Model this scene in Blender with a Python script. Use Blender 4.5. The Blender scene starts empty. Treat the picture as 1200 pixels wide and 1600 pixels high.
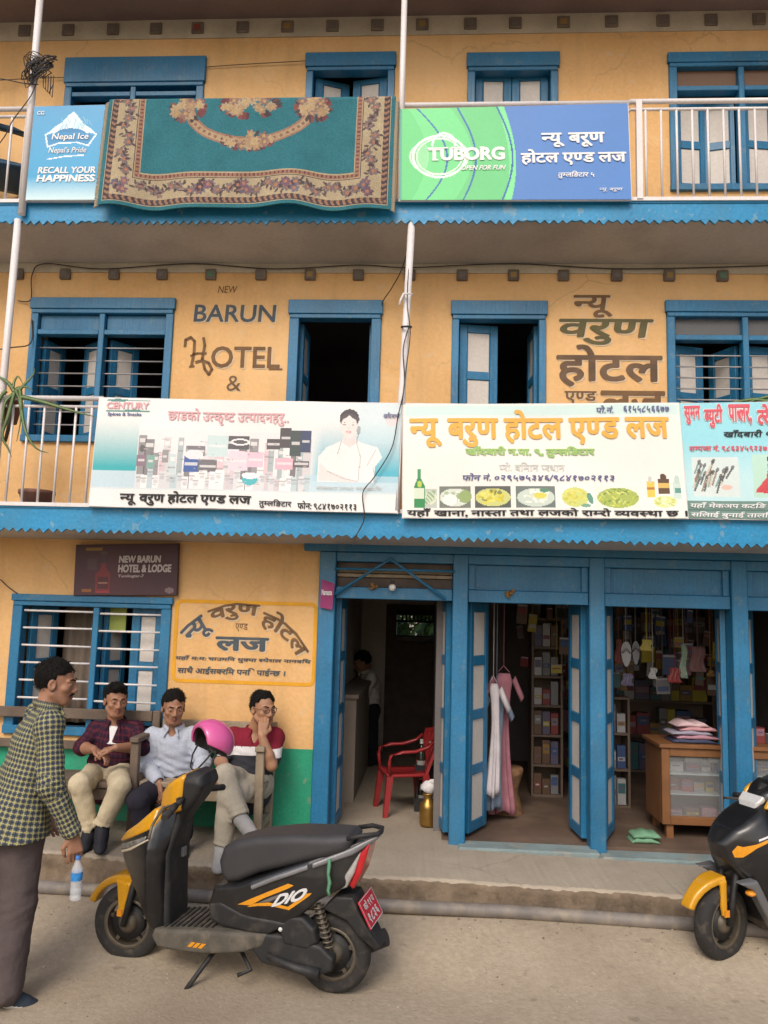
import bpy, bmesh, math, random
import numpy as np
from mathutils import Vector, Matrix, Euler
from mathutils.bvhtree import BVHTree
rad = math.radians
SC = bpy.context.scene
COL = SC.collection
# ---------------------------------------------------------------- camera
F_PX, PIT, ROL, YAW = 1250.0, rad(7.1), rad(1.567), rad(-3.4)
CAM = Vector((0.0, -5.9, 1.93))
_F = Vector((math.sin(YAW)*math.cos(PIT), math.cos(YAW)*math.cos(PIT), math.sin(PIT)))
_R0 = Vector((math.cos(YAW), -math.sin(YAW), 0)); _U0 = _R0.cross(_F)
_R = _R0*math.cos(ROL) + _U0*math.sin(ROL); _U = _U0*math.cos(ROL) - _R0*math.sin(ROL)
cam_data = bpy.data.cameras.new('camera'); cam = bpy.data.objects.new('camera', cam_data); COL.objects.link(cam)
cam_data.sensor_fit = 'VERTICAL'; cam_data.sensor_height = 36.0; cam_data.lens = 36.0*F_PX/1600.0
cam_data.clip_start = 0.05; cam_data.clip_end = 2000
cam.matrix_world = Matrix(((_R.x, _U.x, -_F.x, CAM.x), (_R.y, _U.y, -_F.y, CAM.y), (_R.z, _U.z, -_F.z, CAM.z), (0, 0, 0, 1)))
SC.camera = cam
# ---------------------------------------------------------------- light: bright thin overcast
SUN_EL, SUN_AZ = rad(42), rad(192)      # azimuth measured from +Y towards +X
world = bpy.data.worlds.new('World'); SC.world = world; world.use_nodes = True
_nt = world.node_tree
_sky = _nt.nodes.new('ShaderNodeTexSky'); _sky.sky_type = 'NISHITA'; _sky.sun_disc = False
_sky.sun_elevation = SUN_EL; _sky.sun_rotation = SUN_AZ
_sky.air_density = 1.0; _sky.dust_density = 4.0; _sky.ozone_density = 1.0
_nt.links.new(_sky.outputs[0], _nt.nodes['Background'].inputs[0])
_nt.nodes['Background'].inputs[1].default_value = 0.15
sun_data = bpy.data.lights.new('sun', 'SUN'); sun_data.energy = 1.15; sun_data.angle = rad(24); sun_data.color = (1.0, 0.95, 0.87)
sun = bpy.data.objects.new('sun', sun_data); COL.objects.link(sun)
_sd = Vector((math.sin(SUN_AZ)*math.cos(SUN_EL), math.cos(SUN_AZ)*math.cos(SUN_EL), math.sin(SUN_EL)))
sun.rotation_euler = _sd.to_track_quat('Z', 'Y').to_euler(); sun.location = (0, -5, 20)
SC.view_settings.view_transform = 'Standard'; SC.view_settings.look = 'None'
SC.view_settings.exposure = 0.16; SC.view_settings.gamma = 1.0
try: SC.view_settings.use_curve_mapping = False
except Exception: pass
SC.render.engine = 'CYCLES'
SC.cycles.max_bounces = 8; SC.cycles.diffuse_bounces = 5; SC.cycles.use_denoising = True
SC.cycles.caustics_reflective = False; SC.cycles.caustics_refractive = False

# ---------------------------------------------------------------- measuring helper
def ray(px, py): return _F + _R*((px-600)/F_PX) - _U*((py-800)/F_PX)
def at(px, py, y=0.0):
    d = ray(px, py); t = (y-CAM.y)/d.y; return CAM + d*t
def atz(px, py, z=0.0):
    d = ray(px, py); t = (z-CAM.z)/d.z; return CAM + d*t
# ---------------------------------------------------------------- materials
def mat(name, col, rough=0.6, var=0.12, vs=2.5, bump=0.0, bs=80.0, metal=0.0, streak=0.0, dirt=0.0, dirtcol=(0.16, 0.12, 0.08),
        spec=0.5, trans=0.0, alpha=1.0, coat=0.0, attr=None, emis=None, sss=0.0, fine=0.06, chips=None, fade=None, cracks=0.0, grain=0.0):
    m = bpy.data.materials.new(name); m.use_nodes = True
    nt = m.node_tree; N = nt.nodes; L = nt.links; b = N['Principled BSDF']
    b.inputs['Roughness'].default_value = rough; b.inputs['Metallic'].default_value = metal
    b.inputs['Specular IOR Level'].default_value = spec
    if trans: b.inputs['Transmission Weight'].default_value = trans; b.inputs['IOR'].default_value = 1.3 if trans < 1 else 1.45
    if alpha < 1: b.inputs['Alpha'].default_value = alpha
    if coat: b.inputs['Coat Weight'].default_value = coat; b.inputs['Coat Roughness'].default_value = 0.12
    if sss:
        b.inputs['Subsurface Weight'].default_value = sss; b.inputs['Subsurface Radius'].default_value = (0.012, 0.005, 0.003)
    tc = N.new('ShaderNodeTexCoord')
    def noise(scale, detail=4, stretch=None):
        n = N.new('ShaderNodeTexNoise'); n.inputs['Scale'].default_value = scale; n.inputs['Detail'].default_value = detail
        if stretch:
            mp = N.new('ShaderNodeMapping'); mp.inputs['Scale'].default_value = stretch
            L.new(tc.outputs['Object'], mp.inputs[0]); L.new(mp.outputs[0], n.inputs['Vector'])
        else: L.new(tc.outputs['Object'], n.inputs['Vector'])
        return n.outputs['Fac']
    def mrange(s, a, b_, c, d):
        r = N.new('ShaderNodeMapRange'); r.inputs[1].default_value = a; r.inputs[2].default_value = b_
        r.inputs[3].default_value = c; r.inputs[4].default_value = d; L.new(s, r.inputs[0]); return r.outputs[0]
    def mix(fac, a, b_, mode='MIX'):
        x = N.new('ShaderNodeMix'); x.data_type = 'RGBA'; x.blend_type = mode
        if isinstance(fac, float): x.inputs[0].default_value = fac
        else: L.new(fac, x.inputs[0])
        for i, v in ((6, a), (7, b_)):
            if isinstance(v, tuple): x.inputs[i].default_value = (*v[:3], 1)
            else: L.new(v, x.inputs[i])
        return x.outputs[2]
    if attr:
        a = N.new('ShaderNodeAttribute'); a.attribute_name = attr; base = a.outputs['Color']
    else: base = tuple(col)
    lo, hi = 1-var, 1+var
    v = mix(mrange(noise(vs), 0.3, 0.7, 0, 1), (lo,)*3, (hi,)*3)
    c = mix(1.0, base, v, 'MULTIPLY')
    if fine:
        c = mix(1.0, c, mix(mrange(noise(vs*14+20, 3), 0.3, 0.7, 0, 1), (1-fine,)*3, (1+fine,)*3), 'MULTIPLY')
    if streak:
        s = mrange(noise(1.0, 5, (7, 7, 0.5)), 0.5, 0.75, 0, streak); c = mix(s, c, dirtcol)
    if dirt:
        s = mrange(noise(vs*1.7, 8), 0.52, 0.72, 0, dirt); c = mix(s, c, dirtcol)
    if fade:      # sun-bleached and patched areas
        c = mix(mrange(noise(0.55, 7), 0.46, 0.66, 0, fade[1]), c, fade[0]); c = mix(mrange(noise(3.1, 9), 0.56, 0.66, 0, fade[1]*.7), c, fade[0])
    if chips:     # paint chips and rubbed spots
        c = mix(mrange(noise(13, 10), 0.635, 0.655, 0, chips[1]), c, chips[0]); c = mix(mrange(noise(46, 6), 0.66, 0.69, 0, chips[1]*.8), c, chips[0])
    if cracks:
        v_ = N.new('ShaderNodeTexVoronoi'); v_.feature = 'DISTANCE_TO_EDGE'; v_.inputs['Scale'].default_value = 0.9; wn = N.new('ShaderNodeTexNoise'); wn.inputs['Scale'].default_value = 3.0; wn.inputs['Detail'].default_value = 8
        ad = N.new('ShaderNodeMix'); ad.data_type = 'VECTOR'; ad.inputs[0].default_value = 0.25; L.new(tc.outputs['Object'], wn.inputs['Vector']); L.new(tc.outputs['Object'], ad.inputs[4]); L.new(wn.outputs['Color'], ad.inputs[5]); L.new(ad.outputs[1], v_.inputs['Vector'])
        mm = N.new('ShaderNodeMath'); mm.operation = 'MULTIPLY'; L.new(mrange(v_.outputs['Distance'], 0.0, 0.006, cracks, 0), mm.inputs[0]); L.new(mrange(noise(1.3, 4), 0.5, 0.6, 0, 1), mm.inputs[1]); c = mix(mm.outputs[0], c, dirtcol)
    L.new(c, b.inputs['Base Color']) if not isinstance(c, tuple) else None
    if emis: b.inputs['Emission Color'].default_value = (*emis[:3], 1); b.inputs['Emission Strength'].default_value = emis[3]
    if bump:
        bp = N.new('ShaderNodeBump'); bp.inputs['Strength'].default_value = min(1, bump); bp.inputs['Distance'].default_value = 0.01
        L.new(noise(bs, 6) if not grain else noise(1.0, 6, (grain, grain, grain*.06)), bp.inputs['Height']); L.new(bp.outputs[0], b.inputs['Normal'])
    return m
M = {}
M['yellow'] = mat('yellow_plaster', (0.72, 0.425, 0.175), 0.85, 0.09, 1.1, 0.5, 22, streak=0.34, dirt=0.20, dirtcol=(0.44, 0.27, 0.13), fade=((0.80, 0.53, 0.27), 0.55), chips=((0.62, 0.50, 0.36), 0.30), cracks=0.55)
M['blue'] = mat('blue_gloss_paint', (0.016, 0.150, 0.300), 0.42, 0.20, 2.2, 0.35, 18, streak=0.30, dirt=0.22, dirtcol=(0.075, 0.17, 0.24), chips=((0.11, 0.20, 0.26), 0.38), grain=55, fine=0.12)
M['sky'] = mat('fascia_blue_paint', (0.012, 0.235, 0.470), 0.45, 0.16, 2.0, 0.3, 30, streak=0.28, dirt=0.25, dirtcol=(0.06, 0.22, 0.33), chips=((0.22, 0.33, 0.38), 0.5), fine=0.10)
M['panel'] = mat('greyed_white_paint', (0.62, 0.57, 0.52), 0.6, 0.08, 2.0, 0.25, 25, streak=0.25, dirt=0.15, dirtcol=(0.40, 0.36, 0.32))
M['white'] = mat('white_metal_paint', (0.72, 0.68, 0.67), 0.45, 0.06, 3, 0.1, 40, streak=0.15, dirtcol=(0.40, 0.32, 0.27))
M['band'] = mat('limewashed_band', (0.50, 0.45, 0.36), 0.9, 0.14, 2.5, 0.4, 30, streak=0.2, dirt=0.3, dirtcol=(0.28, 0.21, 0.16))
M['soffit'] = mat('grey_soffit_sheet', (0.45, 0.43, 0.41), 0.8, 0.16, 1.5, 0.3, 15, dirt=0.2, dirtcol=(0.12, 0.10, 0.09))
M['brown'] = mat('brown_soffit_boards', (0.21, 0.155, 0.145), 0.85, 0.15, 2, 0.3, 20)
M['darkwood'] = mat('dark_old_wood', (0.10, 0.075, 0.06), 0.8, 0.25, 9, 0.4, 50)
M['joist'] = mat('grey_joist_wood', (0.17, 0.135, 0.11), 0.85, 0.25, 9, 0.4, 50)
M['wood'] = mat('weathered_bench_wood', (0.13, 0.095, 0.07), 0.8, 0.25, 6, 0.4, 50, streak=0.3, dirtcol=(0.22, 0.19, 0.15))
M['palewood'] = mat('pale_weathered_wood', (0.30, 0.235, 0.16), 0.8, 0.22, 8, 0.4, 50, streak=0.35, dirtcol=(0.16, 0.12, 0.09))
M['orangewood'] = mat('varnished_orange_wood', (0.21, 0.09, 0.032), 0.5, 0.18, 5, 0.1, 40)
M['green'] = mat('green_dado_paint', (0.015, 0.300, 0.165), 0.6, 0.14, 2, 0.4, 26, streak=0.2, dirt=0.35, dirtcol=(0.05, 0.21, 0.135), chips=((0.30, 0.26, 0.18), 0.45))
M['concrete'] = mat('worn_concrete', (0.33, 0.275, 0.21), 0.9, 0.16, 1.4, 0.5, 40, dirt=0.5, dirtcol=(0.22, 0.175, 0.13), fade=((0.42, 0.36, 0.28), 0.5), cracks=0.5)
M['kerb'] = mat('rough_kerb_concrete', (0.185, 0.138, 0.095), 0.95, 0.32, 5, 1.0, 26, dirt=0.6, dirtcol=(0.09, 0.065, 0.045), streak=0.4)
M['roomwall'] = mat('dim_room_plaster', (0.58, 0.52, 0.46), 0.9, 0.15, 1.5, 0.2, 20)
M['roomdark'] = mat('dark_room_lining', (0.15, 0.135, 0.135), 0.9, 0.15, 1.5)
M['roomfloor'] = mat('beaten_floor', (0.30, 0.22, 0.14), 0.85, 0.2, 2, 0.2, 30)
M['black'] = mat('black_iron', (0.02, 0.02, 0.022), 0.5, 0.2, 6)
M['cable'] = mat('dark_cable', (0.035, 0.03, 0.03), 0.6, 0.2, 9)
M['glass'] = mat('dusty_glass', (0.5, 0.5, 0.5), 0.08, 0.05, 3, alpha=0.18)
M['bar'] = mat('grey_iron_bar', (0.34, 0.33, 0.33), 0.5, 0.15, 8, metal=0.3)
def flat(name, col, rough=0.55, **k): 
    if name not in M: M[name] = mat(name, col, rough, k.pop('var', 0.05), k.pop('vs', 4), **k)
    return M[name]

# ---------------------------------------------------------------- mesh builder
class MB:
    def __init__(s): s.v = []; s.f = []; s.m = []; s.sm = []
    def _add(s, vs, fs, m=0, smooth=False):
        b = len(s.v); s.v += [tuple(v) for v in vs]
        for f in fs: s.f.append([b+i for i in f]); s.m.append(m); s.sm.append(smooth)
        return s
    def box(s, x0, x1, y0, y1, z0, z1, m=0):
        vs = [(x, y, z) for z in (z0, z1) for y in (y0, y1) for x in (x0, x1)]
        return s._add(vs, [(0, 2, 3, 1), (4, 5, 7, 6), (0, 1, 5, 4), (2, 6, 7, 3), (0, 4, 6, 2), (1, 3, 7, 5)], m)
    def obox(s, T, sx, sy, sz, m=0):      # box centred on matrix T
        vs = [T @ Vector((x, y, z)) for z in (-sz/2, sz/2) for y in (-sy/2, sy/2) for x in (-sx/2, sx/2)]
        return s._add(vs, [(0, 2, 3, 1), (4, 5, 7, 6), (0, 1, 5, 4), (2, 6, 7, 3), (0, 4, 6, 2), (1, 3, 7, 5)], m)
    def bar(s, a, b, w, d, m=0, up=(0, 0, 1)):  # rectangular bar from a to b
        a = Vector(a); b = Vector(b); z = (b-a).normalized(); u = Vector(up)
        if abs(z.dot(u)) > 0.95: u = Vector((0, 1, 0))
        x = u.cross(z).normalized(); y = z.cross(x)
        vs = [p + x*(i*w/2) + y*(j*d/2) for p in (a, b) for i, j in ((-1, -1), (1, -1), (1, 1), (-1, 1))]
        return s._add(vs, [(3, 2, 1, 0), (4, 5, 6, 7), (0, 1, 5, 4), (1, 2, 6, 5), (2, 3, 7, 6), (3, 0, 4, 7)], m)
    def quad(s, a, b, c, d, m=0): return s._add([a, b, c, d], [(0, 1, 2, 3)], m)
    def poly(s, pts, m=0): return s._add(pts, [tuple(range(len(pts)))], m)
    def tube(s, path, r, n=8, m=0, cap=True, smooth=True):
        path = [Vector(p) for p in path]; k = len(path)
        rs = r if isinstance(r, (list, tuple)) else [r]*k
        vs = []; prev = None
        for i, p in enumerate(path):
            t = (path[min(i+1, k-1)] - path[max(i-1, 0)]).normalized()
            if prev is None:
                u = Vector((0, 0, 1)) if abs(t.z) < 0.9 else Vector((1, 0, 0))
                x = u.cross(t).normalized()
            else: x = (prev - t*prev.dot(t)).normalized()
            prev = x; y = t.cross(x)
            for j in range(n):
                a = 2*math.pi*j/n; vs.append(p + (x*math.cos(a) + y*math.sin(a))*rs[i])
        fs = [(i*n+j, i*n+(j+1) % n, (i+1)*n+(j+1) % n, (i+1)*n+j) for i in range(k-1) for j in range(n)]
        s._add(vs, fs, m, smooth)
        if cap:
            b = len(s.v)-len(vs)
            s.f.append([b+j for j in range(n)][::-1]); s.m.append(m); s.sm.append(False)
            s.f.append([b+(k-1)*n+j for j in range(n)]); s.m.append(m); s.sm.append(False)
        return s
    def lathe(s, prof, n=20, T=None, m=0, smooth=True):   # prof: (r, z) around z
        T = T or Matrix.Identity(4); vs = []; k = len(prof)
        for r, z in prof:
            for j in range(n):
                a = 2*math.pi*j/n; vs.append(T @ Vector((r*math.cos(a), r*math.sin(a), z)))
        fs = [(i*n+j, i*n+(j+1) % n, (i+1)*n+(j+1) % n, (i+1)*n+j) for i in range(k-1) for j in range(n)]
        return s._add(vs, fs, m, smooth)
    def ball(s, c, rx, ry=None, rz=None, n=12, m=0):
        ry = ry or rx; rz = rz or rx; c = Vector(c)
        T = Matrix.Translation(c) @ Matrix.Diagonal((rx, ry, rz, 1))
        return s.lathe([(max(1e-4, math.sin(math.pi*i/n)), -math.cos(math.pi*i/n)) for i in range(n+1)], n+4, T, m)
    def prism(s, poly, y0, y1, m=0):      # polygon in (x,z), extruded along y
        k = len(poly); vs = [(x, y0, z) for x, z in poly] + [(x, y1, z) for x, z in poly]
        fs = [tuple(range(k)), tuple(range(2*k-1, k-1, -1))] + [(i, i+k, (i+1) % k+k, (i+1) % k) for i in range(k)]
        return s._add(vs, fs, m)
    def loft(s, rings, m=0, smooth=True, cap=True, closed=True):
        n = len(rings[0]); vs = [p for r in rings for p in r]; q = n if closed else n-1
        fs = [(i*n+j, i*n+(j+1) % n, (i+1)*n+(j+1) % n, (i+1)*n+j) for i in range(len(rings)-1) for j in range(q)]
        s._add(vs, fs, m, smooth)
        if cap:
            b = len(s.v)-len(vs)
            s.f.append([b+j for j in range(n)][::-1]); s.m.append(m); s.sm.append(False)
            s.f.append([b+(len(rings)-1)*n+j for j in range(n)]); s.m.append(m); s.sm.append(False)
        return s
    def build(s, name, mats, parent=None, bevel=0.0, world=True, fix=True, sharp=None):
        me = bpy.data.meshes.new(name)
        off = Vector(parent_loc(parent)) if (parent is not None and world) else Vector((0, 0, 0))
        me.from_pydata([(v[0]-off.x, v[1]-off.y, v[2]-off.z) for v in s.v], [], s.f)
        for m in (mats if isinstance(mats, (list, tuple)) else [mats]): me.materials.append(m)
        me.polygons.foreach_set('material_index', s.m); me.polygons.foreach_set('use_smooth', s.sm)
        if fix:
            bm = bmesh.new(); bm.from_mesh(me); bmesh.ops.recalc_face_normals(bm, faces=bm.faces); bm.to_mesh(me); bm.free()
        if sharp: me.set_sharp_from_angle(angle=rad(sharp))
        me.update()
        o = bpy.data.objects.new(name, me); COL.objects.link(o)
        if parent is not None: o.parent = parent
        if bevel:
            md = o.modifiers.new('bevel', 'BEVEL'); md.width = bevel; md.segments = 1; md.limit_method = 'ANGLE'
        return o
def parent_loc(p):
    l = Vector((0, 0, 0))
    while p is not None: l += p.location; p = p.parent
    return l
def thing(name, label, cat, loc=(0, 0, 0), rz=0, group=None, kind=None):
    o = bpy.data.objects.new(name, None); COL.objects.link(o); o.empty_display_size = 0.1
    o.location = loc; o.rotation_euler = (0, 0, rz); tag(o, label, cat, group, kind); return o
def tag(o, label=None, cat=None, group=None, kind=None):
    for k, v in (('label', label), ('category', cat), ('group', group), ('kind', kind)):
        if v: o[k] = v
    return o
def copy_tree(o, parent=None):
    c = o.copy(); COL.objects.link(c)
    if parent is not None: c.parent = parent
    for ch in list(o.children): copy_tree(ch, c)
    return c
rnd = random.Random(7)
# ---------------------------------------------------------------- lettering (built-in font; half forms cut from the full letter)
def _raw_text(s, bold):
    cu = bpy.data.curves.new('t', 'FONT'); cu.body = s; cu.size = 1; cu.offset = bold; cu.resolution_u = 3; cu.fill_mode = 'FRONT'
    ob = bpy.data.objects.new('t', cu); COL.objects.link(ob)
    dg = bpy.context.evaluated_depsgraph_get(); ev = ob.evaluated_get(dg); me = ev.to_mesh()
    bm = bmesh.new(); bm.from_mesh(me); ev.to_mesh_clear()
    bpy.data.objects.remove(ob); bpy.data.curves.remove(cu)
    return bm
_tc = {}
def text2d(s, slant=0.0):
    """vertices (x, y, layer) and faces; a letter followed by ~ is a half form. Pieces that overlap get different layers."""
    key = (s, slant)
    if key in _tc: return _tc[key]
    V, Fc = [], []; x = 0.0; layer = 0
    dev = any(0x900 <= ord(c) <= 0x97f for c in s)
    words = s.split(' ') if dev else [s]
    for w in words:
        chunks = []; cur = ''
        i = 0
        while i < len(w):
            if i+1 < len(w) and w[i+1] == '~':
                if cur: chunks.append((cur, False)); cur = ''
                chunks.append((w[i], True)); i += 2
            else: cur += w[i]; i += 1
        if cur: chunks.append((cur, False))
        for c, half in chunks:
            bm = _raw_text(c, 0.0)
            if not bm.verts: bm.free(); continue
            x1 = max(v.co.x for v in bm.verts)
            if half:
                x0 = min(v.co.x for v in bm.verts); cut = x1-0.20
                if cut < x0+0.12: cut = x0 + (x1-x0)*0.6
                bmesh.ops.bisect_plane(bm, geom=bm.verts[:]+bm.edges[:]+bm.faces[:], plane_co=(cut, 0, 0), plane_no=(1, 0, 0), clear_outer=True)
                x1 = cut
            bm.verts.index_update(); b = len(V); lay = {}
            for v0 in bm.verts:
                if v0.index in lay: continue
                layer += 1; st = [v0]; lay[v0.index] = layer % 4
                while st:
                    q = st.pop()
                    for e in q.link_edges:
                        o = e.other_vert(q)
                        if o.index not in lay: lay[o.index] = layer % 4; st.append(o)
            V += [(v.co.x+x+slant*v.co.y, v.co.y, lay[v.index]) for v in bm.verts]; Fc += [[b+v.index for v in f.verts] for f in bm.faces]
            bm.free(); x += x1 - (0.015 if dev else 0)
        x += 0.26
    V = np.array(V); _tc[key] = (V, Fc); return V, Fc
def letter(mb, s, fn, x0, x1, z0, z1, bold=0.02, slant=0.0, m=0, warp=None, dep=(0, -1, 0)):
    """fit text into the box x0..x1, z0..z1 of the (u,v) plane and map it through fn(u,v)->point;
    heavier strokes are laid on as a few shifted coats of paint, each a hair in front of the last"""
    V, Fc = text2d(s, slant); dep = Vector(dep)
    sh = [(0, 0)] + ([(bold*math.cos(k*math.pi/3), bold*math.sin(k*math.pi/3)) for k in range(6)] if bold > 0 else [])
    lo = V[:, :2].min(0)-bold; hi = V[:, :2].max(0)+bold
    for k, (dx, dy) in enumerate(sh):
        U = (V[:, :2]+np.array((dx, dy))-lo)/(hi-lo); pts = []
        for (u, v), l in zip(U, V[:, 2]):
            a, b = x0+(x1-x0)*u, z0+(z1-z0)*v
            if warp: a, b = warp(u, v)
            pts.append(Vector(fn(a, b))+dep*(0.00006*(k*4+l)))
        mb._add(pts, Fc, m)
# ---------------------------------------------------------------- painting a picture into a fine colour grid
class Paint:
    def __init__(s, w, h, cell, bg=(1, 1, 1)):
        s.nx, s.ny = max(2, int(w/cell)), max(2, int(h/cell)); s.w, s.h = w, h
        s.x, s.y = np.meshgrid((np.arange(s.nx)+.5)/s.nx*w, (np.arange(s.ny)+.5)/s.ny*h); s.c = np.ones((s.ny, s.nx, 3))*np.array(bg)
        s.rs = np.random.RandomState(3)
    def put(s, mask, col, a=1.0):
        k = (np.clip(mask, 0, 1)*a)[..., None]; s.c = s.c*(1-k) + np.array(col)*k
    def rect(s, x0, x1, y0, y1, col, a=1.0): s.put((s.x >= x0) & (s.x < x1) & (s.y >= y0) & (s.y < y1), col, a)
    def ell(s, cx, cy, rx, ry, col, a=1.0, rot=0.0, soft=0.0):
        c, n = math.cos(rot), math.sin(rot); dx, dy = s.x-cx, s.y-cy
        d = np.sqrt(((dx*c+dy*n)/rx)**2 + ((-dx*n+dy*c)/ry)**2)
        s.put(np.clip((1-d)/soft+0.5, 0, 1) if soft else d < 1, col, a)
    def poly(s, pts, col, a=1.0):
        ins = np.zeros_like(s.x, bool); k = len(pts)
        for i in range(k):
            (xa, ya), (xb, yb) = pts[i], pts[(i+1) % k]
            if ya == yb: continue
            ins ^= ((ya > s.y) != (yb > s.y)) & (s.x < (xb-xa)*(s.y-ya)/(yb-ya)+xa)
        s.put(ins, col, a)
    def line(s, pts, wd, col, a=1.0):
        for (xa, ya), (xb, yb) in zip(pts[:-1], pts[1:]):
            dx, dy = xb-xa, yb-ya; t = np.clip(((s.x-xa)*dx+(s.y-ya)*dy)/(dx*dx+dy*dy+1e-9), 0, 1)
            s.put(np.hypot(s.x-xa-t*dx, s.y-ya-t*dy) < wd/2, col, a)
    def noise(s, amt, n=4):
        s.c *= 1 + amt*(s.rs.rand(s.ny, s.nx, 1)-.5)
    def mesh(s, name, fn, material, parent=None):
        """cells become faces with one colour each; fn(u,v) gives the point for u,v in 0..1"""
        gu, gv = np.linspace(0, 1, s.nx+1), np.linspace(0, 1, s.ny+1)
        off = parent_loc(parent) if parent is not None else Vector((0, 0, 0))
        vs = [tuple(Vector(fn(u, v))-off) for v in gv for u in gu]; W = s.nx+1
        fs = [(j*W+i, j*W+i+1, (j+1)*W+i+1, (j+1)*W+i) for j in range(s.ny) for i in range(s.nx)]
        me = bpy.data.meshes.new(name); me.from_pydata(vs, [], fs); me.materials.append(material)
        at_ = me.color_attributes.new('paint', 'FLOAT_COLOR', 'CORNER')
        cc = np.repeat(np.concatenate([s.c.reshape(-1, 3), np.ones((s.nx*s.ny, 1))], 1), 4, axis=0)
        at_.data.foreach_set('color', cc.astype(np.float32).ravel()); me.update()
        o = bpy.data.objects.new(name, me); COL.objects.link(o)
        if parent is not None: o.parent = parent
        return o
M['print'] = mat('printed_flex', (1, 1, 1), 0.5, 0.04, 2.0, attr='paint', fine=0.02)
M['woven'] = mat('woven_pile', (1, 1, 1), 0.95, 0.10, 6.0, bump=0.5, bs=220, attr='paint', fine=0.12, spec=0.1)
def lin(r, g, b):   # sRGB 0..255 to linear
    return tuple(((c/255+.055)/1.055)**2.4 if c > 10 else c/255/12.92 for c in (r, g, b))
# ================================================================ ground
def ground_material():
    m = mat('dusty_road_concrete', (0.372, 0.303, 0.220), 0.95, 0.13, 0.7, 0.5, 55, dirt=0.35, dirtcol=(0.30, 0.235, 0.165), fine=0.10)
    nt = m.node_tree; N = nt.nodes; L = nt.links; b = N['Principled BSDF']
    tc = N.new('ShaderNodeTexCoord'); src = b.inputs['Base Color'].links[0].from_socket
    def add(src, scale, lo, hi, col, fac, detail=6, stretch=None):
        n = N.new('ShaderNodeTexNoise'); n.inputs['Scale'].default_value = scale; n.inputs['Detail'].default_value = detail
        mp = N.new('ShaderNodeMapping'); mp.inputs['Scale'].default_value = stretch or (1, 1, 1); mp.inputs['Location'].default_value = (scale*3.1, 1.7, 0)
        L.new(tc.outputs['Object'], mp.inputs[0]); L.new(mp.outputs[0], n.inputs['Vector'])
        r = N.new('ShaderNodeMapRange'); r.inputs[1].default_value = lo; r.inputs[2].default_value = hi; r.inputs[4].default_value = fac; L.new(n.outputs['Fac'], r.inputs[0])
        x = N.new('ShaderNodeMix'); x.data_type = 'RGBA'; L.new(r.outputs[0], x.inputs[0]); L.new(src, x.inputs[6]); x.inputs[7].default_value = (*col, 1)
        return x.outputs[2]
    src = add(src, 0.9, 0.5, 0.72, (0.23, 0.175, 0.12), 0.65)
    src = add(src, 2.3, 0.55, 0.75, (0.42, 0.35, 0.265), 0.6)
    src = add(src, 9.0, 0.64, 0.72, (0.19, 0.15, 0.11), 0.6)
    src = add(src, 60.0, 0.66, 0.74, (0.22, 0.18, 0.135), 0.5, 2)
    src = add(src, 38.0, 0.70, 0.76, (0.55, 0.48, 0.38), 0.5, 2)
    L.new(src, b.inputs['Base Color']); return m
M['road'] = ground_material()
gb = MB(); S_ = 400
nxs = [-S_, -60, -12] + [-6+0.1*i for i in range(121)] + [12, 60, S_]
nys = [-S_, -60, -12] + [-6+0.1*i for i in range(66)] + [6, 40, S_]
_r = np.random.RandomState(1)
def gz(x, y):
    if -6 <= x <= 6 and -6 <= y <= 0.4:
        t = min(1, max(0, (y+1.5)/.68)); return 0.005*math.sin(x*2.1+y*1.3)+0.004*math.sin(y*3.7-x*1.1)+0.002*_r.rand() - 0.004 + .135*t*t*(3-2*t)
    return -0.004
gv = [(x, y, gz(x, y)) for y in nys for x in nxs]; W = len(nxs)
gb._add(gv, [(j*W+i, j*W+i+1, (j+1)*W+i+1, (j+1)*W+i) for j in range(len(nys)-1) for i in range(W-1)], 0, True)
tag(gb.build('ground', M['road']), kind='structure')

# plinth walkway along the shopfronts, with a broken concrete edge
def pl_front(x): return -0.79 + 0.02*math.sin(x*1.7) + 0.012*math.sin(x*5.3+1)
def pl_top(x): return 0.338 - 0.022*(x+0.3)
def chip(x): return .05*max(0, math.sin(x*6.3+math.sin(x*2.1)*2)*math.sin(x*2.9+.7)-.55)+.02*max(0, math.sin(x*17.3+1)*math.sin(x*5.1)-.5)
pb = MB(); n = 520; xs = [-7+13.5*i/n for i in range(n+1)]
rows = []
for x in xs:
    f = pl_front(x); z = pl_top(x); j = lambda a: (_r.rand()-.5)*a
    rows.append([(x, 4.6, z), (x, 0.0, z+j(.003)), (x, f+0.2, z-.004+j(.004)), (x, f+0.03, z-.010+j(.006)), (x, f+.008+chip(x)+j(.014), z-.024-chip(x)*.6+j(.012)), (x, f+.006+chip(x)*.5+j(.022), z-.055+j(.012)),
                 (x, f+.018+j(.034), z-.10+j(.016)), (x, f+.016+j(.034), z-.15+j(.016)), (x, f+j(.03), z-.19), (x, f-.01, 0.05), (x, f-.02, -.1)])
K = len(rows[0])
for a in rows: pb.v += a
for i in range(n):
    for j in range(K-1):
        pb.f.append((i*K+j, (i+1)*K+j, (i+1)*K+j+1, i*K+j+1)); pb.m.append(0 if j < 4 else 1); pb.sm.append(j > 2)
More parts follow.
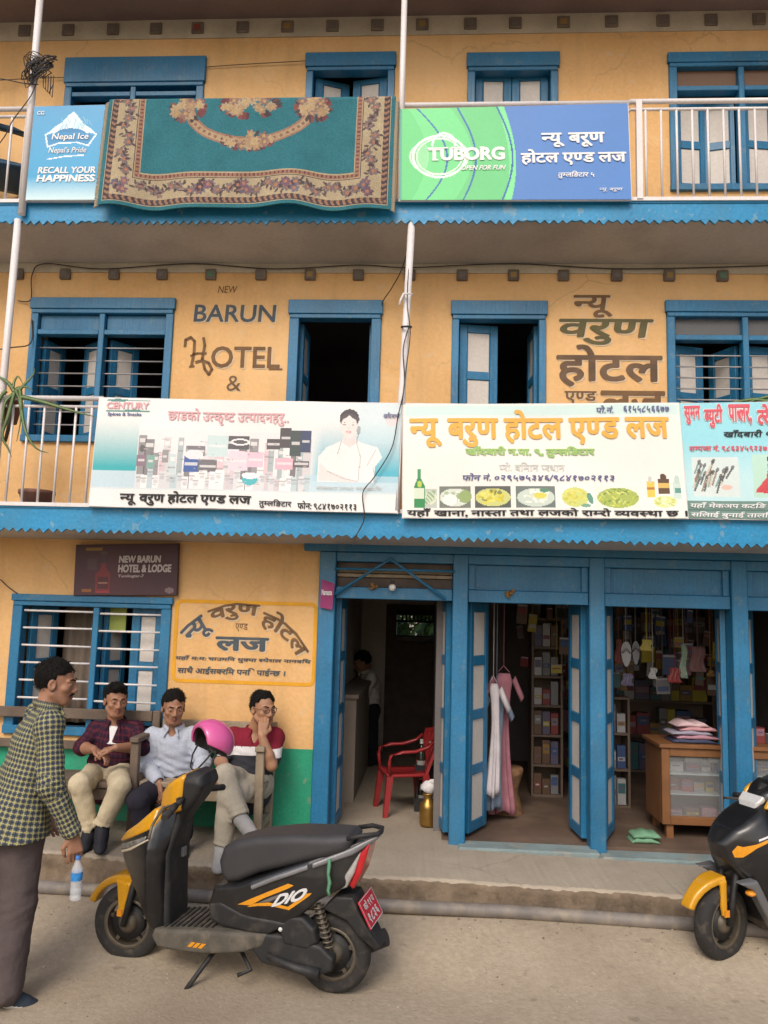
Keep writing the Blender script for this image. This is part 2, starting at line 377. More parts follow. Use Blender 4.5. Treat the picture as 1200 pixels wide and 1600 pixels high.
# grit and pebbles on the road, thickest along the kerb
gr = MB(); rs_ = np.random.RandomState(4)
for k in range(520):
    x = rs_.uniform(-3.2, 3.2); y = -.86-abs(rs_.normal())*.35 if k < 330 else rs_.uniform(-3.0, -.85); r = rs_.uniform(.0025, .0075)*(1.5 if rs_.rand() < .06 else 1); z = gz(x, y)+r*.3
    a = rs_.uniform(.6, 1.3, 6)*r; gr._add([(x-a[0], y, z), (x, y-a[1], z), (x+a[2], y, z), (x, y+a[3], z), (x, y, z+a[4]*.8), (x, y, z-a[5])], [(0, 1, 4), (1, 2, 4), (2, 3, 4), (3, 0, 4), (1, 0, 5), (2, 1, 5), (3, 2, 5), (0, 3, 5)], int(rs_.randint(2)))
tag(gr.build('road_grit', [mat('pale_grit', (.42, .36, .28), .95), mat('dark_grit', (.20, .165, .125), .95)]), kind='stuff')
tag(pb.build('walkway', [M['concrete'], M['kerb']]), kind='structure')

# ================================================================ the hotel
hotel = thing('hotel_building', 'three storey yellow building with blue timber doors, windows and two long balconies', 'building', (0, 0, 0))
def wall_part(name, x0, x1, z0, z1, holes, y0=0.0, y1=0.28, m=None):
    xs = sorted({x0, x1, *[h[0] for h in holes], *[h[1] for h in holes]}); zs = sorted({z0, z1, *[h[2] for h in holes], *[h[3] for h in holes]})
    w = MB()
    for i in range(len(xs)-1):
        for j in range(len(zs)-1):
            a, b, c, d = xs[i], xs[i+1], zs[j], zs[j+1]
            if any(h[0] <= a and b <= h[1] and h[2] <= c and d <= h[3] for h in holes): continue
            w.quad((a, y0, c), (b, y0, c), (b, y0, d), (a, y0, d)); w.quad((b, y1, c), (a, y1, c), (a, y1, d), (b, y1, d))
    for a, b, c, d in holes:
        w.quad((a, y0, c), (a, y1, c), (a, y1, d), (a, y0, d)); w.quad((b, y1, c), (b, y0, c), (b, y0, d), (b, y1, d))
        w.quad((a, y0, d), (a, y1, d), (b, y1, d), (b, y0, d)); w.quad((a, y1, c), (a, y0, c), (b, y0, c), (b, y1, c))
    return w.build(name, m or M['yellow'], hotel, fix=False)
WI = (-3.12, -1.91, 0.97, 1.99); WE = (-3.17, -2.03, 3.16, 4.31); DF = (-1.12, -0.41, 2.58, 4.30); DG = (0.13, 0.84, 2.58, 4.30); WH = (1.735, 2.90, 3.16, 4.31)
WA = (-3.05, -1.90, 5.19, 6.355); DB = (-1.07, -0.36, 4.80, 6.37); DC = (0.22, 0.93, 4.80, 6.35); WD = (1.785, 2.95, 5.19, 6.33)
wall_part('wall', -7, -0.80, 0.25, 2.45, [WI]); wall_part('wall', -7, 6.5, 2.45, 4.72, [WE, DF, DG, WH]); wall_part('wall', -7, 6.5, 4.72, 6.75, [WA, DB, DC, WD])
d = MB()
for (a, b, c, e) in ((-7, -0.815, 0.30, 0.93),): d.box(a, b, -0.004, 0.01, c, e)
d.build('dado', M['green'], hotel)
# body behind the front: end walls, floors, roof
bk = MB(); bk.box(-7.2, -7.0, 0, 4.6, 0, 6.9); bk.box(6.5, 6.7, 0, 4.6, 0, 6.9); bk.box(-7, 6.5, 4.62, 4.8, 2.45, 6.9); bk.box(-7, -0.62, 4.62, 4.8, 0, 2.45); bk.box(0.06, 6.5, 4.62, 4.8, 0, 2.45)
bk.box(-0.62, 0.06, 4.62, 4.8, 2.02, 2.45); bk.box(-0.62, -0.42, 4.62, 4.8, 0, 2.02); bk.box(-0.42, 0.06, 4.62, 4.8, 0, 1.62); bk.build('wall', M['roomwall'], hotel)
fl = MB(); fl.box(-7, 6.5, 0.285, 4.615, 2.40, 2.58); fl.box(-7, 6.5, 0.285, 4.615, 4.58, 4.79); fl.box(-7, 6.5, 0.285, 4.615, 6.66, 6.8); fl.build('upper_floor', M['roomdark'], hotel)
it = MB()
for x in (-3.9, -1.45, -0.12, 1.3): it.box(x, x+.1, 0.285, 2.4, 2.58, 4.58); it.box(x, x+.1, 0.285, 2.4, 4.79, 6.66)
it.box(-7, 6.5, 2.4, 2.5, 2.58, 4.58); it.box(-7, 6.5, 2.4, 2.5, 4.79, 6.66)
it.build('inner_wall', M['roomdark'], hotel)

# ---- frames, leaves
def frame(name, R, head=0.09, jamb=0.06, sill=0.05, mull=None, trans=None, fill_top=False, bottom=True, label=None):
    x0, x1, z0, z1 = R; f = MB(); y0, y1 = -0.022, 0.07
    f.box(x0-.01, x1+.01, y0-.012, y1, z1-head, z1)
    f.box(x0+.004, x1-.004, y0-.006, y1, z1-head-.035, z1-head-.003)
    f.box(x0, x0+jamb, y0, y1, z0, z1-head-.035); f.box(x1-jamb, x1, y0, y1, z0, z1-head-.035)
    if bottom: f.box(x0-.003, x1+.003, y0-.008, y1, z0-.002, z0+sill)
    if mull: f.box(mull-.022, mull+.022, y0+.003, y1-.004, z0+sill, z1-head-.035)
    if trans:
        for a, b in ((x0+jamb, mull-.022), (mull+.022, x1-jamb)) if mull else ((x0+jamb, x1-jamb),):
            f.box(a, b, y0+.006, y1-.006, trans-.02, trans+.02)
            if fill_top: f.box(a+.004, b-.004, 0.02, 0.04, trans+.02, z1-head-.037)
    o = f.build(name, M['blue'], hotel, bevel=0.004); return o
def leaf(parent, hinge, w, h, n, ang, stile=0.055, rail=0.065, t=0.035, name='shutter', top=True):
    """one panelled leaf, hinged at its x=0 edge; ang 0 lies along +X (negative w: along -X)"""
    s = 1 if w > 0 else -1; w = abs(w); L_ = MB()
    def bx(a, b, y0, y1, c, d, m): 
        a, b = (a, b) if s > 0 else (-b, -a); L_.box(a, b, y0, y1, c, d, m)
    bx(0, stile, -t/2, t/2, 0, h, 0); bx(w-stile, w, -t/2, t/2, 0, h, 0)
    ph = (h-rail*(n+1))/n
    for k in range(n+1): bx(stile, w-stile, -t/2+.001, t/2-.001, k*(ph+rail), k*(ph+rail)+rail, 0)
    for k in range(n):
        z = rail+k*(ph+rail); bx(stile, w-stile, -t/2+.011, t/2-.011, z, z+ph, 1)
        for sg in (-1, 1):      # thin bead round the panel
            y = sg*(t/2-.011)
            bx(stile, stile+.008, min(y, y+sg*.006), max(y, y+sg*.006), z, z+ph, 0); bx(w-stile-.008, w-stile, min(y, y+sg*.006), max(y, y+sg*.006), z, z+ph, 0)
    T = Matrix.Translation(Vector(hinge)) @ Matrix.Rotation(ang, 4, 'Z')
    L_.v = [tuple(T @ Vector(v)) for v in L_.v]
    return L_.build(name, [M['blue'], M['panel']], parent, bevel=0.003)
def bars(parent, x0, x1, zs, y=0.035, r=0.006, m=None, name='bar'):
    for z in zs: MB().tube([(x0, y, z), (x1, y, z+rnd.uniform(-.003, .003))], r, 6).build(name, m or M['bar'], parent)
# window E (middle floor, left)
w = frame('window', WE, mull=-2.597, trans=4.035, fill_top=True)
bars(w, -3.11, -2.09, [3.20+0.103*k for k in range(8)])
leaf(w, (-3.10, .09, 3.21), 0.25, .80, 2, rad(78)); leaf(w, (-2.63, .10, 3.21), -0.25, .80, 2, rad(-38)); leaf(w, (-2.565, .10, 3.21), 0.25, .80, 2, rad(52)); leaf(w, (-2.10, .09, 3.21), -0.25, .80, 2, rad(-84))
w = frame('window', WH, mull=2.31, trans=4.025)
bars(w, 1.80, 2.83, [3.22+0.085*k for k in range(9)])
leaf(w, (1.80, .09, 3.21), 0.26, .79, 2, rad(18)); leaf(w, (2.285, .10, 3.21), -0.26, .79, 2, rad(-62)); leaf(w, (2.335, .10, 3.21), 0.26, .79, 2, rad(14)); leaf(w, (2.83, .10, 3.21), -0.24, .79, 2, rad(-80))
g = MB(); g.box(1.796, 2.288, 0.03, 0.034, 4.046, 4.184); g.box(2.332, 2.838, 0.03, 0.034, 4.046, 4.184); g.build('pane', M['glass'], w)
w = frame('door', DF, head=.11, jamb=.075, bottom=False); leaf(w, (-1.04, .10, 2.6), .28, 1.55, 4, rad(88)); leaf(w, (-.49, .10, 2.6), -.28, 1.55, 4, rad(-88))
w = frame('door', DG, head=.11, jamb=.055, bottom=False); leaf(w, (.19, .085, 2.6), .30, 1.55, 4, rad(9), stile=.06); leaf(w, (.78, .10, 2.6), -.28, 1.55, 4, rad(-86))
# top floor
w = frame('window', WA, head=.22, mull=-2.48, trans=6.04)
leaf(w, (-2.98, .09, 5.24), .235, .76, 2, rad(4)); leaf(w, (-2.505, .09, 5.24), -.235, .76, 2, rad(-5)); leaf(w, (-2.455, .09, 5.24), .235, .76, 2, rad(10)); leaf(w, (-1.97, .09, 5.24), -.235, .76, 2, rad(-3))
w = frame('door', DB, head=.12, jamb=.055, bottom=False); leaf(w, (-1.01, .075, 4.81), .285, 1.405, 3, rad(20), stile=.065, rail=.045); leaf(w, (-.42, .075, 4.81), -.285, 1.405, 3, rad(-10), stile=.065, rail=.045)
w = frame('door', DC, head=.12, jamb=.06, bottom=False); leaf(w, (.285, .075, 4.81), .288, 1.405, 3, rad(2), stile=.06, rail=.045); leaf(w, (.865, .075, 4.81), -.288, 1.405, 3, rad(-2), stile=.06, rail=.045)
w = frame('window', WD, head=.085, mull=2.335, trans=6.035)
g = MB(); g.box(1.846, 2.312, 0.03, 0.034, 6.056, 6.208); g.box(2.358, 2.888, 0.03, 0.034, 6.056, 6.208); g.build('pane', flat('brown_board', (.20, .115, .07), .5), w)
leaf(w, (1.85, .085, 5.24), .24, .77, 2, rad(8), stile=.04); leaf(w, (2.31, .085, 5.24), -.225, .77, 2, rad(-14), stile=.035); leaf(w, (2.36, .085, 5.24), .27, .77, 2, rad(8), stile=.05); leaf(w, (2.88, .085, 5.24), -.24, .77, 2, rad(-6))
# ground-floor window
w = frame('window', WI, head=.05, jamb=.075, sill=.06, mull=-2.478)
bars(w, -3.035, -2.505, [1.10+.128*k for k in range(7)], .0, .0085, M['white']); bars(w, -2.455, -1.985, [1.09+.128*k for k in range(7)], .0, .0085, M['white'])
leaf(w, (-3.035, .10, 1.04), .25, .86, 2, rad(66)); leaf(w, (-2.50, .10, 1.04), -.25, .86, 2, rad(-80)); leaf(w, (-2.45, .10, 1.04), .25, .86, 2, rad(74)); leaf(w, (-1.985, .09, 1.04), -.255, .87, 2, rad(-3), stile=.065)
c = MB(); c.loft([[Vector((x, .42+.02*math.sin(x*60)+o, z)) for x, o in [(q_, 0) for q_ in np.linspace(-2.92, -2.62, 18)]+[(q_, .012) for q_ in np.linspace(-2.62, -2.92, 18)]] for z in (1.0, 1.5, 2.0)]); c.build('curtain', flat('brown_cloth', (.24, .19, .15), .9), w)
c = MB(); c.box(-2.46, -2.30, .12, .13, 1.72, 1.93); c.build('curtain', flat('lime_cloth', (.34, .40, .10), .9), w)

# ---- shopfront timber: posts, beam, transoms
for a, b in ((-.812, -.690), (.168, .280), (1.148, 1.258), (2.150, 2.262), (3.15, 3.26), (4.15, 4.26)):
    p = MB(); p.box(a, b, -.045, .10, pl_top(a)-.03, 2.36); p.build('post', M['blue'], hotel, bevel=.006)
bm_ = MB(); bm_.box(-.93, 6.5, -.055, .08, 2.362, 2.44); bm_.box(-.69, 6.5, -.03, .07, 2.29, 2.36); bm_.build('beam', M['blue'], hotel, bevel=.005)
bays = ((-.690, .168), (.280, 1.148), (1.258, 2.150), (2.262, 3.15), (3.26, 4.15), (4.26, 6.5))
for k, (a, b) in enumerate(bays):
    r = MB(); r.box(a+.002, b-.002, -.02, .07, 2.02 - .004*k, 2.105); r.build('door_head', M['blue'], hotel, bevel=.004)
    t = MB()
    if k == 0:
        t.box(a+.002, b-.002, .03, .05, 2.106, 2.175); t.box(a+.002, b-.002, .03, .05, 2.235, 2.289, 0)
        t.box(a+.002, b-.002, .02, .04, 2.18, 2.205, 1); t.box(a+.002, b-.002, .02, .04, 2.212, 2.23, 1)
    else:
        t.box(a+.002, b-.002, .015, .04, 2.106, 2.289)
        t.box(a+.002, a+.05, -.01, .015, 2.106, 2.289); t.box(b-.05, b-.002, -.01, .015, 2.106, 2.289)
    t.build('transom', [M['darkwood'] if k == 0 else M['blue'], M['palewood']], hotel, bevel=.003)
sl = MB()
for a, b in bays[1:]: sl.box(a-.05, b+.05, -.14, .05, pl_top((a+b)/2)-.05, pl_top((a+b)/2)+.022)
sl.build('door_sill', mat('worn_blue_sill', (.21, .27, .27), .9, .2, 4, .5, 30, dirt=.8, dirtcol=(.36, .31, .24)), hotel, bevel=.012)
DZ = .365; DH = 1.65
def shop_leaf(x, w, ang): return leaf(hotel, (x, .115, DZ), w, DH, 4, ang, stile=.055, rail=.07, t=.04, name='door')
shop_leaf(-.675, .34, rad(88)); shop_leaf(.15, -.34, rad(-80))
shop_leaf(.295, .33, rad(63)); shop_leaf(1.135, -.33, rad(-84))
shop_leaf(1.275, .33, rad(68)); shop_leaf(2.135, -.33, rad(-103))
shop_leaf(2.28, .33, rad(60)); shop_leaf(3.135, -.33, rad(-80)); shop_leaf(3.28, .4, rad(2)); shop_leaf(4.13, -.4, rad(-2))
# roof-shaped iron rods over the first doorway
aw = MB(); aw.tube([(-.70, -.06, 2.04), (-.29, -.06, 2.315), (.12, -.06, 2.03)], .012, 6); aw.tube([(-.70, -.05, 2.235), (.18, -.05, 2.235)], .01, 6); aw.build('awning_frame', M['blue'], hotel)

# ---- joist ends under the ceilings
bd = MB(); bd.box(-7, 6.5, -.012, .004, 4.525, 4.60); bd.build('limewash_band', M['band'], hotel)
bd = MB(); bd.box(-7, 6.5, -.012, .004, 6.525, 6.69); bd.build('limewash_band', M['band'], hotel)
spot = [flat('joist_red', (.25, .06, .045)), flat('joist_ochre', (.30, .20, .07)), flat('joist_green', (.10, .20, .13)), flat('joist_grey', (.16, .14, .13))]
def joist(x, z, s, k):
    j = MB(); j.box(x-s/2, x+s/2, -.028, .02, z-s/2, z+s/2); o = j.build('joist_end', M['joist'], hotel, bevel=.006)
    q = MB(); q.box(x-s*.27, x+s*.25, -.033, -.026, z-s*.28, z+s*.22); q.build('painted_boss', spot[k], o)
for k, x in enumerate([-4.08, -3.69, -3.305, -2.924, -2.53, -2.145, -1.757, -1.361, -.974, -.599, -.20, .201, .592, .97, 1.369, 1.761, 2.154, 2.54, 2.93]): joist(x, 4.508, .085, (3, 3, 3, 3, 3, 3, 2, 3, 1, 3, 0, 3, 1, 3, 3, 1, 2, 3, 3)[k])
for k, x in enumerate([-4.15, -3.79, -3.433, -3.062, -2.684, -2.325, -1.979, -1.608, -1.24, -.874, -.51, -.149, .235, .592, .971, 1.347, 1.746, 2.117, 2.485, 2.85]): joist(x, 6.61, .10, (3, 3, 3, 3, 3, 3, 0, 3, 1, 3, 3, 1, 3, 3, 1, 3, 3, 3, 3, 3)[k])
# ---- eave
ev = MB(); ev.box(-7.3, 6.8, -.70, 0.28, 6.692, 6.74); ev.box(-7.3, 6.8, -.75, -.70, 6.66, 6.86)
ev.build('eave', M['brown'], hotel)
rf = MB(); rf.v += [(-7.5, -.80, 6.87), (6.9, -.80, 6.87), (6.9, 2.2, 7.9), (-7.5, 2.2, 7.9), (6.9, 5.2, 6.87), (-7.5, 5.2, 6.87)]; rf.f += [(0, 1, 2, 3), (3, 2, 4, 5), (0, 3, 5), (1, 4, 2)]; rf.m += [0]*4; rf.sm += [False]*4
rf.build('roof', flat('rusty_sheet_roof', (.22, .13, .10), .6), hotel)

# ---- balconies
def balcony(ztop, zc_wall, zc_edge, ztip, yb=-.545):
    s = MB(); x0, x1 = -7, 6.5
    prof = [(0.0, zc_wall), (0.0, ztop-.03), (yb, ztop-.03), (yb, zc_edge)]
    s._add([(x0, y, z) for y, z in prof]+[(x1, y, z) for y, z in prof], [(0, 1, 2, 3), (7, 6, 5, 4), (0, 4, 5, 1), (1, 5, 6, 2), (2, 6, 7, 3), (3, 7, 4, 0)])
    b = s.build('balcony', M['soffit'], hotel)
    f = MB(); zb = ztip+.027; p = .0625; n = int(13.5/p); f.box(x0, x1, yb-.022, yb-.002, zb, ztop)
    for k in range(n):
        a = x0+k*p; jit = rnd.uniform(-.004, .004)
        f.prism([(a+.002, zb), (a+p*.5+jit*1.6, ztip+rnd.choice((0, 0, 0, 0, .004, .008, .016, -.004))+rnd.uniform(-.003, .004)), (a+p-.002, zb)], yb-.021, yb-.003)
    f.box(x0, x1, yb-.03, yb+.02, ztop, ztop+.014)
    f.build('fascia', M['sky'], b); return b
bal2 = balcony(4.79, 4.60, 4.69, 4.642); bal1 = balcony(2.575, 2.41, 2.455, 2.408)
def railing(bal, x0, x1, zb, zt, step, posts=(), r=.0085):
    y = -.575; q = MB(); q.tube([(x0, y, zt), (x1, y, zt)], .018, 8); q.tube([(x0, y, zt-.06), (x1, y, zt-.06)], .011, 6) ; q.box(x0, x1, y-.012, y+.012, zb-.01, zb+.016); q.build('railing', M['white'], bal)
    n = int((x1-x0)/step)
    for k in range(1, n+1): 
        x = x0+k*step
        if x < x1-.02: MB().tube([(x, y, zb), (x, y, zt-.06)], r, 6).build('baluster', M['white'], bal)
    for x in posts: MB().box(x-.02, x+.02, y-.02, y+.02, zb, zt).build('railing_post', M['white'], bal)
railing(bal2, -5.2, -2.97, 4.812, 5.535, .1085, (-2.975,)); railing(bal2, -2.97, 1.34, 4.812, 5.535, .36); railing(bal2, 1.34, 3.7, 4.812, 5.545, .107, (1.40,))
railing(bal1, -5.2, -2.30, 2.597, 3.352, .113, ()); railing(bal1, -2.30, 3.7, 2.597, 3.33, .36)
# white pipe posts carrying the balconies
for path, r in (([(-2.99, -.60, 4.70), (-2.995, -.60, 6.69)], .026), ([(-3.03, -.58, 2.60), (-3.035, -.56, 4.68)], .026), ([(-.268, -.60, 4.80), (-.268, -.60, 6.69)], .022), ([(-.235, -.60, 2.60), (-.215, -.585, 3.4), (-.178, -.535, 4.675)], .026), ([(3.2, -.58, 2.6), (3.2, -.58, 4.68)], .026), ([(3.2, -.6, 4.8), (3.2, -.6, 6.69)], .024)):
    MB().tube(path, r, 10).build('pipe_post', M['white'], hotel)
# ================================================================ signboards
def bil(TL, TR, BR, BL, y, rip=0.0):
    """(u,v,offset) on a board given by its corners (x,z)"""
    def fn(u, v, o=0.0):
        t = (TL[0]+(TR[0]-TL[0])*u, TL[1]+(TR[1]-TL[1])*u); b = (BL[0]+(BR[0]-BL[0])*u, BL[1]+(BR[1]-BL[1])*u)
        w = TR[0]-TL[0]; return Vector((b[0]+(t[0]-b[0])*v, y-o-.010+rip*(.004*math.sin(u*w*6+v*2.5)+.004*math.sin(v*6+u*w*3+1)), b[1]+(t[1]-b[1])*v+.003*rip*math.sin(u*w*5)*(v-.5)))
    return fn
class Board:
    def __init__(s, label, TL, TR, BR, BL, y, cell, frame_m=None, cat='signboard', bg=(1, 1, 1), name='signboard', px=None, thick=.022):
        s.fn = bil(TL, TR, BR, BL, y, 1.0 if px else 0.0); s.w = TR[0]-TL[0]; s.h = TL[1]-BL[1]; c = s.fn(.5, 0)
        s.t = thing(name, label, cat, (c.x, y, c.z)); s.P = Paint(s.w, s.h, cell, bg); s.px = px
        b = MB(); fr = s.fn; pts = [fr(-.004, -.006), fr(1.004, -.006), fr(1.004, 1.006), fr(-.004, 1.006)]
        b._add([p+Vector((0, .006, 0)) for p in pts]+[p+Vector((0, thick, 0)) for p in pts], [(0, 1, 2, 3), (7, 6, 5, 4), (0, 4, 5, 1), (1, 5, 6, 2), (2, 6, 7, 3), (3, 7, 4, 0)])
        b.build('backing_frame', frame_m or M['white'], s.t)
    def U(s, px, py):      # photo measurement -> board u,v
        x0, y0, wx, hy = s.px; return (px-x0)/wx, 1-(py-y0)/hy
    def face(s): return s.P.mesh('panel', lambda u, v: s.fn(u, v), M['print'], s.t)
    def text(s, t, x0, x1, y0, y1, m, bold=.03, slant=0.0, o=.005, px=True, warp=None, name='lettering', ow=0):
        if px: (u0, v1), (u1, v0) = s.U(x0, y0), s.U(x1, y1)
        else: u0, u1, v0, v1 = x0, x1, y0, y1
        b = MB(); letter(b, t, lambda u, v: s.fn(u, v, o), u0, u1, v0, v1, bold, slant, warp=warp); return b.build(name, m, s.t)
INK = flat('black_ink', (.015, .014, .016), .6); PW = flat('white_ink', (.80, .80, .80), .5); PINK = flat('faded_pink_ink', (.72, .40, .42), .6)
ORANGE = flat('orange_ink', (.78, .42, .07), .6); GREENI = flat('leaf_green_ink', (.33, .52, .16), .6); NAVY = flat('navy_ink', (.10, .11, .25), .6); GREYI = flat('ghost_grey_ink', (.62, .62, .60), .6)
HOTELN = 'न~यू बरुण होटल एण~ड लज'
# --- 1 blue beer board with snowy peak
B = Board('blue beer board with a snowy mountain and RECALL YOUR HAPPINESS, on the top balcony', (-2.953, 5.523), (-2.33, 5.532), (-2.31, 4.80), (-2.958, 4.80), -.612, .006)
P = B.P; w, h = P.w, P.h; sx = .54
g = np.clip((P.y/h), 0, 1)[..., None]
P.c = np.where(g < .24, np.array(lin(205, 232, 235))*(1-g/.24)+np.array(lin(60, 160, 208))*(g/.24), np.array(lin(60, 160, 208))*(1-(g-.24)/.76)+np.array(lin(82, 158, 205))*((g-.24)/.76))
def q(l): return [(a*sx, b*h) for a, b in l]
P.poly(q([(.20, .70), (.30, .77), (.40, .82), (.49, .90), (.55, .935), (.61, .89), (.70, .80), (.80, .75), (.87, .70), (.7, .71), (.55, .745), (.4, .72)]), lin(214, 236, 238))
for k in range(40):
    a = P.rs.uniform(.36, .78); b = P.rs.uniform(.74, .88); P.line(q([(a, b), (a+P.rs.uniform(-.05, .05), b-.05)]), .006, lin(150, 195, 215), .6)
P.ell(.53*sx, .70*h, .20*sx, .055*h, lin(52, 128, 180))
P.line(q([(.19, .69), (.23, .56), (.38, .60), (.62, .605), (.78, .57), (.88, .69)]), .011, lin(225, 235, 240)); P.line(q([(.19, .69), (.27, .715), (.36, .70)]), .008, lin(225, 235, 240)); P.line(q([(.88, .69), (.80, .715), (.72, .70)]), .008, lin(225, 235, 240))
P.poly(q([(.24, .575), (.40, .615), (.62, .617), (.76, .58), (.84, .68), (.70, .715), (.36, .715), (.21, .68)]), lin(56, 138, 190))
P.line(q([(.25, .43), (.45, .455), (.72, .468)]), .010, lin(225, 235, 240)); P.noise(.04); B.face()
for t, a, b, c, d, bo, sl in (('Nepal Ice', .28, .78, .615, .70, .02, .1), ("Nepal's Pride", .25, .76, .475, .555, .012, .2), ('RECALL YOUR', .13, .90, .275, .345, .035, .12), ('HAPPINESS', .12, .90, .185, .262, .045, .12)):
    q = MB(); letter(q, t, lambda u, v: B.fn(u, v, .003), a*sx/w, b*sx/w, c, d, bo, sl)
    if t == 'Nepal Ice': letter(q, 'CG', lambda u, v: B.fn(u, v, .003), .05*sx/w, .15*sx/w, .905, .945, .03, 0)
    q.build('lettering', PW, B.t)
# --- 2 green and blue beer board
B = Board('green and blue beer board with white lettering TUBORG on the top balcony', (-.279, 5.475), (1.314, 5.502), (1.332, 4.79), (-.265, 4.79), -.612, .0055)
P = B.P; w, h = P.w, P.h; X = P.x/w; Y = P.y/h
edge = .455+.055*np.sin(np.clip(1-Y, 0, 1)*2.4+.1)
P.put(np.ones_like(X), lin(78, 128, 196)); P.put(X < edge, lin(125, 222, 150)); P.put(X < edge-.03, lin(104, 200, 130)); P.put(X < .20+.12*np.sin((1-Y)*2.6+.2), lin(112, 214, 138)); P.put(X < .02+.10*np.sin((1-Y)*2.6+.2), lin(100, 205, 128))
P.put(X < .012, lin(90, 170, 150))
for a, b in ((.07, .14), (.25, .085), (.425, .07)):
    c = a+b*np.sin((1-Y)*2.75+.05); P.put(np.abs(X-c) < .0042, lin(45, 100, 170))
# ring mark of the brewery
for r0, r1, r2, a0 in ((.115, .225, .010, 1.0), (.128, .20, .008, .7), (.10, .19, .006, .8)):
    d = np.sqrt(((X-.175)/r0)**2+((Y-.47)/r1)**2); P.put((np.abs(d-1) < r2/r0*.55) & ~((X > .27) & (Y < .34)), lin(236, 246, 238), a0)
P.put((np.abs(np.sqrt(((X-.195)/.05)**2+((Y-.60)/.12)**2)-1) < .10) & (Y > .58), lin(236, 246, 238))
P.put(((X-.1)/.028)**2+((Y-.47)/.16)**2 < 1, lin(200, 240, 205), .35); P.noise(.03); B.face()
sb = MB(); letter(sb, 'TUBORG', lambda u, v: B.fn(u, v, .003), .125, .462, .42, .565, .05)
for (a, b, zz) in ((.122, .186, .548), (.143, .170, .421), (.192, .214, .55), (.226, .248, .55), (.252, .27, .55), (.252, .27, .421), (.352, .37, .55), (.352, .372, .421)):      # slab serifs
    sb.poly([B.fn(a, zz, .0055), B.fn(b, zz, .0055), B.fn(b, zz+.016, .0055), B.fn(a, zz+.016, .0055)])
sb.build('lettering', PW, B.t)
B.text('OPEN FOR FUN', .27, .465, .315, .365, PW, .03, .35, px=False); B.text('न~यू बरूण', .62, .895, .545, .70, PW, .035, px=False); B.text('होटल एण~ड लज', .53, .985, .355, .53, PW, .035, px=False)
B.text('तुम~लिङटार ५', .69, .845, .215, .295, PW, .025, .2, px=False); B.text('न~यू बरूण', .865, .965, .075, .115, PW, .01, .2, px=False)
# --- 3 faded white products board
B = Board('long white board of faded packets beside a smiling woman in white, under the black doorway', (-2.306, 3.347), (-.213, 3.327), (-.228, 2.582), (-2.326, 2.59), -.618, .0055, px=(150, 626, 474, 172))
P = B.P; w, h = P.w, P.h
def A(px, py): u, v = B.U(px, py); return u*w, v*h
def R(x0, x1, y0, y1, col, a=1.0): (a0, b1), (a1, b0) = A(x0, y0), A(x1, y1); P.rect(a0, a1, b0, b1, col, a)
def E(cx, cy, rx, ry, col, a=1.0, rot=0, soft=0): c = A(cx, cy); P.ell(c[0], c[1], rx/474*w, ry/172*h, col, a, rot, soft)
P.put(np.ones_like(P.x), lin(232, 230, 228))
yy = (1-P.y/h)*172+626; xx = P.x/w*474+150
teal = np.clip((yy-655)/80, 0, 1)
P.put(((xx < 218) & (yy > 640) & (yy < 742))*teal, lin(62, 172, 178)); P.put(((xx > 486) & (yy > 640) & (yy < 752))*teal*np.clip((xx-486)/20, 0, 1), lin(85, 180, 200)); P.put(((xx > 560) & (yy < 690))*.5, lin(190, 220, 228))
P.put(((yy > 742) & (yy < 768))*.8, lin(182, 210, 222)); P.put(((yy > 766) & (yy < 771))*.6, lin(200, 215, 220)); R(218, 488, 676, 768, lin(226, 224, 224))
for k, c in (((163, 232, 629.5, 631.5), (85, 135, 128)), ((163, 232, 646, 648), (85, 135, 128))): R(*k, lin(*c))
for px, py in ((180, 630), (205, 647)): E(px, py, 18, 2.2, lin(85, 135, 128))
rs = np.random.RandomState(11)
grey = [(95, 92, 96), (120, 116, 120), (205, 200, 202), (222, 205, 210), (70, 68, 74), (150, 165, 168), (190, 210, 212), (235, 232, 230), (215, 180, 188)]
for k in range(26):      # back row, tall packs
    x = 222+k*10.2+rs.uniform(-3, 3); t = rs.uniform(684, 716); wd = rs.uniform(8, 16); c = grey[rs.randint(len(grey))]
    R(x, x+wd, t, 768, lin(*c), .8); R(x+1.5, x+wd-1.5, t+6, t+12, lin(235, 232, 230), .7); R(x, x+wd, t+20, t+23, lin(130, 126, 130), .5)
for (x0, x1, y0, y1, c) in ((440, 457, 669, 700, (88, 84, 88)), (456, 473, 673, 712, (78, 88, 88)), (472, 488, 672, 706, (72, 82, 110)), (419, 441, 686, 702, (92, 88, 92)), (358, 392, 682, 704, (88, 86, 90)), (327, 359, 682, 716, (196, 214, 214)), (297, 325, 700, 716, (120, 118, 122)), (293, 317, 716, 742, (66, 96, 160)), (316, 345, 722, 742, (112, 110, 114)), (362, 392, 706, 738, (228, 205, 214)), (391, 416, 708, 732, (226, 190, 204)), (435, 462, 716, 734, (226, 176, 190)), (462, 487, 720, 730, (100, 96, 100)), (219, 233, 716, 734, (140, 118, 132)), (235, 247, 716, 736, (130, 168, 160)), (258, 268, 708, 728, (150, 148, 150))):
    R(x0, x1, y0, y1, lin(*c)); R(x0+2, x1-2, (y0+y1)/2-2, (y0+y1)/2+2, lin(225, 222, 222), .75)
E(378, 692, 15, 5.5, lin(232, 230, 230)); E(378, 692, 11, 3, lin(95, 92, 96)); E(308, 714, 14, 8, lin(222, 222, 224)); E(226, 706, 4, 6, lin(100, 96, 96))
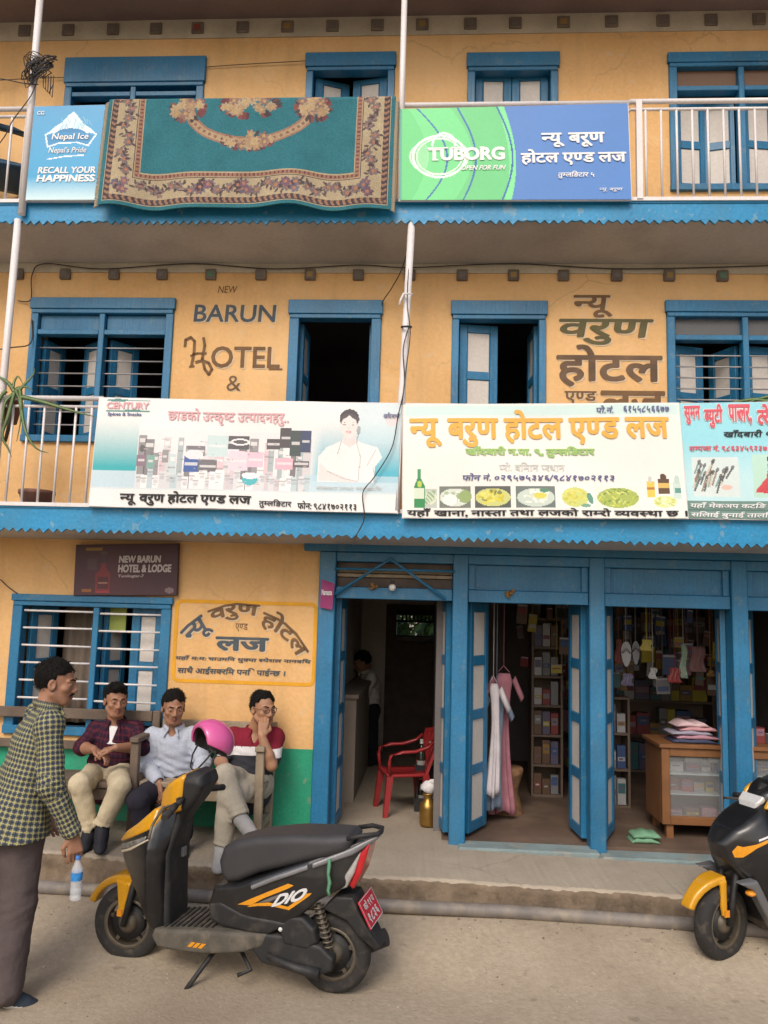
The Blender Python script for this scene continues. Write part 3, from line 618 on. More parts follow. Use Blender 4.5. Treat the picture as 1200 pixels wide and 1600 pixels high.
for k in range(30):      # front row of jars and cartons
    x = 220+k*9+rs.uniform(-3, 3); t = rs.uniform(736, 752); c = [(236, 234, 232), (214, 214, 216), (190, 205, 210), (238, 232, 234), (205, 196, 200)][rs.randint(5)]
    R(x, x+rs.uniform(8, 13), t, 768, lin(*c)); R(x, x+9, t+4, t+6, lin(140, 138, 142), .6); E(x+5, t+10, 4, 3, lin(165, 170, 176), .5)
E(397, 752, 12, 8, lin(80, 178, 186)); E(397, 745, 13, 5, lin(238, 238, 236))
for k in range(160):
    x, y = rs.uniform(220, 486), rs.uniform(690, 766); R(x, x+rs.uniform(2, 6), y, y+.9, lin(*grey[rs.randint(5)]), .5)
# the woman: white blouse, dark tied hair
pp = lambda l: [A(*a) for a in l]
P.poly(pp([(500, 752), (501, 712), (512, 698), (530, 690), (537, 684), (556, 684), (566, 690), (590, 696), (598, 712), (588, 726), (586, 752)]), lin(236, 232, 230)); P.poly(pp([(501, 750), (504, 722), (516, 734), (545, 745), (566, 752)]), lin(232, 218, 214))
for l in ([(515, 735), (540, 746), (562, 750)], [(558, 690), (565, 712), (563, 748)], [(535, 686), (530, 708)], [(588, 700), (576, 724)], [(586, 728), (588, 750)]): P.line(pp(l), .006, lin(178, 168, 172), .8)
P.poly(pp([(536, 690), (538, 676), (556, 676), (558, 690), (548, 698)]), lin(226, 212, 210)); E(545, 652, 15, 15.5, lin(70, 66, 70)); E(560, 670, 3, 7, lin(120, 112, 114), .6); E(545, 664, 12.2, 17.5, lin(234, 220, 216), 1, 0, .15); E(545, 677, 8, 6, lin(234, 220, 216)); E(538, 648.5, 8.5, 3.0, lin(84, 78, 82), 1, .55); E(552, 648.5, 8.5, 3.0, lin(84, 78, 82), 1, -.55); P.line(pp([(560, 674), (558, 690)]), .006, lin(120, 112, 116), .7)
for x in (538, 551): E(x, 661.5, 2.2, .8, lin(110, 98, 100)); E(x, 658.5, 3.2, .5, lin(150, 136, 136))
E(545, 673, 4.2, 1.6, lin(205, 140, 142)); E(545, 672.6, 3, .6, lin(240, 238, 236)); E(545, 667, 1.4, .8, lin(205, 185, 182))
E(610, 652, 10, 10, lin(228, 208, 206), .7); P.noise(.05); B.face()
B.text('CENTURY', 163, 231, 633, 644, PINK, .04); B.text('Spices & Snacks', 166, 220, 649.5, 656.5, NAVY, .03); B.text('छाडको उत~कृष~ट उत~पादनहरु..', 262, 452, 640, 666, PINK, .02)
B.text('न~यू वरुण होटल एण~ड लज', 197, 402, 772, 795, INK, .035); B.text('तुम~लिङटार', 414, 464, 781, 795, INK, .02); B.text('फोन: ९८४१७०२११३', 473, 563, 782, 796, INK, .02); B.text('मसला तथा नमकिन', 500, 600, 757, 764, GREYI, .01); B.text('खाँदबारी', 597, 622, 640, 650, NAVY, .01, .2)
# --- 4 hotel board with food pictures
B = Board('white hotel board with big orange lettering above a row of food pictures', (-.200, 3.318), (1.618, 3.352), (1.662, 2.585), (-.185, 2.552), -.632, .0055, px=(628, 634, 440, 178))
P = B.P; w, h = P.w, P.h; RW, RH = 440, 178
def A(px, py): u, v = B.U(px, py); return u*w, v*h
def R(x0, x1, y0, y1, col, a=1.0): (a0, b1), (a1, b0) = A(x0, y0), A(x1, y1); P.rect(a0, a1, b0, b1, col, a)
def E(cx, cy, rx, ry, col, a=1.0, rot=0, soft=0): c = A(cx, cy); P.ell(c[0], c[1], rx/RW*w, ry/RH*h, col, a, rot, soft)
P.put(np.ones_like(P.x), lin(234, 232, 225)); R(631, 1065, 637, 652, lin(205, 228, 224)); R(631, 1065, 652, 660, lin(222, 230, 226))
def food(x0, x1, y0, y1, bgc, plate, cols, n):
    R(x0, x1, y0, y1, lin(*bgc)); cx, cy, rx, ry = (x0+x1)/2, (y0+y1)/2+1, (x1-x0)*.48, (y1-y0)*.42
    E(cx, cy, rx, ry, lin(*plate)); 
    for k in range(n):
        a, r = rs.uniform(0, 6.28), rs.uniform(0, .8)**.6; c = cols[rs.randint(len(cols))]; E(cx+math.cos(a)*r*rx*.85, cy-1+math.sin(a)*r*ry*.8, rs.uniform(2, 6), rs.uniform(1.2, 3.5), lin(*c), .85, rs.uniform(-1, 1))
food(685, 735, 763, 796, (120, 126, 116), (214, 222, 210), [(232, 234, 230), (160, 180, 140), (120, 140, 100), (210, 215, 200)], 26); E(702, 784, 12, 9, lin(232, 234, 230)); E(726, 779, 10, 10, lin(150, 172, 112))
food(741, 798, 763, 796, (88, 92, 90), (205, 208, 130), [(222, 208, 70), (236, 222, 110), (200, 190, 60), (120, 120, 70)], 34)
food(806, 867, 763, 797, (110, 120, 116), (200, 212, 200), [(232, 234, 222), (222, 228, 205), (240, 240, 232)], 18); E(843, 778, 10, 5, lin(216, 206, 90)); E(850, 770, 8, 3, lin(90, 140, 110))
R(875, 928, 763, 797, lin(232, 232, 228)); E(898, 780, 21, 15, lin(205, 210, 120)); 
for k in range(40): a = rs.uniform(0, 6.28); r = rs.uniform(0, 1)**.5; E(897+math.cos(a)*r*18, 779+math.sin(a)*r*12, 3, 1.2, lin(*[(216, 206, 76), (196, 190, 70), (226, 218, 120)][rs.randint(3)]), .8, rs.uniform(-1, 1))
E(921, 782, 4, 9, lin(96, 150, 130), 1, .3); E(914, 793, 7, 3, lin(120, 165, 140))
R(930, 998, 763, 797, lin(228, 232, 218)); E(964, 781, 32, 15.5, lin(165, 180, 90))
for k in range(70): a = rs.uniform(0, 6.28); r = rs.uniform(0, 1)**.5; E(964+math.cos(a)*r*29, 781+math.sin(a)*r*13, 4.5, 1.1, lin(*[(190, 198, 70), (160, 180, 90), (214, 216, 120), (110, 140, 70)][rs.randint(4)]), .8, rs.uniform(-1, 1))
R(663, 681, 767, 796, lin(190, 196, 186)); R(651, 656, 737, 752, lin(72, 150, 98)); P.poly([A(*a) for a in ((651, 750), (656, 750), (663, 764), (663, 796), (645, 796), (645, 764))], lin(52, 140, 82)); R(646, 662, 766, 782, lin(214, 226, 204)); E(654, 760, 4, 5, lin(190, 205, 90)); E(672, 780, 9, 11, lin(214, 222, 196)); 
for k in range(8): P.line([A(662+k*2, 792-k), A(668+k*1.5, 770)], .004, lin(110, 150, 110), .7)
R(1010, 1021, 756, 780, lin(226, 196, 84)); E(1015, 753, 3, 5, lin(200, 200, 190)); R(1010, 1021, 765, 769, lin(180, 120, 60)); R(1027, 1044, 752, 775, lin(96, 72, 52)); R(1027, 1044, 758, 766, lin(214, 180, 96)); E(1035, 749, 5, 5, lin(90, 66, 52)); R(1050, 1062, 757, 782, lin(198, 216, 206)); E(1056, 753, 4, 7, lin(188, 208, 198)); R(1052, 1062, 766, 774, lin(96, 150, 140)); E(1036, 787, 18, 9, lin(216, 222, 150))
for k in range(26): E(1036+rs.uniform(-14, 14), 787+rs.uniform(-6, 6), 3.5, 1.3, lin(*[(226, 228, 180), (190, 200, 110), (232, 232, 200)][rs.randint(3)]), .9, rs.uniform(-1, 1))
P.noise(.03); B.face()
B.text(HOTELN, 637, 1050, 643, 703, ORANGE, .035); B.text('खाँदबारी न.पा. ९, तुम~लिङटार', 727, 932, 701, 719, GREENI, .055); B.text('प~रो. विमान प~रधान', 780, 884, 726, 740, GREYI, .01)
B.text('फोन नं. ०२९५७५३४६/९८४१७०२११३', 722, 960, 743, 756, NAVY, .02, .15); B.text('पो.नं.', 937, 964, 638, 650, NAVY, .02, .2); B.text('६१५५८५६६७७', 980, 1052, 639, 650, NAVY, .02, .2); B.text('यहाँ खाना, नास~ता तथा लजको राम~रो व~यवस~था छ ।', 634, 1068, 797, 811, INK, .03)
# --- 5 beauty parlour board
B = Board('pale cyan beauty parlour board with red lettering and a girl in a red dress', (1.628, 3.355), (3.20, 3.40), (3.20, 2.60), (1.678, 2.59), -.606, .0055, px=(1062, 630, 340, 180))
P = B.P; w, h = P.w, P.h; RW, RH = 340, 180
P.put(np.ones_like(P.x), lin(150, 214, 226)); yy = (1-P.y/h)*RH+630; P.put(np.clip((yy-690)/60, 0, 1)*.75, lin(205, 232, 234)); R(1062, 1400, 783, 812, lin(112, 142, 134)); R(1062, 1400, 796, 798, lin(90, 118, 110))
R(1073, 1138, 715, 776, lin(214, 226, 224)); R(1158, 1212, 712, 778, lin(186, 222, 206)); R(1230, 1320, 712, 778, lin(205, 205, 214))
for k in range(22):
    x = rs.uniform(1078, 1130); y = rs.uniform(722, 750); c = [(70, 72, 76), (140, 120, 100), (120, 150, 150), (205, 196, 180)][rs.randint(4)]; P.line([A(x, y), A(x-rs.uniform(4, 9), y+rs.uniform(14, 22))], .012, lin(*c), .9); E(x+1, y-2, 2.2, 4, lin(80, 76, 74), .8, -.4)
E(1120, 762, 8, 4, lin(228, 190, 178)); P.poly([A(*a) for a in ((1178, 736), (1192, 736), (1194, 748), (1206, 766), (1202, 772), (1160, 770), (1162, 764), (1176, 748))], lin(206, 76, 84)); E(1185, 724, 6, 8, lin(224, 196, 176)); E(1185, 719, 6.5, 6, lin(50, 46, 48)); R(1181, 1189, 730, 738, lin(224, 196, 176)); E(1181, 730, 2.2, 6, lin(50, 46, 48)); R(1183, 1187, 771, 777, lin(200, 80, 84))
for k in range(7): P.line([A(1185, 750), A(1166+k*6, 769)], .005, lin(170, 52, 60), .5)
P.noise(.03); B.face()
REDI = flat('carmine_ink', (.66, .10, .14), .6)
q2 = MB()
for t, a, b, c, d in (('सुमन', 1068, 1091, 634, 664), ('ब~युटी', 1096, 1122, 632, 670), ('पार~लर,', 1130, 1162, 633, 666), ('ट~रेनिङ सेन~टर', 1170, 1272, 633, 666)):
    for k_, (e_, bo, off) in enumerate(((1, .09, .003), (0, .035, .0072))):
        (u0, v1), (u1, v0) = B.U(a-e_, c-e_), B.U(b+e_, d+e_); letter(q2, t, lambda u, v: B.fn(u, v, off), u0, u1, v0, v1, bo, .1, k_)
q2.build('lettering', [PW, REDI], B.t)
B.text('खाँदबारी ५, तुम~लिङटार', 1121, 1262, 673, 688, INK, .025, .15); B.text('सम~पर~क नं. ९८६३४५९२३७', 1071, 1180, 696, 707, REDI, .025, .15)
B.text('यहाँ मेकअप कटिङ फेसियल थ~रेडिङ तथा महेन~दी गरिन~छ ।', 1066, 1385, 785, 795, PW, .02, .15); B.text('सिलाई बुनाई तालिम साथै पार~लरका सामानहरु पाइन~छ ।', 1066, 1385, 799, 810, PW, .02, .15)
# --- 6 maroon board on the wall above the window
B = Board('dark maroon board reading NEW BARUN HOTEL & LODGE above the ground floor window', (-2.653, 2.364), (-1.874, 2.391), (-1.866, 2.01), (-2.644, 1.99), -.045, .0055, frame_m=flat('maroon_edge', (.05, .02, .03)), thick=.03)
P = B.P; w, h = P.w, P.h
P.put(np.ones_like(P.x), lin(66, 36, 46)); P.put(np.exp(-((P.x/w-.35)/.25)**2-((P.y/h-.35)/.4)**2)*.35, lin(100, 44, 52)); q = lambda l: [(a*w, b*h) for a, b in l]
P.poly(q([(.205, .06), (.35, .06), (.35, .42), (.31, .50), (.305, .62), (.255, .62), (.25, .50), (.205, .42)]), lin(120, 42, 50)); P.rect(.26*w, .30*w, .62*h, .86*h, lin(64, 48, 52)); P.rect(.25*w, .31*w, .80*h, .86*h, lin(82, 62, 60)); P.rect(.225*w, .335*w, .12*h, .36*h, lin(78, 34, 42)); P.rect(.235*w, .325*w, .22*h, .26*h, lin(150, 110, 96)); P.rect(.215*w, .345*w, .05*h, .075*h, lin(150, 52, 56))
P.rect(.12*w, .21*w, .50*h, .72*h, lin(84, 64, 66), .6); P.rect(.10*w, .26*w, .88*h, .94*h, lin(150, 120, 40), .7); P.rect(.08*w, .17*w, .06*h, .12*h, lin(150, 92, 42), .8); P.ell(.93*w, .09*h, .045*w, .055*h, lin(120, 100, 104)); P.noise(.06); B.face()
DW = flat('dull_white_ink', (.52, .46, .45), .6)
B.text('NEW BARUN', .43, .84, .63, .775, DW, .05, .08, px=False); B.text('HOTEL & LODGE', .425, .945, .44, .60, DW, .05, .08, px=False); B.text('Tumlingtar-7', .43, .68, .33, .40, DW, .02, .08, px=False)

# ================================================================ lettering painted on the wall
DKB = mat('slate_sign_paint', (.070, .090, .108), .8, .15, 6, dirt=.3, dirtcol=(.25, .17, .08)); BRW = mat('brown_sign_paint', (.175, .095, .042), .8, .2, 6, dirt=.25, dirtcol=(.3, .18, .08)); OLV = mat('olive_sign_paint', (.115, .10, .042), .8, .2, 5, dirt=.25, dirtcol=(.3, .18, .08)); PSH = mat('cream_sign_paint', (.66, .52, .36), .8, .1, 6)
def wall_text(name, t, x0, x1, y0, y1, m, bold=.04, slant=0, sh=(.010, -.010), warp=None, label=None, shm=None):
    a = at(x0, y0); b = at(x1, y1); f = MB()
    x_0, x_1, z_0, z_1 = a.x, b.x, b.z, a.z
    if sh: letter(f, t, lambda u, v: Vector((u+sh[0], -.0018, v+sh[1])), x_0, x_1, z_0, z_1, bold*.9, slant, 1, warp)
    letter(f, t, lambda u, v: Vector((u, -.0045, v)), x_0, x_1, z_0, z_1, bold, slant, 0, warp)
    o = f.build(name, [m, shm or PSH], hotel)
    if label: o['label'] = label
    return o
wall_text('painted_lettering', 'NEW', 341, 371, 447, 458, BRW, .0, .2, sh=None); wall_text('painted_lettering', 'BARUN', 304, 431, 476, 504, DKB, .018, .05)
wall_text('painted_lettering', 'OTEL', 331, 437, 541, 576, BRW, .018); 
# the swash H
hb = MB(); Q = lambda l, o: [at(x, y, -o) for x, y in l]
for l, r in (([(289, 541), (290, 531), (298, 527), (304, 533), (303, 552), (299, 572)], 2.0), ([(318, 528), (320, 540), (316, 560), (320, 577), (326, 585), (331, 577), (326, 567), (316, 563), (306, 566)], 2.0), ([(298, 556), (308, 552), (322, 552)], 1.5), ([(296, 573), (303, 572)], 1.5)):
    pts = Q(l, .004); r = r/212
    for a, b in zip(pts[:-1], pts[1:]):
        d = (b-a).normalized(); nrm = Vector((-d.z, 0, d.x))*r*1.2; e = d*r*.6
        hb.quad(a-nrm-e, b-nrm+e, b+nrm+e, a+nrm-e)
hb.build('painted_lettering', BRW, hotel)
lw = MB(); a, b = at(420, 571, -.0045), at(441, 578, -.0045); lw.quad((a.x, -.0048, b.z), (b.x, -.0048, b.z), (b.x, -.0048, b.z+.012), (a.x, -.0048, b.z+.012)); lw.build('painted_lettering', BRW, hotel)
wall_text('painted_lettering', '&', 355, 376, 587, 611, BRW, .0, 0, sh=(.006, -.006)); wall_text('painted_lettering', 'LODGE', 275, 420, 625, 660, DKB, .05)
wall_text('painted_lettering', 'न~यू', 896, 957, 461, 497, BRW, .025, .1); wall_text('painted_lettering', 'वरुण', 873, 1022, 498, 540, OLV, .028, .1); wall_text('painted_lettering', 'होटल', 869, 1036, 538, 606, mat('russet_sign_paint', (.14, .085, .05), .8, .3, 4, dirt=.3, dirtcol=(.3, .18, .08)), .028)
wall_text('painted_lettering', 'एण~ड', 882, 932, 611, 631, BRW, .02); wall_text('painted_lettering', 'लज', 938, 1040, 610, 655, BRW, .03)
# --- framed notice painted beside the ground-floor window
mu = MB(); a, b = at(275, 936), at(492, 1073); bx0, bx1, bz0, bz1 = a.x, b.x, b.z, a.z; rr, th = .05, .026
def rrect(i, y): 
    pts = []
    for cx, cz, a0 in ((bx1-rr, bz1-rr, 0), (bx0+rr, bz1-rr, 90), (bx0+rr, bz0+rr, 180), (bx1-rr, bz0+rr, 270)):
        for k in range(6): t = rad(a0+k*18); pts.append((cx+(rr-i)*math.cos(t), y, cz+(rr-i)*math.sin(t)))
    return pts
o_, i_ = rrect(0, -.003), rrect(th, -.003); n = len(o_)
mu._add(o_+i_, [(k, (k+1) % n, n+(k+1) % n, n+k) for k in range(n)])
mu.build('painted_border', mat('mustard_border_paint', (.72, .34, .012), .7, .12, 5), hotel)
def circ(A, B_, C_):
    ax, ay = A; bx, by = B_; cx, cy = C_; d = 2*(ax*(by-cy)+bx*(cy-ay)+cx*(ay-by))
    ux = ((ax*ax+ay*ay)*(by-cy)+(bx*bx+by*by)*(cy-ay)+(cx*cx+cy*cy)*(ay-by))/d; uy = ((ax*ax+ay*ay)*(cx-bx)+(bx*bx+by*by)*(ax-cx)+(cx*cx+cy*cy)*(bx-ax))/d
    return ux, uy, math.hypot(ax-ux, ay-uy)
pA, pB, pC = [(p.x, p.z) for p in (at(286, 993), at(380, 949), at(485, 1018))]
ux, uy, ur = circ(pA, pB, pC); t0 = math.atan2(pA[1]-uy, pA[0]-ux); t1 = math.atan2(pC[1]-uy, pC[0]-ux)
def arc(u0, u1, hh, dz=0, dx=0):
    def wf(u, v):
        t = t0+(t1-t0)*(u0+(u1-u0)*u); r = ur+.035-hh*(1-v); return ux+r*math.cos(t)+dx, uy+r*math.sin(t)+dz
    return wf
for t, u0, u1, hh in (('न~यू', 0.0, .20, .17), ('वरुण', .215, .555, .125), ('होटल', .585, 1.0, .165)):
    f = MB(); letter(f, t, lambda u, v: Vector((u, -.002, v)), 0, 1, 0, 1, .035, 0, 1, arc(u0, u1, hh, -.010, .008)); letter(f, t, lambda u, v: Vector((u, -.0045, v)), 0, 1, 0, 1, .03, 0, 0, arc(u0, u1, hh)); f.build('painted_lettering', [BRW if u0 else DKB, PSH], hotel)
wall_text('painted_lettering', 'एण~ड', 368, 387, 974, 987, BRW, .0, 0, sh=None); wall_text('painted_lettering', 'लज', 337, 420, 994, 1019, DKB, .04, 0)
wall_text('painted_lettering', 'यहाँ म:म: चाउमिन थुक~पा स~पेशल नानबिथ', 275, 486, 1023, 1039, DKB, .025, .1, sh=None); wall_text('painted_lettering', 'साथै आईसक~रिम पनि पाईन~छ ।', 278, 446, 1040, 1058, DKB, .025, .1, sh=None)
# ================================================================ carpet over the top railing
cw, ch = 2.06, .90; P = Paint(cw, ch, .0055); P.rs = np.random.RandomState(5); rs = P.rs
TEAL, CREAM, DK, TAN, MAR = lin(58, 114, 124), lin(172, 157, 130), lin(82, 72, 76), lin(150, 118, 98), lin(118, 74, 78)
x, y = P.x, P.y; ed = np.minimum(np.minimum(x, cw-x), y)         # distance from the sides and the lower hem
side = np.minimum(x, cw-x)
P.put(np.ones_like(x), TEAL); P.put(ed > .028, CREAM); P.put(ed > .035, DK)
ph = np.where(side < y, y, x); P.put((ed > .04) & (ed < .078) & (np.sin(ph*2*math.pi/.042+np.sin(ed*120)) > .1), TAN); P.put((ed > .078) & (ed < .083), CREAM); P.put(ed > .083, CREAM)
P.put(ed > .222, DK); P.put((ed > .226), CREAM); P.put((ed > .232) & (ed < .262), TAN); P.put((ed > .236) & (ed < .258) & (np.sin(ph*2*math.pi/.03) > .3), MAR); P.put(ed > .262, CREAM); P.put(ed > .268, TEAL)
def vine(p0, p1, n, hor):
    pts = []
    for k in range(n*8+1):
        t = k/(n*8); a = p0[0]+(p1[0]-p0[0])*t; b = p0[1]+(p1[1]-p0[1])*t; o = .028*math.sin(t*n*math.pi*2); pts.append((a, b+o) if hor else (a+o, b))
    P.line(pts, .008, lin(100, 92, 88))
    for k in range(0, 2*len(pts)):
        a, b = pts[k//2]; an = rs.uniform(0, 6.28); d = .034*rs.uniform(.6, 1.3); P.ell(a+d*math.cos(an), b+d*math.sin(an), .019, .008, DK, .9, an)
        if k % 5 == 3: flower(a, b, .036)
def flower(a, b, r, c1=None, c2=None):
    for k in range(6): t = k*math.pi/3+rs.uniform(0, .5); P.ell(a+r*.6*math.cos(t), b+r*.6*math.sin(t), r*.5, r*.32, c1 or lin(122, 108, 108), .9, t)
    P.ell(a, b, r*.36, r*.36, c2 or lin(168, 120, 100))
vine((.155, .25), (.155, .9), 3, False); vine((cw-.155, .25), (cw-.155, .9), 3, False); vine((.25, .152), (cw-.25, .152), 7, True)
for a, b in ((.16, .16), (cw-.16, .16), (cw/2, .155), (.72, .15), (1.36, .15)):
    for k in range(5): flower(a+rs.uniform(-.05, .05), b+rs.uniform(-.04, .04), .034, [DK, lin(120, 96, 110), lin(108, 104, 118)][k % 3])
# garland in the field
gp = [(.66+.0+.74*t, .72-.30*math.sin(math.pi*(t))**.9*1.0+0) for t in np.linspace(0, 1, 26)]
gp = [(1.03-.44*math.cos(math.pi*t), .80-.30*math.sin(math.pi*t)**.8) for t in np.linspace(0, 1, 26)]
P.line(gp, .074, lin(150, 118, 102)); P.line(gp, .046, lin(168, 146, 118))
for k in range(0, 26, 1): P.ell(gp[k][0], gp[k][1], .012, .012, MAR, .7)
def bunch(cx, cy, rx, ry, n):
    for k in range(n*2): t = rs.uniform(0, 6.28); P.ell(cx+math.cos(t)*rx, cy+math.sin(t)*ry, .03, .012, [MAR, lin(130, 84, 80), DK][k % 3], .95, t)
    for k in range(n): t, r = rs.uniform(0, 6.28), rs.uniform(0, .9)**.6; flower(cx+math.cos(t)*r*rx, cy+math.sin(t)*r*ry, .034, [lin(176, 156, 126), lin(164, 138, 112), lin(140, 112, 104)][k % 3], lin(178, 150, 108))
bunch(.58, .76, .11, .09, 16); bunch(1.48, .76, .11, .09, 16); bunch(1.03, .505, .17, .055, 14); bunch(1.03, .78, .20, .085, 26)
P.noise(.22)
carpet = thing('carpet', 'teal carpet with cream flowered border hung over the top balcony railing', 'carpet', (-1.35, -.60, 4.72))
def carp(u, v):
    s = v*.90; X_ = -2.385+2.075*u; fold = math.sin(u*21+.6)*.5+math.sin(u*9.5+2)*.5
    if s < .835:
        k = 1-s/.835; z = 4.715+s+.012*fold*k+.006*math.sin(u*5); y = -.640-.034*k**.8*(fold+.6)-.01*math.sin(u*30)*k
        return Vector((X_-.010*k, y, z))
    t = (s-.835)/.065*math.pi; return Vector((X_, -.588-.04*math.cos(min(t, math.pi)), 5.55+.03*math.sin(min(t, math.pi))))
pile = P.mesh('pile', carp, M['woven'], carpet); pile.data.polygons.foreach_set('use_smooth', [True]*len(pile.data.polygons))
sd_ = pile.modifiers.new('thickness', 'SOLIDIFY'); sd_.thickness = .009; sd_.offset = 0
for u, sg in ((0.0, -1), (1.0, 1)):
    f = MB(); 
    for k in range(70):
        p = carp(u, k/76); f.tube([p+Vector((-sg*.006, 0, 0)), p+Vector((sg*.012, -.003, -.006)), p+Vector((sg*.026, rnd.uniform(-.006, .004), -.022))], [.004, .005, .004], 5)
    f.build('fringe', flat('cream_fringe', (.42, .36, .27), .95), carpet)
# ================================================================ small things on and around the front
# pipe lying along the kerb
pp_ = [atz(x, y, .165) for x, y in ((-60, 1378), (130, 1389), (330, 1400), (590, 1414), (800, 1424), (1075, 1443), (1300, 1462))]
tag(MB().tube([Vector(p)+Vector((0, -.01, 0)) for p in pp_], .040, 12).build('drain_pipe', mat('dirty_grey_pipe', (.17, .15, .135), .6, .2, 6, streak=.5, dirt=.6, dirtcol=(.34, .28, .2))), 'long grey pipe lying on the road at the foot of the kerb', 'pipe')
lp = atz(962, 1488, .004); q = MB(); q._add([lp+Vector(v) for v in ((-.07, .01, 0), (-.03, -.01, .006), (.06, -.012, .004), (.075, .012, .002), (-.02, .012, .008), (-.06, .03, .012))], [(0, 1, 4, 5), (1, 2, 3, 4)])
tag(q.build('paper_scrap', M['panel']), 'small white scrap of paper lying on the open road', 'litter')
# cables
def cable(path, r, label, name='cable', m='cable', sub=6):
    P_ = [Vector(p) for p in path]; out = []
    for i in range(len(P_)-1):
        p0, p1, p2, p3 = P_[max(i-1, 0)], P_[i], P_[i+1], P_[min(i+2, len(P_)-1)]
        for k in range(sub):
            t = k/sub; out.append(.5*((2*p1)+(p2-p0)*t+(2*p0-5*p1+4*p2-p3)*t*t+(3*p1-p0-3*p2+p3)*t**3))
    out.append(P_[-1]); return tag(MB().tube(out, r, 5).build(name, M[m]), label, 'cable')
cable([at(640, 380, -.54), at(628, 420, -.4), at(612, 450, -.2), at(597, 474, -.04), at(596, 500, -.03)], .004, 'thin dark cable slanting from the pole to the corner of the black doorway')
cable([at(640, 508, -.62), at(630, 545, -.62), at(632, 600, -.63), at(622, 650, -.66), at(612, 700, -.66), at(585, 745, -.66), at(567, 770, -.66), at(569, 810, -.63), at(556, 838, -.61), at(552, 853, -.60)], .004, 'thin dark cable looping down over the white products board')
cable([at(640, 400, -.56), at(636, 470, -.60), at(641, 520, -.62), at(634, 580, -.62), at(628, 633, -.64)], .0035, 'thin cable running straight down the middle pole')
cable([at(-60, 118, -.5), at(0, 123, -.58), at(36, 130, -.62), at(60, 132, -.63)], .004, 'upper cable running left from the tangle on the pole')
cable([at(60, 120, -.63), at(48, 150, -.64), at(20, 188, -.64), at(6, 215, -.62), at(-30, 260, -.6)], .004, 'cable drooping from the tangle to the left balcony rail')
cable([at(-40, 128, -.1), at(60, 122, -.03), at(200, 118, -.02), at(330, 104, -.02), at(480, 95, -.03)], .003, 'thin cable stretched across the top floor wall')
cable([at(28, 470, -.02), at(48, 468, -.03), at(50, 430, -.03), at(70, 412, -.04), at(160, 420, -.03), at(300, 412, -.03), at(430, 420, -.03), at(560, 414, -.03), at(640, 418, -.04), at(800, 412, -.03), at(980, 420, -.03), at(1230, 414, -.03)], .0045, 'dark cable stapled along the wall under the joist ends')
cable([at(-20, 548, -.3), at(18, 543, -.2), at(48, 536, -.05), at(50, 500, -.03)], .005, 'pair of dark wires entering beside the left window')
cable([at(0, 905, -.02), at(14, 918, -.02), at(28, 928, -.03)], .004, 'short dark wire above the corner of the ground floor window')
# tangle of wire on the pole
tg = MB(); c = at(64, 112, -.63); rs = np.random.RandomState(9)
for k in range(26):
    pts = []; ph, a, b = rs.uniform(0, 6.28), rs.uniform(.03, .11), rs.uniform(.04, .13); ox, oz = rs.uniform(-.05, .05), rs.uniform(-.05, .06)
    for i in range(14): t = i/13*6.28*rs.uniform(.85, 1.1); pts.append(c+Vector((ox+a*math.cos(t+ph), -.03+.03*math.sin(2*t+ph), oz+b*math.sin(t)*.8)))
    tg.tube(pts, .0035, 5)
for k in range(5):
    pts = [c+Vector((.03+.02*k, -.02, -.05)), c+Vector((.05+.018*k, -.04, -.15-.02*k)), c+Vector((.09, -.03, -.19)), c+Vector((.11, -.02, -.12))]; tg.tube(pts, .0035, 5)
tag(tg.build('wire_tangle', M['cable']), 'tangled bundle of dark wire tied round the white pole on the top floor', 'wire')
# bands and twine on the middle pole
for px, py, r in ((638, 460, .006), (635, 511, .008)):
    p = at(px, py, -.59); b = MB(); b.tube([p+Vector((.033*math.cos(t), .033*math.sin(t), .008*math.sin(t))) for t in np.linspace(0, 6.28, 13)], r, 6)
    if py < 480: b.tube([p+Vector((-.03, -.02, 0)), p+Vector((-.05, -.03, -.05)), p+Vector((-.06, -.03, -.09))], .008, 6)
    tag(b.build('pole_tie', M['white'] if py < 480 else M['black']), 'pale cloth tie knotted round the middle pole' if py < 480 else 'black tape wound round the middle pole', 'tie')
# trailing aloe in a hanging pot, and pots
def blade(mb, path, w, th=.004):
    P_ = [Vector(p) for p in path]; out = []
    for i in range(len(P_)-1):
        p0, p1, p2, p3 = P_[max(i-1, 0)], P_[i], P_[i+1], P_[min(i+2, len(P_)-1)]
        for k in range(5):
            t = k/5; out.append(.5*((2*p1)+(p2-p0)*t+(2*p0-5*p1+4*p2-p3)*t*t+(3*p1-p0-3*p2+p3)*t**3))
    out.append(P_[-1]); n = len(out); rings = []
    for i, p in enumerate(out):
        t = (out[min(i+1, n-1)]-out[max(i-1, 0)]).normalized(); s = t.cross(Vector((0, 1, 0))); s = s.normalized() if s.length > .05 else Vector((1, 0, 0)); k = w*(1-(i/(n-1))**1.6)*.5+.0012; u = s.cross(t)
        rings.append([p-s*k+u*.3*k, p-u*th, p+s*k+u*.3*k, p+u*th*.4])
    mb.loft(rings)
M['leafg'] = mat('aloe_green', (.13, .20, .075), .5, .25, 12, dirt=.3, dirtcol=(.25, .22, .10)); M['clay'] = mat('clay_pot', (.17, .075, .055), .8, .2, 6, streak=.4, dirtcol=(.28, .18, .14))
al = thing('potted_aloe', 'straggling green aloe drooping from a pot over the left balcony rail', 'plant', at(12, 660, -.5))
lv = MB(); y = -.60
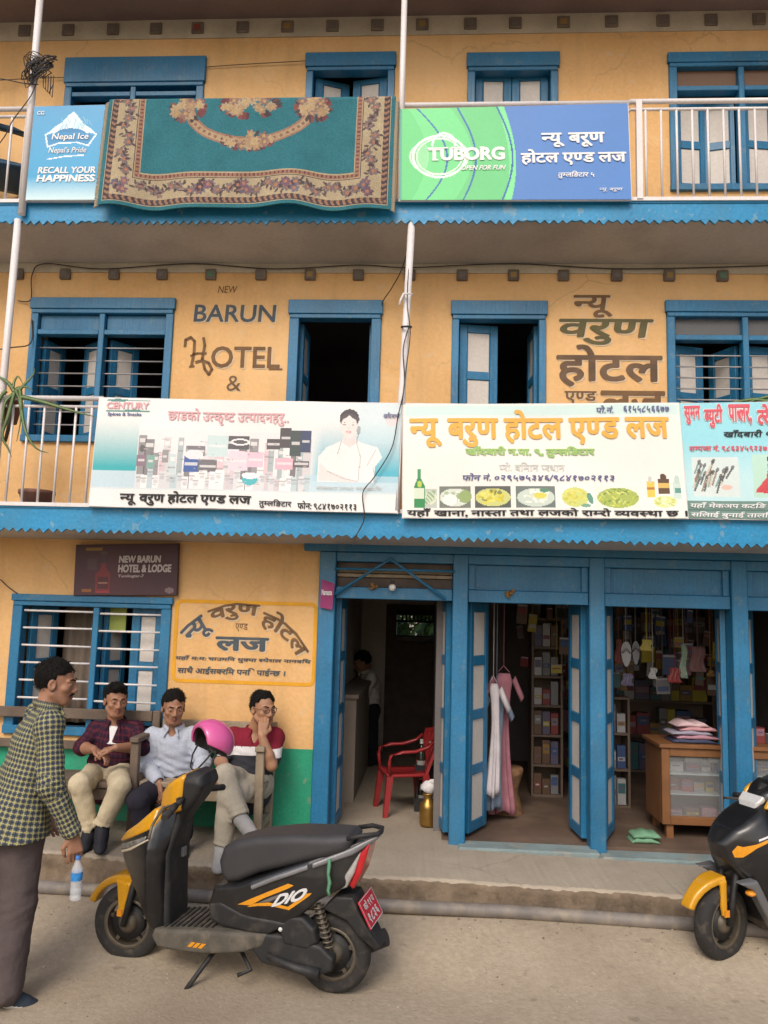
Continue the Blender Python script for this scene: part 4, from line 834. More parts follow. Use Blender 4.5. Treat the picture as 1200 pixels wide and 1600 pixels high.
for path, w in (([(22, 612), (30, 608), (33, 640), (40, 675), (56, 700), (76, 708)], .034), ([(22, 612), (12, 650), (3, 680), (12, 700), (18, 714)], .03), ([(22, 612), (14, 600), (4, 592), (-8, 585)], .03), ([(28, 612), (40, 598), (52, 585), (54, 575)], .022), ([(26, 610), (36, 604), (44, 606), (52, 612)], .02), ([(20, 615), (8, 628), (4, 650), (2, 668)], .026), ([(26, 618), (60, 626), (100, 638), (124, 645), (152, 652)], .03), ([(20, 606), (22, 596), (28, 588), (36, 600)], .02), ([(24, 610), (30, 625), (32, 655), (26, 690)], .022), ([(10, 610), (2, 618), (-6, 640), (-12, 690)], .03)):
    blade(lv, [at(a, b, y-.02*rnd.random()) for a, b in path], w)
lv.build('leaves', M['leafg'], al)
MB().tube([at(14, 632, -.57), at(18, 650, -.56), at(8, 690, -.55)], [.02, .016, .012], 8).build('stem', M['darkwood'], al)
pc = at(14, 640, -.48); MB().lathe([(.001, -.1), (.06, -.1), (.085, .04), (.09, .06), (.075, .06), (.07, .03), (.001, .03)], 18, Matrix.Translation(pc)).build('pot', M['clay'], al)
pc = at(56, 790, -.42); pot = MB().lathe([(.001, -.02), (.085, -.02), (.115, .085), (.125, .09), (.125, .115), (.105, .115), (.10, .08), (.001, .08)], 20, Matrix.Translation(Vector((pc.x, -.42, 2.60)))); tag(pot.build('clay_pot', M['clay']), 'brown clay pot standing empty behind the lower balcony railing', 'pot')
ar = thing('potted_aloe', 'green aloe blades poking over the cyan beauty parlour board', 'plant', at(1160, 640, -.45)); lv = MB()
for path in ([(1205, 628), (1180, 624), (1150, 628), (1128, 634)], [(1240, 622), (1215, 618), (1190, 622), (1165, 630)], [(1260, 625), (1235, 600), (1225, 590)], [(1265, 628), (1290, 610), (1310, 612)]): blade(lv, [at(a, b, -.50) for a, b in path], .032)
lv.build('leaves', M['leafg'], ar); pc = at(1250, 700, -.40); MB().lathe([(.001, -.1), (.07, -.1), (.10, .12), (.105, .14), (.09, .14), (.001, .12)], 18, Matrix.Translation(Vector((pc.x, -.40, 3.08)))).build('pot', M['clay'], ar)
st = MB(); st.tube([Vector((pc.x, -.40, 3.20)), at(1240, 640, -.46), at(1230, 624, -.49)], .014, 6); st.box(pc.x-.12, pc.x+.12, -.52, -.28, 2.59, 2.98); st.build('stand', M['darkwood'], ar)
# bulb, door garlands, pink flyer
bl = thing('light_bulb', 'white round bulb hanging at the head of the first doorway', 'bulb', at(613, 918, -.08)); p = at(613, 918, -.075); MB().ball(p, .026).build('globe', flat('milk_glass', (.72, .70, .66), .2), bl); MB().lathe([(.014, .02), (.014, .05)], 10, Matrix.Translation(p)).build('socket', M['black'], bl)
for px, py, lb in ((584, 917, 'dried orange marigold bunch pinned over the first doorway'), (797, 927, 'dried orange marigold bunch pinned over the second doorway')):
    p = at(px, py, -.045); g = MB()
    for k in range(16): a, r = rnd.uniform(0, 6.28), rnd.uniform(0, .032); g.ball(p+Vector((r*math.cos(a), rnd.uniform(-.012, .008), r*math.sin(a))), .010, n=6)
    tag(g.build('marigold_bunch', mat('dry_marigold', (.24, .12, .03), .9, .5, 60)), lb, 'garland')
fl_ = thing('pink_flyer', 'magenta paper flyer hanging on the first blue post', 'flyer', at(511, 950, -.06)); f = MB()
a = [at(502, 905, -.06), at(523, 912, -.055), at(519, 953, -.075), at(500, 949, -.07)]; f._add([a[0], a[1], at(521, 930, -.085), at(501, 926, -.08), a[2], a[3]], [(0, 1, 2, 3), (3, 2, 4, 5)]); f.build('sheet', flat('magenta_paper', (.30, .035, .15), .6, var=.2), fl_)
f = MB(); letter(f, 'Namaste', lambda u, v: Vector((u, -.092+.4*(0), v)), at(503, 920, -.09).x, at(519, 920, -.09).x, at(510, 930, -.09).z, at(510, 921, -.09).z, .02); f.build('lettering', PW, fl_)
# ================================================================ plastic chairs
def plastic_chair(label, m, loc, rz):
    t = thing('plastic_chair', label, 'chair', loc, rz)
    kw = dict(parent=t, world=False)
    for sx in (-1, 1):
        for sy, top in ((-1, .42), (1, .42)):
            MB().loft([[Vector((sx*(.20+.035*k)+a*.026*(1.3-k*.4), sy*(.19+.05*k)+b*.026*(1.3-k*.4), .42*(1-k))) for a, b in ((-1, -1), (1, -1), (1, 1), (-1, 1))] for k in (0, .5, 1)], smooth=False).build('leg', m, **kw)
    s = MB(); g = []
    for j in range(9):
        for i in range(9):
            u, v = i/8*2-1, j/8*2-1; g.append((u*(.225-.01*v), v*.22, .425-.018*(1-u*u)*(1-v*v)+(.01 if v < -.8 else 0)))
    s._add(g, [(j*9+i, j*9+i+1, (j+1)*9+i+1, (j+1)*9+i) for j in range(8) for i in range(8)], 0, True); o = s.build('seat', m, **kw); sd = o.modifiers.new('th', 'SOLIDIFY'); sd.thickness = .03
    b = MB()
    def bp(u, z): return Vector((u*(.20+.05*z), .19+.16*z+.05*(1-u*u)*.6, .43+.46*z))
    for k in range(5):
        u0, u1 = -.92+k*.392, -.92+k*.392+.26; b.loft([[bp(u0, z), bp(u1, z), bp(u1, z)+Vector((0, .018, 0)), bp(u0, z)+Vector((0, .018, 0))] for z in (0, .25, .5, .75, .88)], smooth=False)
    b.loft([[bp(u, .82+.12*(1-u*u)*0), bp(u, .98-.18*u*u), bp(u, .98-.18*u*u)+Vector((0, .024, 0)), bp(u, .82-.02)+Vector((0, .024, 0))] for u in np.linspace(-1.05, 1.05, 12)], smooth=False)
    for sx in (-1, 1): b.bar(bp(sx, 0)+Vector((0, .01, -.03)), bp(sx*1.02, .86)+Vector((0, .012, 0)), .05, .028)
    b.build('backrest', m, **kw)
    for sx in (-1, 1):
        pth = [(sx*.225, -.20, .42), (sx*.255, -.215, .55), (sx*.265, -.19, .63), (sx*.265, -.08, .655), (sx*.262, .06, .66), (sx*.25, .20, .70), (sx*.24, .27, .76)]
        MB().loft([[Vector(p)+Vector((a*.028, 0, c*.014)) if i > 2 else Vector(p)+Vector((a*.028, c*.014, 0)) for a, c in ((-1, -1), (1, -1), (1, 1), (-1, 1))] for i, p in enumerate(pth)]).build('armrest', m, **kw)
    return t
REDP = mat('red_plastic', (.27, .020, .022), .4, .08, 5, dirt=.15, dirtcol=(.3, .05, .04))
def floor_z(x): return pl_top(x)
pz = floor_z(-.1)+.003
rc = atz(622, 1270, pz); plastic_chair('red plastic armchair standing inside the first doorway', REDP, (rc.x+.03, rc.y+.05, pz), rad(-74)).scale = (.76, .76, .76)
plastic_chair('dark blue plastic chair on the top balcony at the left edge', flat('navy_plastic', (.02, .07, .13), .5), (-3.36, -.27, 4.775), rad(115))
# brass water pot with a white cloth, bottles
pt = atz(668, 1290, pz); bp_ = thing('brass_pot', 'brass water pot beside the red chair', 'pot', (pt.x, pt.y, pz)); BR = mat('old_brass', (.36, .21, .055), .35, .2, 10, metal=.8)
MB().lathe([(.001, 0), (.055, 0), (.062, .02), (.064, .13), (.060, .16), (.035, .185), (.030, .21), (.036, .225)], 22).build('body', BR, bp_, world=False); MB().lathe([(.036, .225), (.044, .232), (.040, .240), (.03, .236)], 18).build('rim', BR, bp_, world=False)
cl = MB(); rr_ = []
for i in range(7):
    rr_.append([Vector((pt.x+.01+math.cos(t)*(.012+.052*math.sin(i/6*2.6))*(1+.2*math.sin(3*t+i)), pt.y+.01+math.sin(t)*(.05*math.sin(i/6*2.6)+.01), pz+.222+.10*(i/6)+.012*math.sin(2*t+i))) for t in np.linspace(0, 6.28, 15)[:-1]])
cl.loft(rr_); tag(cl.build('white_cloth', flat('white_cloth', (.62, .60, .60), .9, bump=.3, bs=20)), 'crumpled white cloth stuffed on top of the brass pot', 'cloth')
BG = flat('dark_bottle_glass', (.012, .016, .012), .12); CAPM = flat('bottle_label', (.30, .30, .28), .5)
def bottle(x, y, z, h, lb, r=.036, m=None):
    t = thing('glass_bottle', lb, 'bottle', (x, y, z), group='dark bottles standing behind the red chair')
    MB().lathe([(.001, 0), (r, 0), (r*1.02, .02), (r, h*.55), (r*.8, h*.66), (r*.4, h*.78), (r*.36, h*.97), (.001, h*.97)], 14).build('glass', m or BG, t, world=False); MB().lathe([(r*1.03, h*.2), (r*1.03, h*.42)], 14).build('paper_label', CAPM, t, world=False); MB().lathe([(r*.42, h*.93), (r*.42, h), (.001, h)], 10).build('cap', flat('cap_metal', (.4, .4, .38), .3), t, world=False)
crt = MB(); cx, cy = pt.x+.06, pt.y+.55
for k in range(2):
    z = pz+k*.26
    for (a, b, c, d, e, f) in ((-.17, .17, -.13, .13, 0, .02), (-.17, .17, -.13, -.115, .02, .10), (-.17, .17, .115, .13, .02, .10), (-.17, -.155, -.115, .115, .02, .10), (.155, .17, -.115, .115, .02, .10)): crt.box(cx+a, cx+b, cy+c, cy+d, z+e, z+f)
for a in (-.155, .14):
    for b in (-.12, .105): crt.box(cx+a, cx+a+.015, cy+b, cy+b+.015, pz+.02, pz+.26)
tag(crt.build('bottle_crate', flat('black_crate', (.012, .012, .014), .7)), 'dark two tier bottle crate behind the red chair', 'crate')
for k in range(2):
    for i in range(4):
        for j in range(2): bottle(cx-.12+i*.078, cy-.06+j*.12, pz+.022+k*.26, .235 if k == 0 else .26, 'dark glass bottle standing in the crate behind the red chair, one of many alike')
# things in the hall
hz = pz
cb = MB(); cb.box(-.79, -.60, 1.0, 3.1, hz, hz+.86); cb.box(-.79, -.58, .96, 3.14, hz+.86, hz+.89); tag(cb.build('hall_counter', flat('dim_counter', (.26, .22, .18), .8)), 'plain counter along the left wall of the dim hall', 'counter')
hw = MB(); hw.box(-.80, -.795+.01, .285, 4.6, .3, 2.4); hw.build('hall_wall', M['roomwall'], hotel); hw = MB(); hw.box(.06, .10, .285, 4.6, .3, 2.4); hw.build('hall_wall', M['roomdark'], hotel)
db = MB(); X0, X1, Y_ = -.66, .06, 3.55
for a, b, c, d in ((-.79, -.50, .3, 2.4), (-.50, .06, 2.02, 2.4)): db.box(a, b, Y_, Y_+.1, c, d)
db.build('inner_partition', M['roomwall'], hotel)
bd = MB(); bd.box(-.50, -.45, Y_-.02, Y_+.06, .3, 2.02); bd.box(-.45, .06, Y_-.02, Y_+.06, 1.96, 2.02); bd.box(-.38, .06, Y_-.005, Y_+.03, .3, 1.60); bd.box(-.45, -.38, Y_-.01, Y_+.035, .3, 1.955); bd.build('inner_door', M['darkwood'], hotel)
lt = MB()
for k in range(9): lt.box(-.36+k*.05, -.335+k*.05, 4.66, 4.68, 1.83, 1.9)
lt.box(-.42, .06, 4.65, 4.69, 1.895, 2.02); lt.box(-.42, .06, 4.65, 4.69, 1.80, 1.83); lt.box(-.42, .06, 4.645, 4.69, 1.60, 1.635); lt.build('back_lattice', M['darkwood'], hotel)
def shrub(c, R, n, label, m):
    rs = np.random.RandomState(int(c[0]*100) % 97+3); t = thing('shrub', label, 'shrub', (c[0], c[1], 0)); b = MB()
    for k in range(n):
        d = rs.normal(size=3); d /= np.linalg.norm(d); r = rs.uniform(.3, 1)**.5*(1+.25*math.sin(d[0]*5+d[2]*4)); p = Vector((c[0]+d[0]*R*r, c[1]+d[1]*R*r, c[2]+d[2]*R*r)); u = Vector(rs.normal(size=3)).normalized(); v = u.orthogonal(); s = rs.uniform(.06, .11)
        b._add([p-v*s, p-u.cross(v)*s*.4, p+v*s, p+u.cross(v)*s*.4], [(0, 1, 2, 3)], int(rs.randint(2)))
    b.build('foliage', m, t); MB().tube([(c[0], c[1], 0), (c[0]+.1, c[1], c[2]*.6), (c[0], c[1], c[2]+R*.3)], [.06, .04, .015], 7).build('trunk', M['darkwood'], t)
LF = [mat('bright_leaf', (.12, .20, .03), .6, .2, 8), mat('mid_leaf', (.06, .12, .03), .6, .2, 8)]
shrub((-.55, 7.2, 1.9), 1.0, 1500, 'bright green shrub glimpsed through the back window of the hall', LF); shrub((.9, 7.9, 1.9), 1.1, 1200, 'yellow green shrub behind the building, right of the other', LF)
# ================================================================ the shop
sz = pl_top(.12)+.004
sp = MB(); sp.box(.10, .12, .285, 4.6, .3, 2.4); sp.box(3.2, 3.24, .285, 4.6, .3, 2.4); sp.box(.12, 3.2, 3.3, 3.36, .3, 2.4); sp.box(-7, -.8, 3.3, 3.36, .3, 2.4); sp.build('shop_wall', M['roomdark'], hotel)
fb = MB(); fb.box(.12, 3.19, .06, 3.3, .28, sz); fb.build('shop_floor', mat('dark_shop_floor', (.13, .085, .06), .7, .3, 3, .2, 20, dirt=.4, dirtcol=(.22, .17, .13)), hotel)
GC = [flat('goods_'+n, tuple(.62*q for q in c), .5) for n, c in (('grey', (.30, .30, .32)), ('violet', (.16, .14, .24)), ('white', (.60, .60, .62)), ('red', (.34, .05, .05)), ('ochre', (.42, .24, .05)), ('teal', (.06, .20, .22)), ('pink', (.48, .22, .28)), ('brown', (.18, .10, .06)), ('blue', (.06, .12, .30)), ('yellow', (.60, .50, .04)))]
SH = flat('shelf_board', (.14, .10, .075), .7)
def rack(name, label, x0, x1, y0, y1, z0, levels, gap, m):
    t = thing(name, label, 'shelf', ((x0+x1)/2, (y0+y1)/2, z0))
    for k in range(levels+1): MB().box(x0, x1, y0, y1, z0+k*gap, z0+k*gap+.02).build('shelf', m, t)
    MB().box(x0-.02, x0-.001, y0, y1, z0, z0+levels*gap+.02).build('side', m, t); MB().box(x1+.001, x1+.02, y0, y1, z0, z0+levels*gap+.02).build('side', m, t); MB().box(x0, x1, y1+.001, y1+.012, z0, z0+levels*gap+.02).build('back', m, t)
rack('goods_rack', 'tall dark shelf of packets along the back wall of the shop', 1.32, 3.0, 2.9, 3.2, sz, 5, .36, SH)
pk = 0
def packet(x, y, z, w, d, h, m, group, label, rz=0.0):
    b = MB(); T = Matrix.Translation((x, y, z+h/2)) @ Matrix.Rotation(rz, 4, 'Z'); b.obox(T, w, d, h); k_ = rnd.random(); b.obox(T @ Matrix.Translation((0, -.0015, h*(.3*k_-.1))), w*.86, d, h*(.16+.3*k_), 1); b.obox(T @ Matrix.Translation((w*.1*(k_-.5), -.003, h*(.3*k_-.1))), w*.5, d, h*.09, 2); o = b.build('packet', [m, GC[int(k_*97) % 10], GC[int(k_*41) % 3]]); tag(o, label, 'packet', group); return o
for k in range(5):
    x = 1.36
    while x < 2.92:
        w_ = rnd.uniform(.07, .17); h_ = rnd.uniform(.12, .29); packet(x+w_/2, 3.02, sz+k*.36+.022, w_*.94, .14, h_, rnd.choice(GC), 'packets on the back shelf of the shop', 'packet standing in the rows on the dark back shelf of the shop'); x += w_
rack('goods_rack', 'narrow rack of grey packets beside the doorway post, behind the stool', .96, 1.20, 1.55, 1.80, sz, 6, .26, SH)
for k in range(6):
    for j in range(3): packet(1.00+.075*j, 1.60+.004*j, sz+k*.26+.022, .066, .05, rnd.uniform(.13, .22), GC[rnd.choice([0, 1, 2, 0, 7, 3])], 'packets on the narrow rack', 'packet standing on the narrow rack behind the second doorway')
# second rack seen through third bay, left
rack('goods_rack', 'low rack of dark packets left of the glass counter', 1.46, 1.72, 1.25, 1.5, sz, 3, .30, SH)
for k in range(3):
    for j in range(3): packet(1.51+.08*j, 1.30, sz+k*.30+.022, .07, .06, rnd.uniform(.14, .24), GC[rnd.choice([0, 1, 2, 7, 8])], 'packets on the low rack', 'packet standing on the low rack left of the glass counter')
pn = MB(); pn.box(1.285, 1.40, .52, .55, sz, sz+.90); tag(pn.build('wood_panel', M['orangewood']), 'brown board leaning inside the third doorway by the left door leaf', 'board')
# glass display counter
def glass_counter(label, x0, x1, y0, y1):
    t = thing('display_counter', label, 'counter', ((x0+x1)/2, (y0+y1)/2, sz)); z0, z1 = sz+.10, sz+.65; OW = M['orangewood']
    for x in (x0+.06, x1-.06):
        for y in (y0+.05, y1-.05): MB().box(x-.025, x+.025, y-.025, y+.025, sz, z0).build('leg', OW, t)
    b = MB(); b.box(x0, x0+.06, y0, y0+.05, z0, z1); b.box(x1-.06, x1, y0, y0+.05, z0, z1); b.box(x0+.06, x1-.06, y0+.002, y0+.048, z0, z0+.06); b.box(x0+.06, x1-.06, y0+.002, y0+.048, z1-.06, z1); b.build('front_frame', OW, t, bevel=.004)
    b = MB(); b.box(x0, x0+.02, y0+.051, y1, z0, z1); b.box(x1-.02, x1, y0+.051, y1, z0, z1); b.box(x0+.02, x1-.02, y1-.02, y1, z0, z1); b.box(x0+.02, x1-.02, y0+.051, y1-.02, z0, z0+.02); b.build('case', OW, t)
    b = MB(); b.box(x0-.02, x1+.02, y0-.02, y1+.02, z1+.001, z1+.03); b.build('top', M['orangewood'], t, bevel=.004)
    for k in (1, 2): b = MB(); b.box(x0+.022, x1-.022, y0+.052, y1-.022, z0+.06+k*.145, z0+.070+k*.145); b.build('glass_shelf', flat('shelf_glass', (.35, .42, .44), .2), t)
    b = MB(); b.box(x0+.061, x1-.061, y0+.02, y0+.024, z0+.061, z1-.061); b.build('glass_front', M['glass'], t)
    return z0
cx0, cx1, cy0, cy1 = 1.745, 2.75, .33, .78
z0 = glass_counter('orange wooden counter with glass front and two shelves inside the third doorway', cx0, cx1, cy0, cy1)
for k, zz in enumerate((z0+.022, z0+.217, z0+.362)):
    x = cx0+.09
    while x < cx1-.12:
        w_ = rnd.uniform(.05, .12); h_ = rnd.uniform(.045, .09); m_ = GC[rnd.choice([[6, 2, 0, 7], [0, 1, 3, 9, 9, 2], [1, 0, 2, 2, 1]][k])]; packet(x+w_/2, cy0+.15+rnd.uniform(0, .08), zz, w_*.92, .09, h_, m_, 'small goods inside the glass counter', 'small packet on a shelf inside the glass counter', rnd.uniform(-.2, .2)); x += w_+.01
for j in range(2):
    r = MB(); T = Matrix.Translation((cx0+.27+.17*j, cy0+.13, z0+.46)) @ Matrix.Rotation(rad(90), 4, 'Y'); r.lathe([(.001, -.06), (.03, -.06), (.03, .06), (.001, .06)], 14, T); tag(r.build('paper_roll', GC[2]), ('left' if j == 0 else 'right')+' of the two white rolls on the upper glass shelf of the counter', 'roll')
# folded cloth on the counter
for k, (c, w_, dx) in enumerate((((.05, .06, .12), .34, 0), ((.42, .22, .28), .32, .02), ((.30, .28, .36), .30, -.03), ((.52, .27, .30), .28, .02), ((.56, .40, .42), .24, -.02))):
    b = MB(); n_ = 14; zt = z0+.582+k*.030; rings = []
    for i in range(n_+1):
        u = i/n_*2-1; e = (1-abs(u)**4); rings.append([Vector((cx0+.27+dx+u*w_/2, cy0+.16+s*.13*(1-.1*abs(u)), zt+.003+(.028*e+.006*math.sin(u*6+k))*q_)) for s, q_ in ((-1, 0), (1, 0), (1.05, .5), (.95, 1), (-.95, 1), (-1.05, .5))])
    b.loft(rings); tag(b.build('folded_cloth', flat('cloth_%d' % k, c, .9, bump=.2, bs=30, var=.15)), ('dark navy folded cloth at the bottom of', 'rose folded cloth second from the bottom of', 'grey violet folded cloth in the middle of', 'pink folded cloth second from the top of', 'pale pink folded cloth on top of')[k]+' the pile on the glass counter', 'cloth')
for k in range(6): packet(cx0+.52+.09*k, cy0+.2+.02*(k % 2), z0+.582, .07, .08, rnd.uniform(.05, .12), GC[(4, 3, 7, 3, 2, 3)[k]], 'small goods on the glass counter top', 'small packet standing on top of the glass counter right of the cloth pile')
b = MB(); gp_ = atz(1000, 1308, sz)
for k in range(2):
    rings = []
    for i in range(13):
        u = i/12*2-1; e = 1-u**4; rings.append([Vector((gp_.x+.01*k+u*.10, .25+s*.08, sz+.004+k*.034+(.03*e+.006*math.sin(u*7+k*2))*q_)) for s, q_ in ((-1, 0), (1, 0), (1.1, .5), (.95, 1), (-.95, 1), (-1.1, .5))])
    b.loft(rings)
tag(b.build('green_bag', flat('pale_green_cloth', (.16, .33, .20), .9, bump=.3, bs=25)), 'folded pale green bag lying on the floor of the third doorway', 'bag')
# hanging things inside the third bay
def hang(name, label, cat, px, py, w_, h_, m, y=.75, shape='cloth'):
    c = at(px, py, y); b = MB()
    if shape == 'sole':
        pts = [(.36*w_*math.cos(t)*(1+.22*math.sin(t)), .5*h_*math.sin(t)) for t in np.linspace(0, 6.28, 19)[:-1]]; b.prism([(c.x+a, c.z+d) for a, d in pts], y-.012, y+.012)
        b.tube([(c.x-.03, y-.012, c.z+.01), (c.x, y-.045, c.z+.05), (c.x+.03, y-.012, c.z+.01)], .008, 6)
    elif shape == 'pack':
        a_ = rnd.uniform(-.15, .15); T = Matrix.Translation((c.x, y, c.z)) @ Matrix.Rotation(a_, 4, 'Y') @ Matrix.Rotation(rnd.uniform(-.6, .6), 4, 'Z'); b.obox(T, w_, .02, h_); b.obox(T @ Matrix.Translation((0, -.002, h_*rnd.uniform(-.2, .2))), w_*.8, .022, h_*rnd.uniform(.15, .4), 1); b.obox(T @ Matrix.Translation((0, -.001, h_*.42)), w_*.9, .021, h_*.1, 2); m = [m, rnd.choice(GC), GC[2]]
    else:
        rings = []
        for i in range(9):
            t = i/8; k = w_*(.80+.20*t+.10*math.sin(t*9)); rings.append([Vector((c.x+k*.5*u+.01*math.sin(t*7), y+.012*math.sin(u*9+t*3)+o_, c.z+h_*(.5-t))) for u, o_ in [(a, 0) for a in np.linspace(-1, 1, 9)]+[(a, .012) for a in np.linspace(1, -1, 9)]])
        b.loft(rings)
    b.tube([(c.x, y, c.z+h_*.48), (c.x, y, 2.398)], .003, 5); o = b.build(name, m); tag(o, label, cat); return o
hang('slipper', 'left pale slipper hanging by a string in the third doorway', 'slipper', 978, 1022, .11, .20, GC[2], shape='sole'); hang('slipper', 'right grey slipper hanging by a string in the third doorway', 'slipper', 993, 1020, .08, .19, GC[0], shape='sole')
for a in (('hanging_cloth', 'yellow cloth hanging high in the third doorway', 'cloth', 1010, 1008, .09, .09, flat('soft_yellow', (.50, .42, .12), .9)), ('hanging_cloth', 'white scrap of cloth hanging below the yellow one', 'cloth', 1020, 1052, .06, .09, GC[2]), ('hanging_bag', 'red bag hanging left of the pale green scarf', 'bag', 1054, 1055, .10, .12, GC[3]), ('hanging_scarf', 'pale green scarf hanging in the third doorway', 'scarf', 1068, 1033, .05, .27, flat('mint', (.28, .38, .30), .9)), ('hanging_scarf', 'dull pink scarf hanging at the right of the third doorway', 'scarf', 1090, 1030, .12, .20, flat('dull_rose', (.20, .11, .11), .9)), ('hanging_cloth', 'violet cloth hanging under the slippers', 'cloth', 980, 1062, .09, .10, GC[1]), ('hanging_cloth', 'maroon cloth hanging beside the left door leaf', 'cloth', 966, 1018, .05, .20, flat('maroon_cloth', (.18, .06, .05), .9)), ('hanging_bag', 'small ochre packet hanging at the right', 'bag', 1110, 1052, .05, .05, GC[4])): hang(*a)
# more goods hanging under the shop ceiling
for k in range(46):
    px, py = rnd.uniform(962, 1128), rnd.uniform(962, 1075); yy = rnd.uniform(.95, 2.2); mk = rnd.choice(GC); hang('hanging_packet', 'small packet strung up among the goods under the shop ceiling', 'packet', px, py, rnd.uniform(.05, .12), rnd.uniform(.07, .20), mk, y=yy, shape='pack')['group'] = 'goods strung up under the shop ceiling'
for k in range(12):
    px, py = rnd.uniform(812, 890), rnd.uniform(955, 1050); hang('hanging_packet', 'small packet strung up among the goods under the shop ceiling', 'packet', px, py, rnd.uniform(.05, .11), rnd.uniform(.07, .18), rnd.choice(GC), y=rnd.uniform(1.0, 2.2), shape='pack')['group'] = 'goods strung up under the shop ceiling'
# dresses hanging behind the second doorway's left leaf
def dress(label, px, py0, py1, w, m, y, sd):
    a, b_ = at(px, py0, y), at(px, py1, y); H_ = a.z-b_.z; b = MB(); rings = []; n = 40
    for i in range(17):
        t = i/16; hw = w*(np.interp(t, [0, .05, .12, .35, 1], [.30, .46, .40, .36, .62])); dp = .018+.05*t; ring = []
        for k in range(n):
            th = 2*math.pi*k/n; f_ = 1+.22*t*math.sin(th*7+sd+math.sin(t*4))*(t > .2); ring.append(Vector((a.x+.02*math.sin(t*3+sd)+hw*math.cos(th)*f_, y+dp*math.sin(th)*f_, a.z-H_*t-.02*math.sin(th*3+sd)*t)))
        rings.append(ring)
    b.loft(rings)
    for sg in (-1, 1):
        c = Vector((a.x+sg*w*.42, y, a.z-.02)); b.loft([[c+Vector((sg*(.015+.07*q)+.028*math.cos(th)*.5, .03*math.sin(th), -.02-.16*q+.04*math.cos(th)*sg*.6)) for th in np.linspace(0, 6.28, 11)[:-1]] for q in (0, .5, 1)])
    b.tube([Vector((a.x-w*.3, y, a.z+.01)), Vector((a.x, y, a.z+.06)), Vector((a.x+w*.3, y, a.z+.01))], .004, 5); b.tube([Vector((a.x, y, a.z+.06)), Vector((a.x, y, 2.38))], .003, 5); tag(b.build('hanging_dress', m), label, 'dress')
dress('white dress hanging nearest the second doorway leaf', 771, 1068, 1240, .085, mat('off_white_cotton', (.50, .46, .48), .95, .12, 9), .46, .3); dress('pale blue dress hanging between the white and the pink one', 776, 1082, 1262, .10, mat('pale_blue_cotton', (.22, .28, .38), .95, .15, 9), .58, 1.7); dress('rose pink dress hanging behind the pale blue one', 787, 1052, 1268, .155, mat('rose_cotton', (.38, .16, .20), .95, .2, 9), .70, 2.9)
# cane stool
stl = thing('cane_stool', 'woven cane stool on the floor of the second doorway', 'stool', (.66, .95, sz)); MB().lathe([(.001, .36), (.13, .36), (.14, .34), (.135, .31)], 20).build('seat', mat('cane', (.26, .14, .07), .8, .3, 30), stl, world=False); MB().lathe([(.135, .31), (.10, .19), (.10, .15), (.145, .0)], 20).build('base', mat('cane_dark', (.20, .11, .055), .8, .3, 30), stl, world=False)
# cabinet at the back of the shop and a small pale thing on it
cbn = MB(); cbn.box(.40, .80, 2.9, 3.28, sz, sz+1.9); tag(cbn.build('back_cupboard', flat('dim_cupboard', (.20, .17, .15), .8)), 'plain pale cupboard against the back wall seen through the second doorway', 'cupboard')
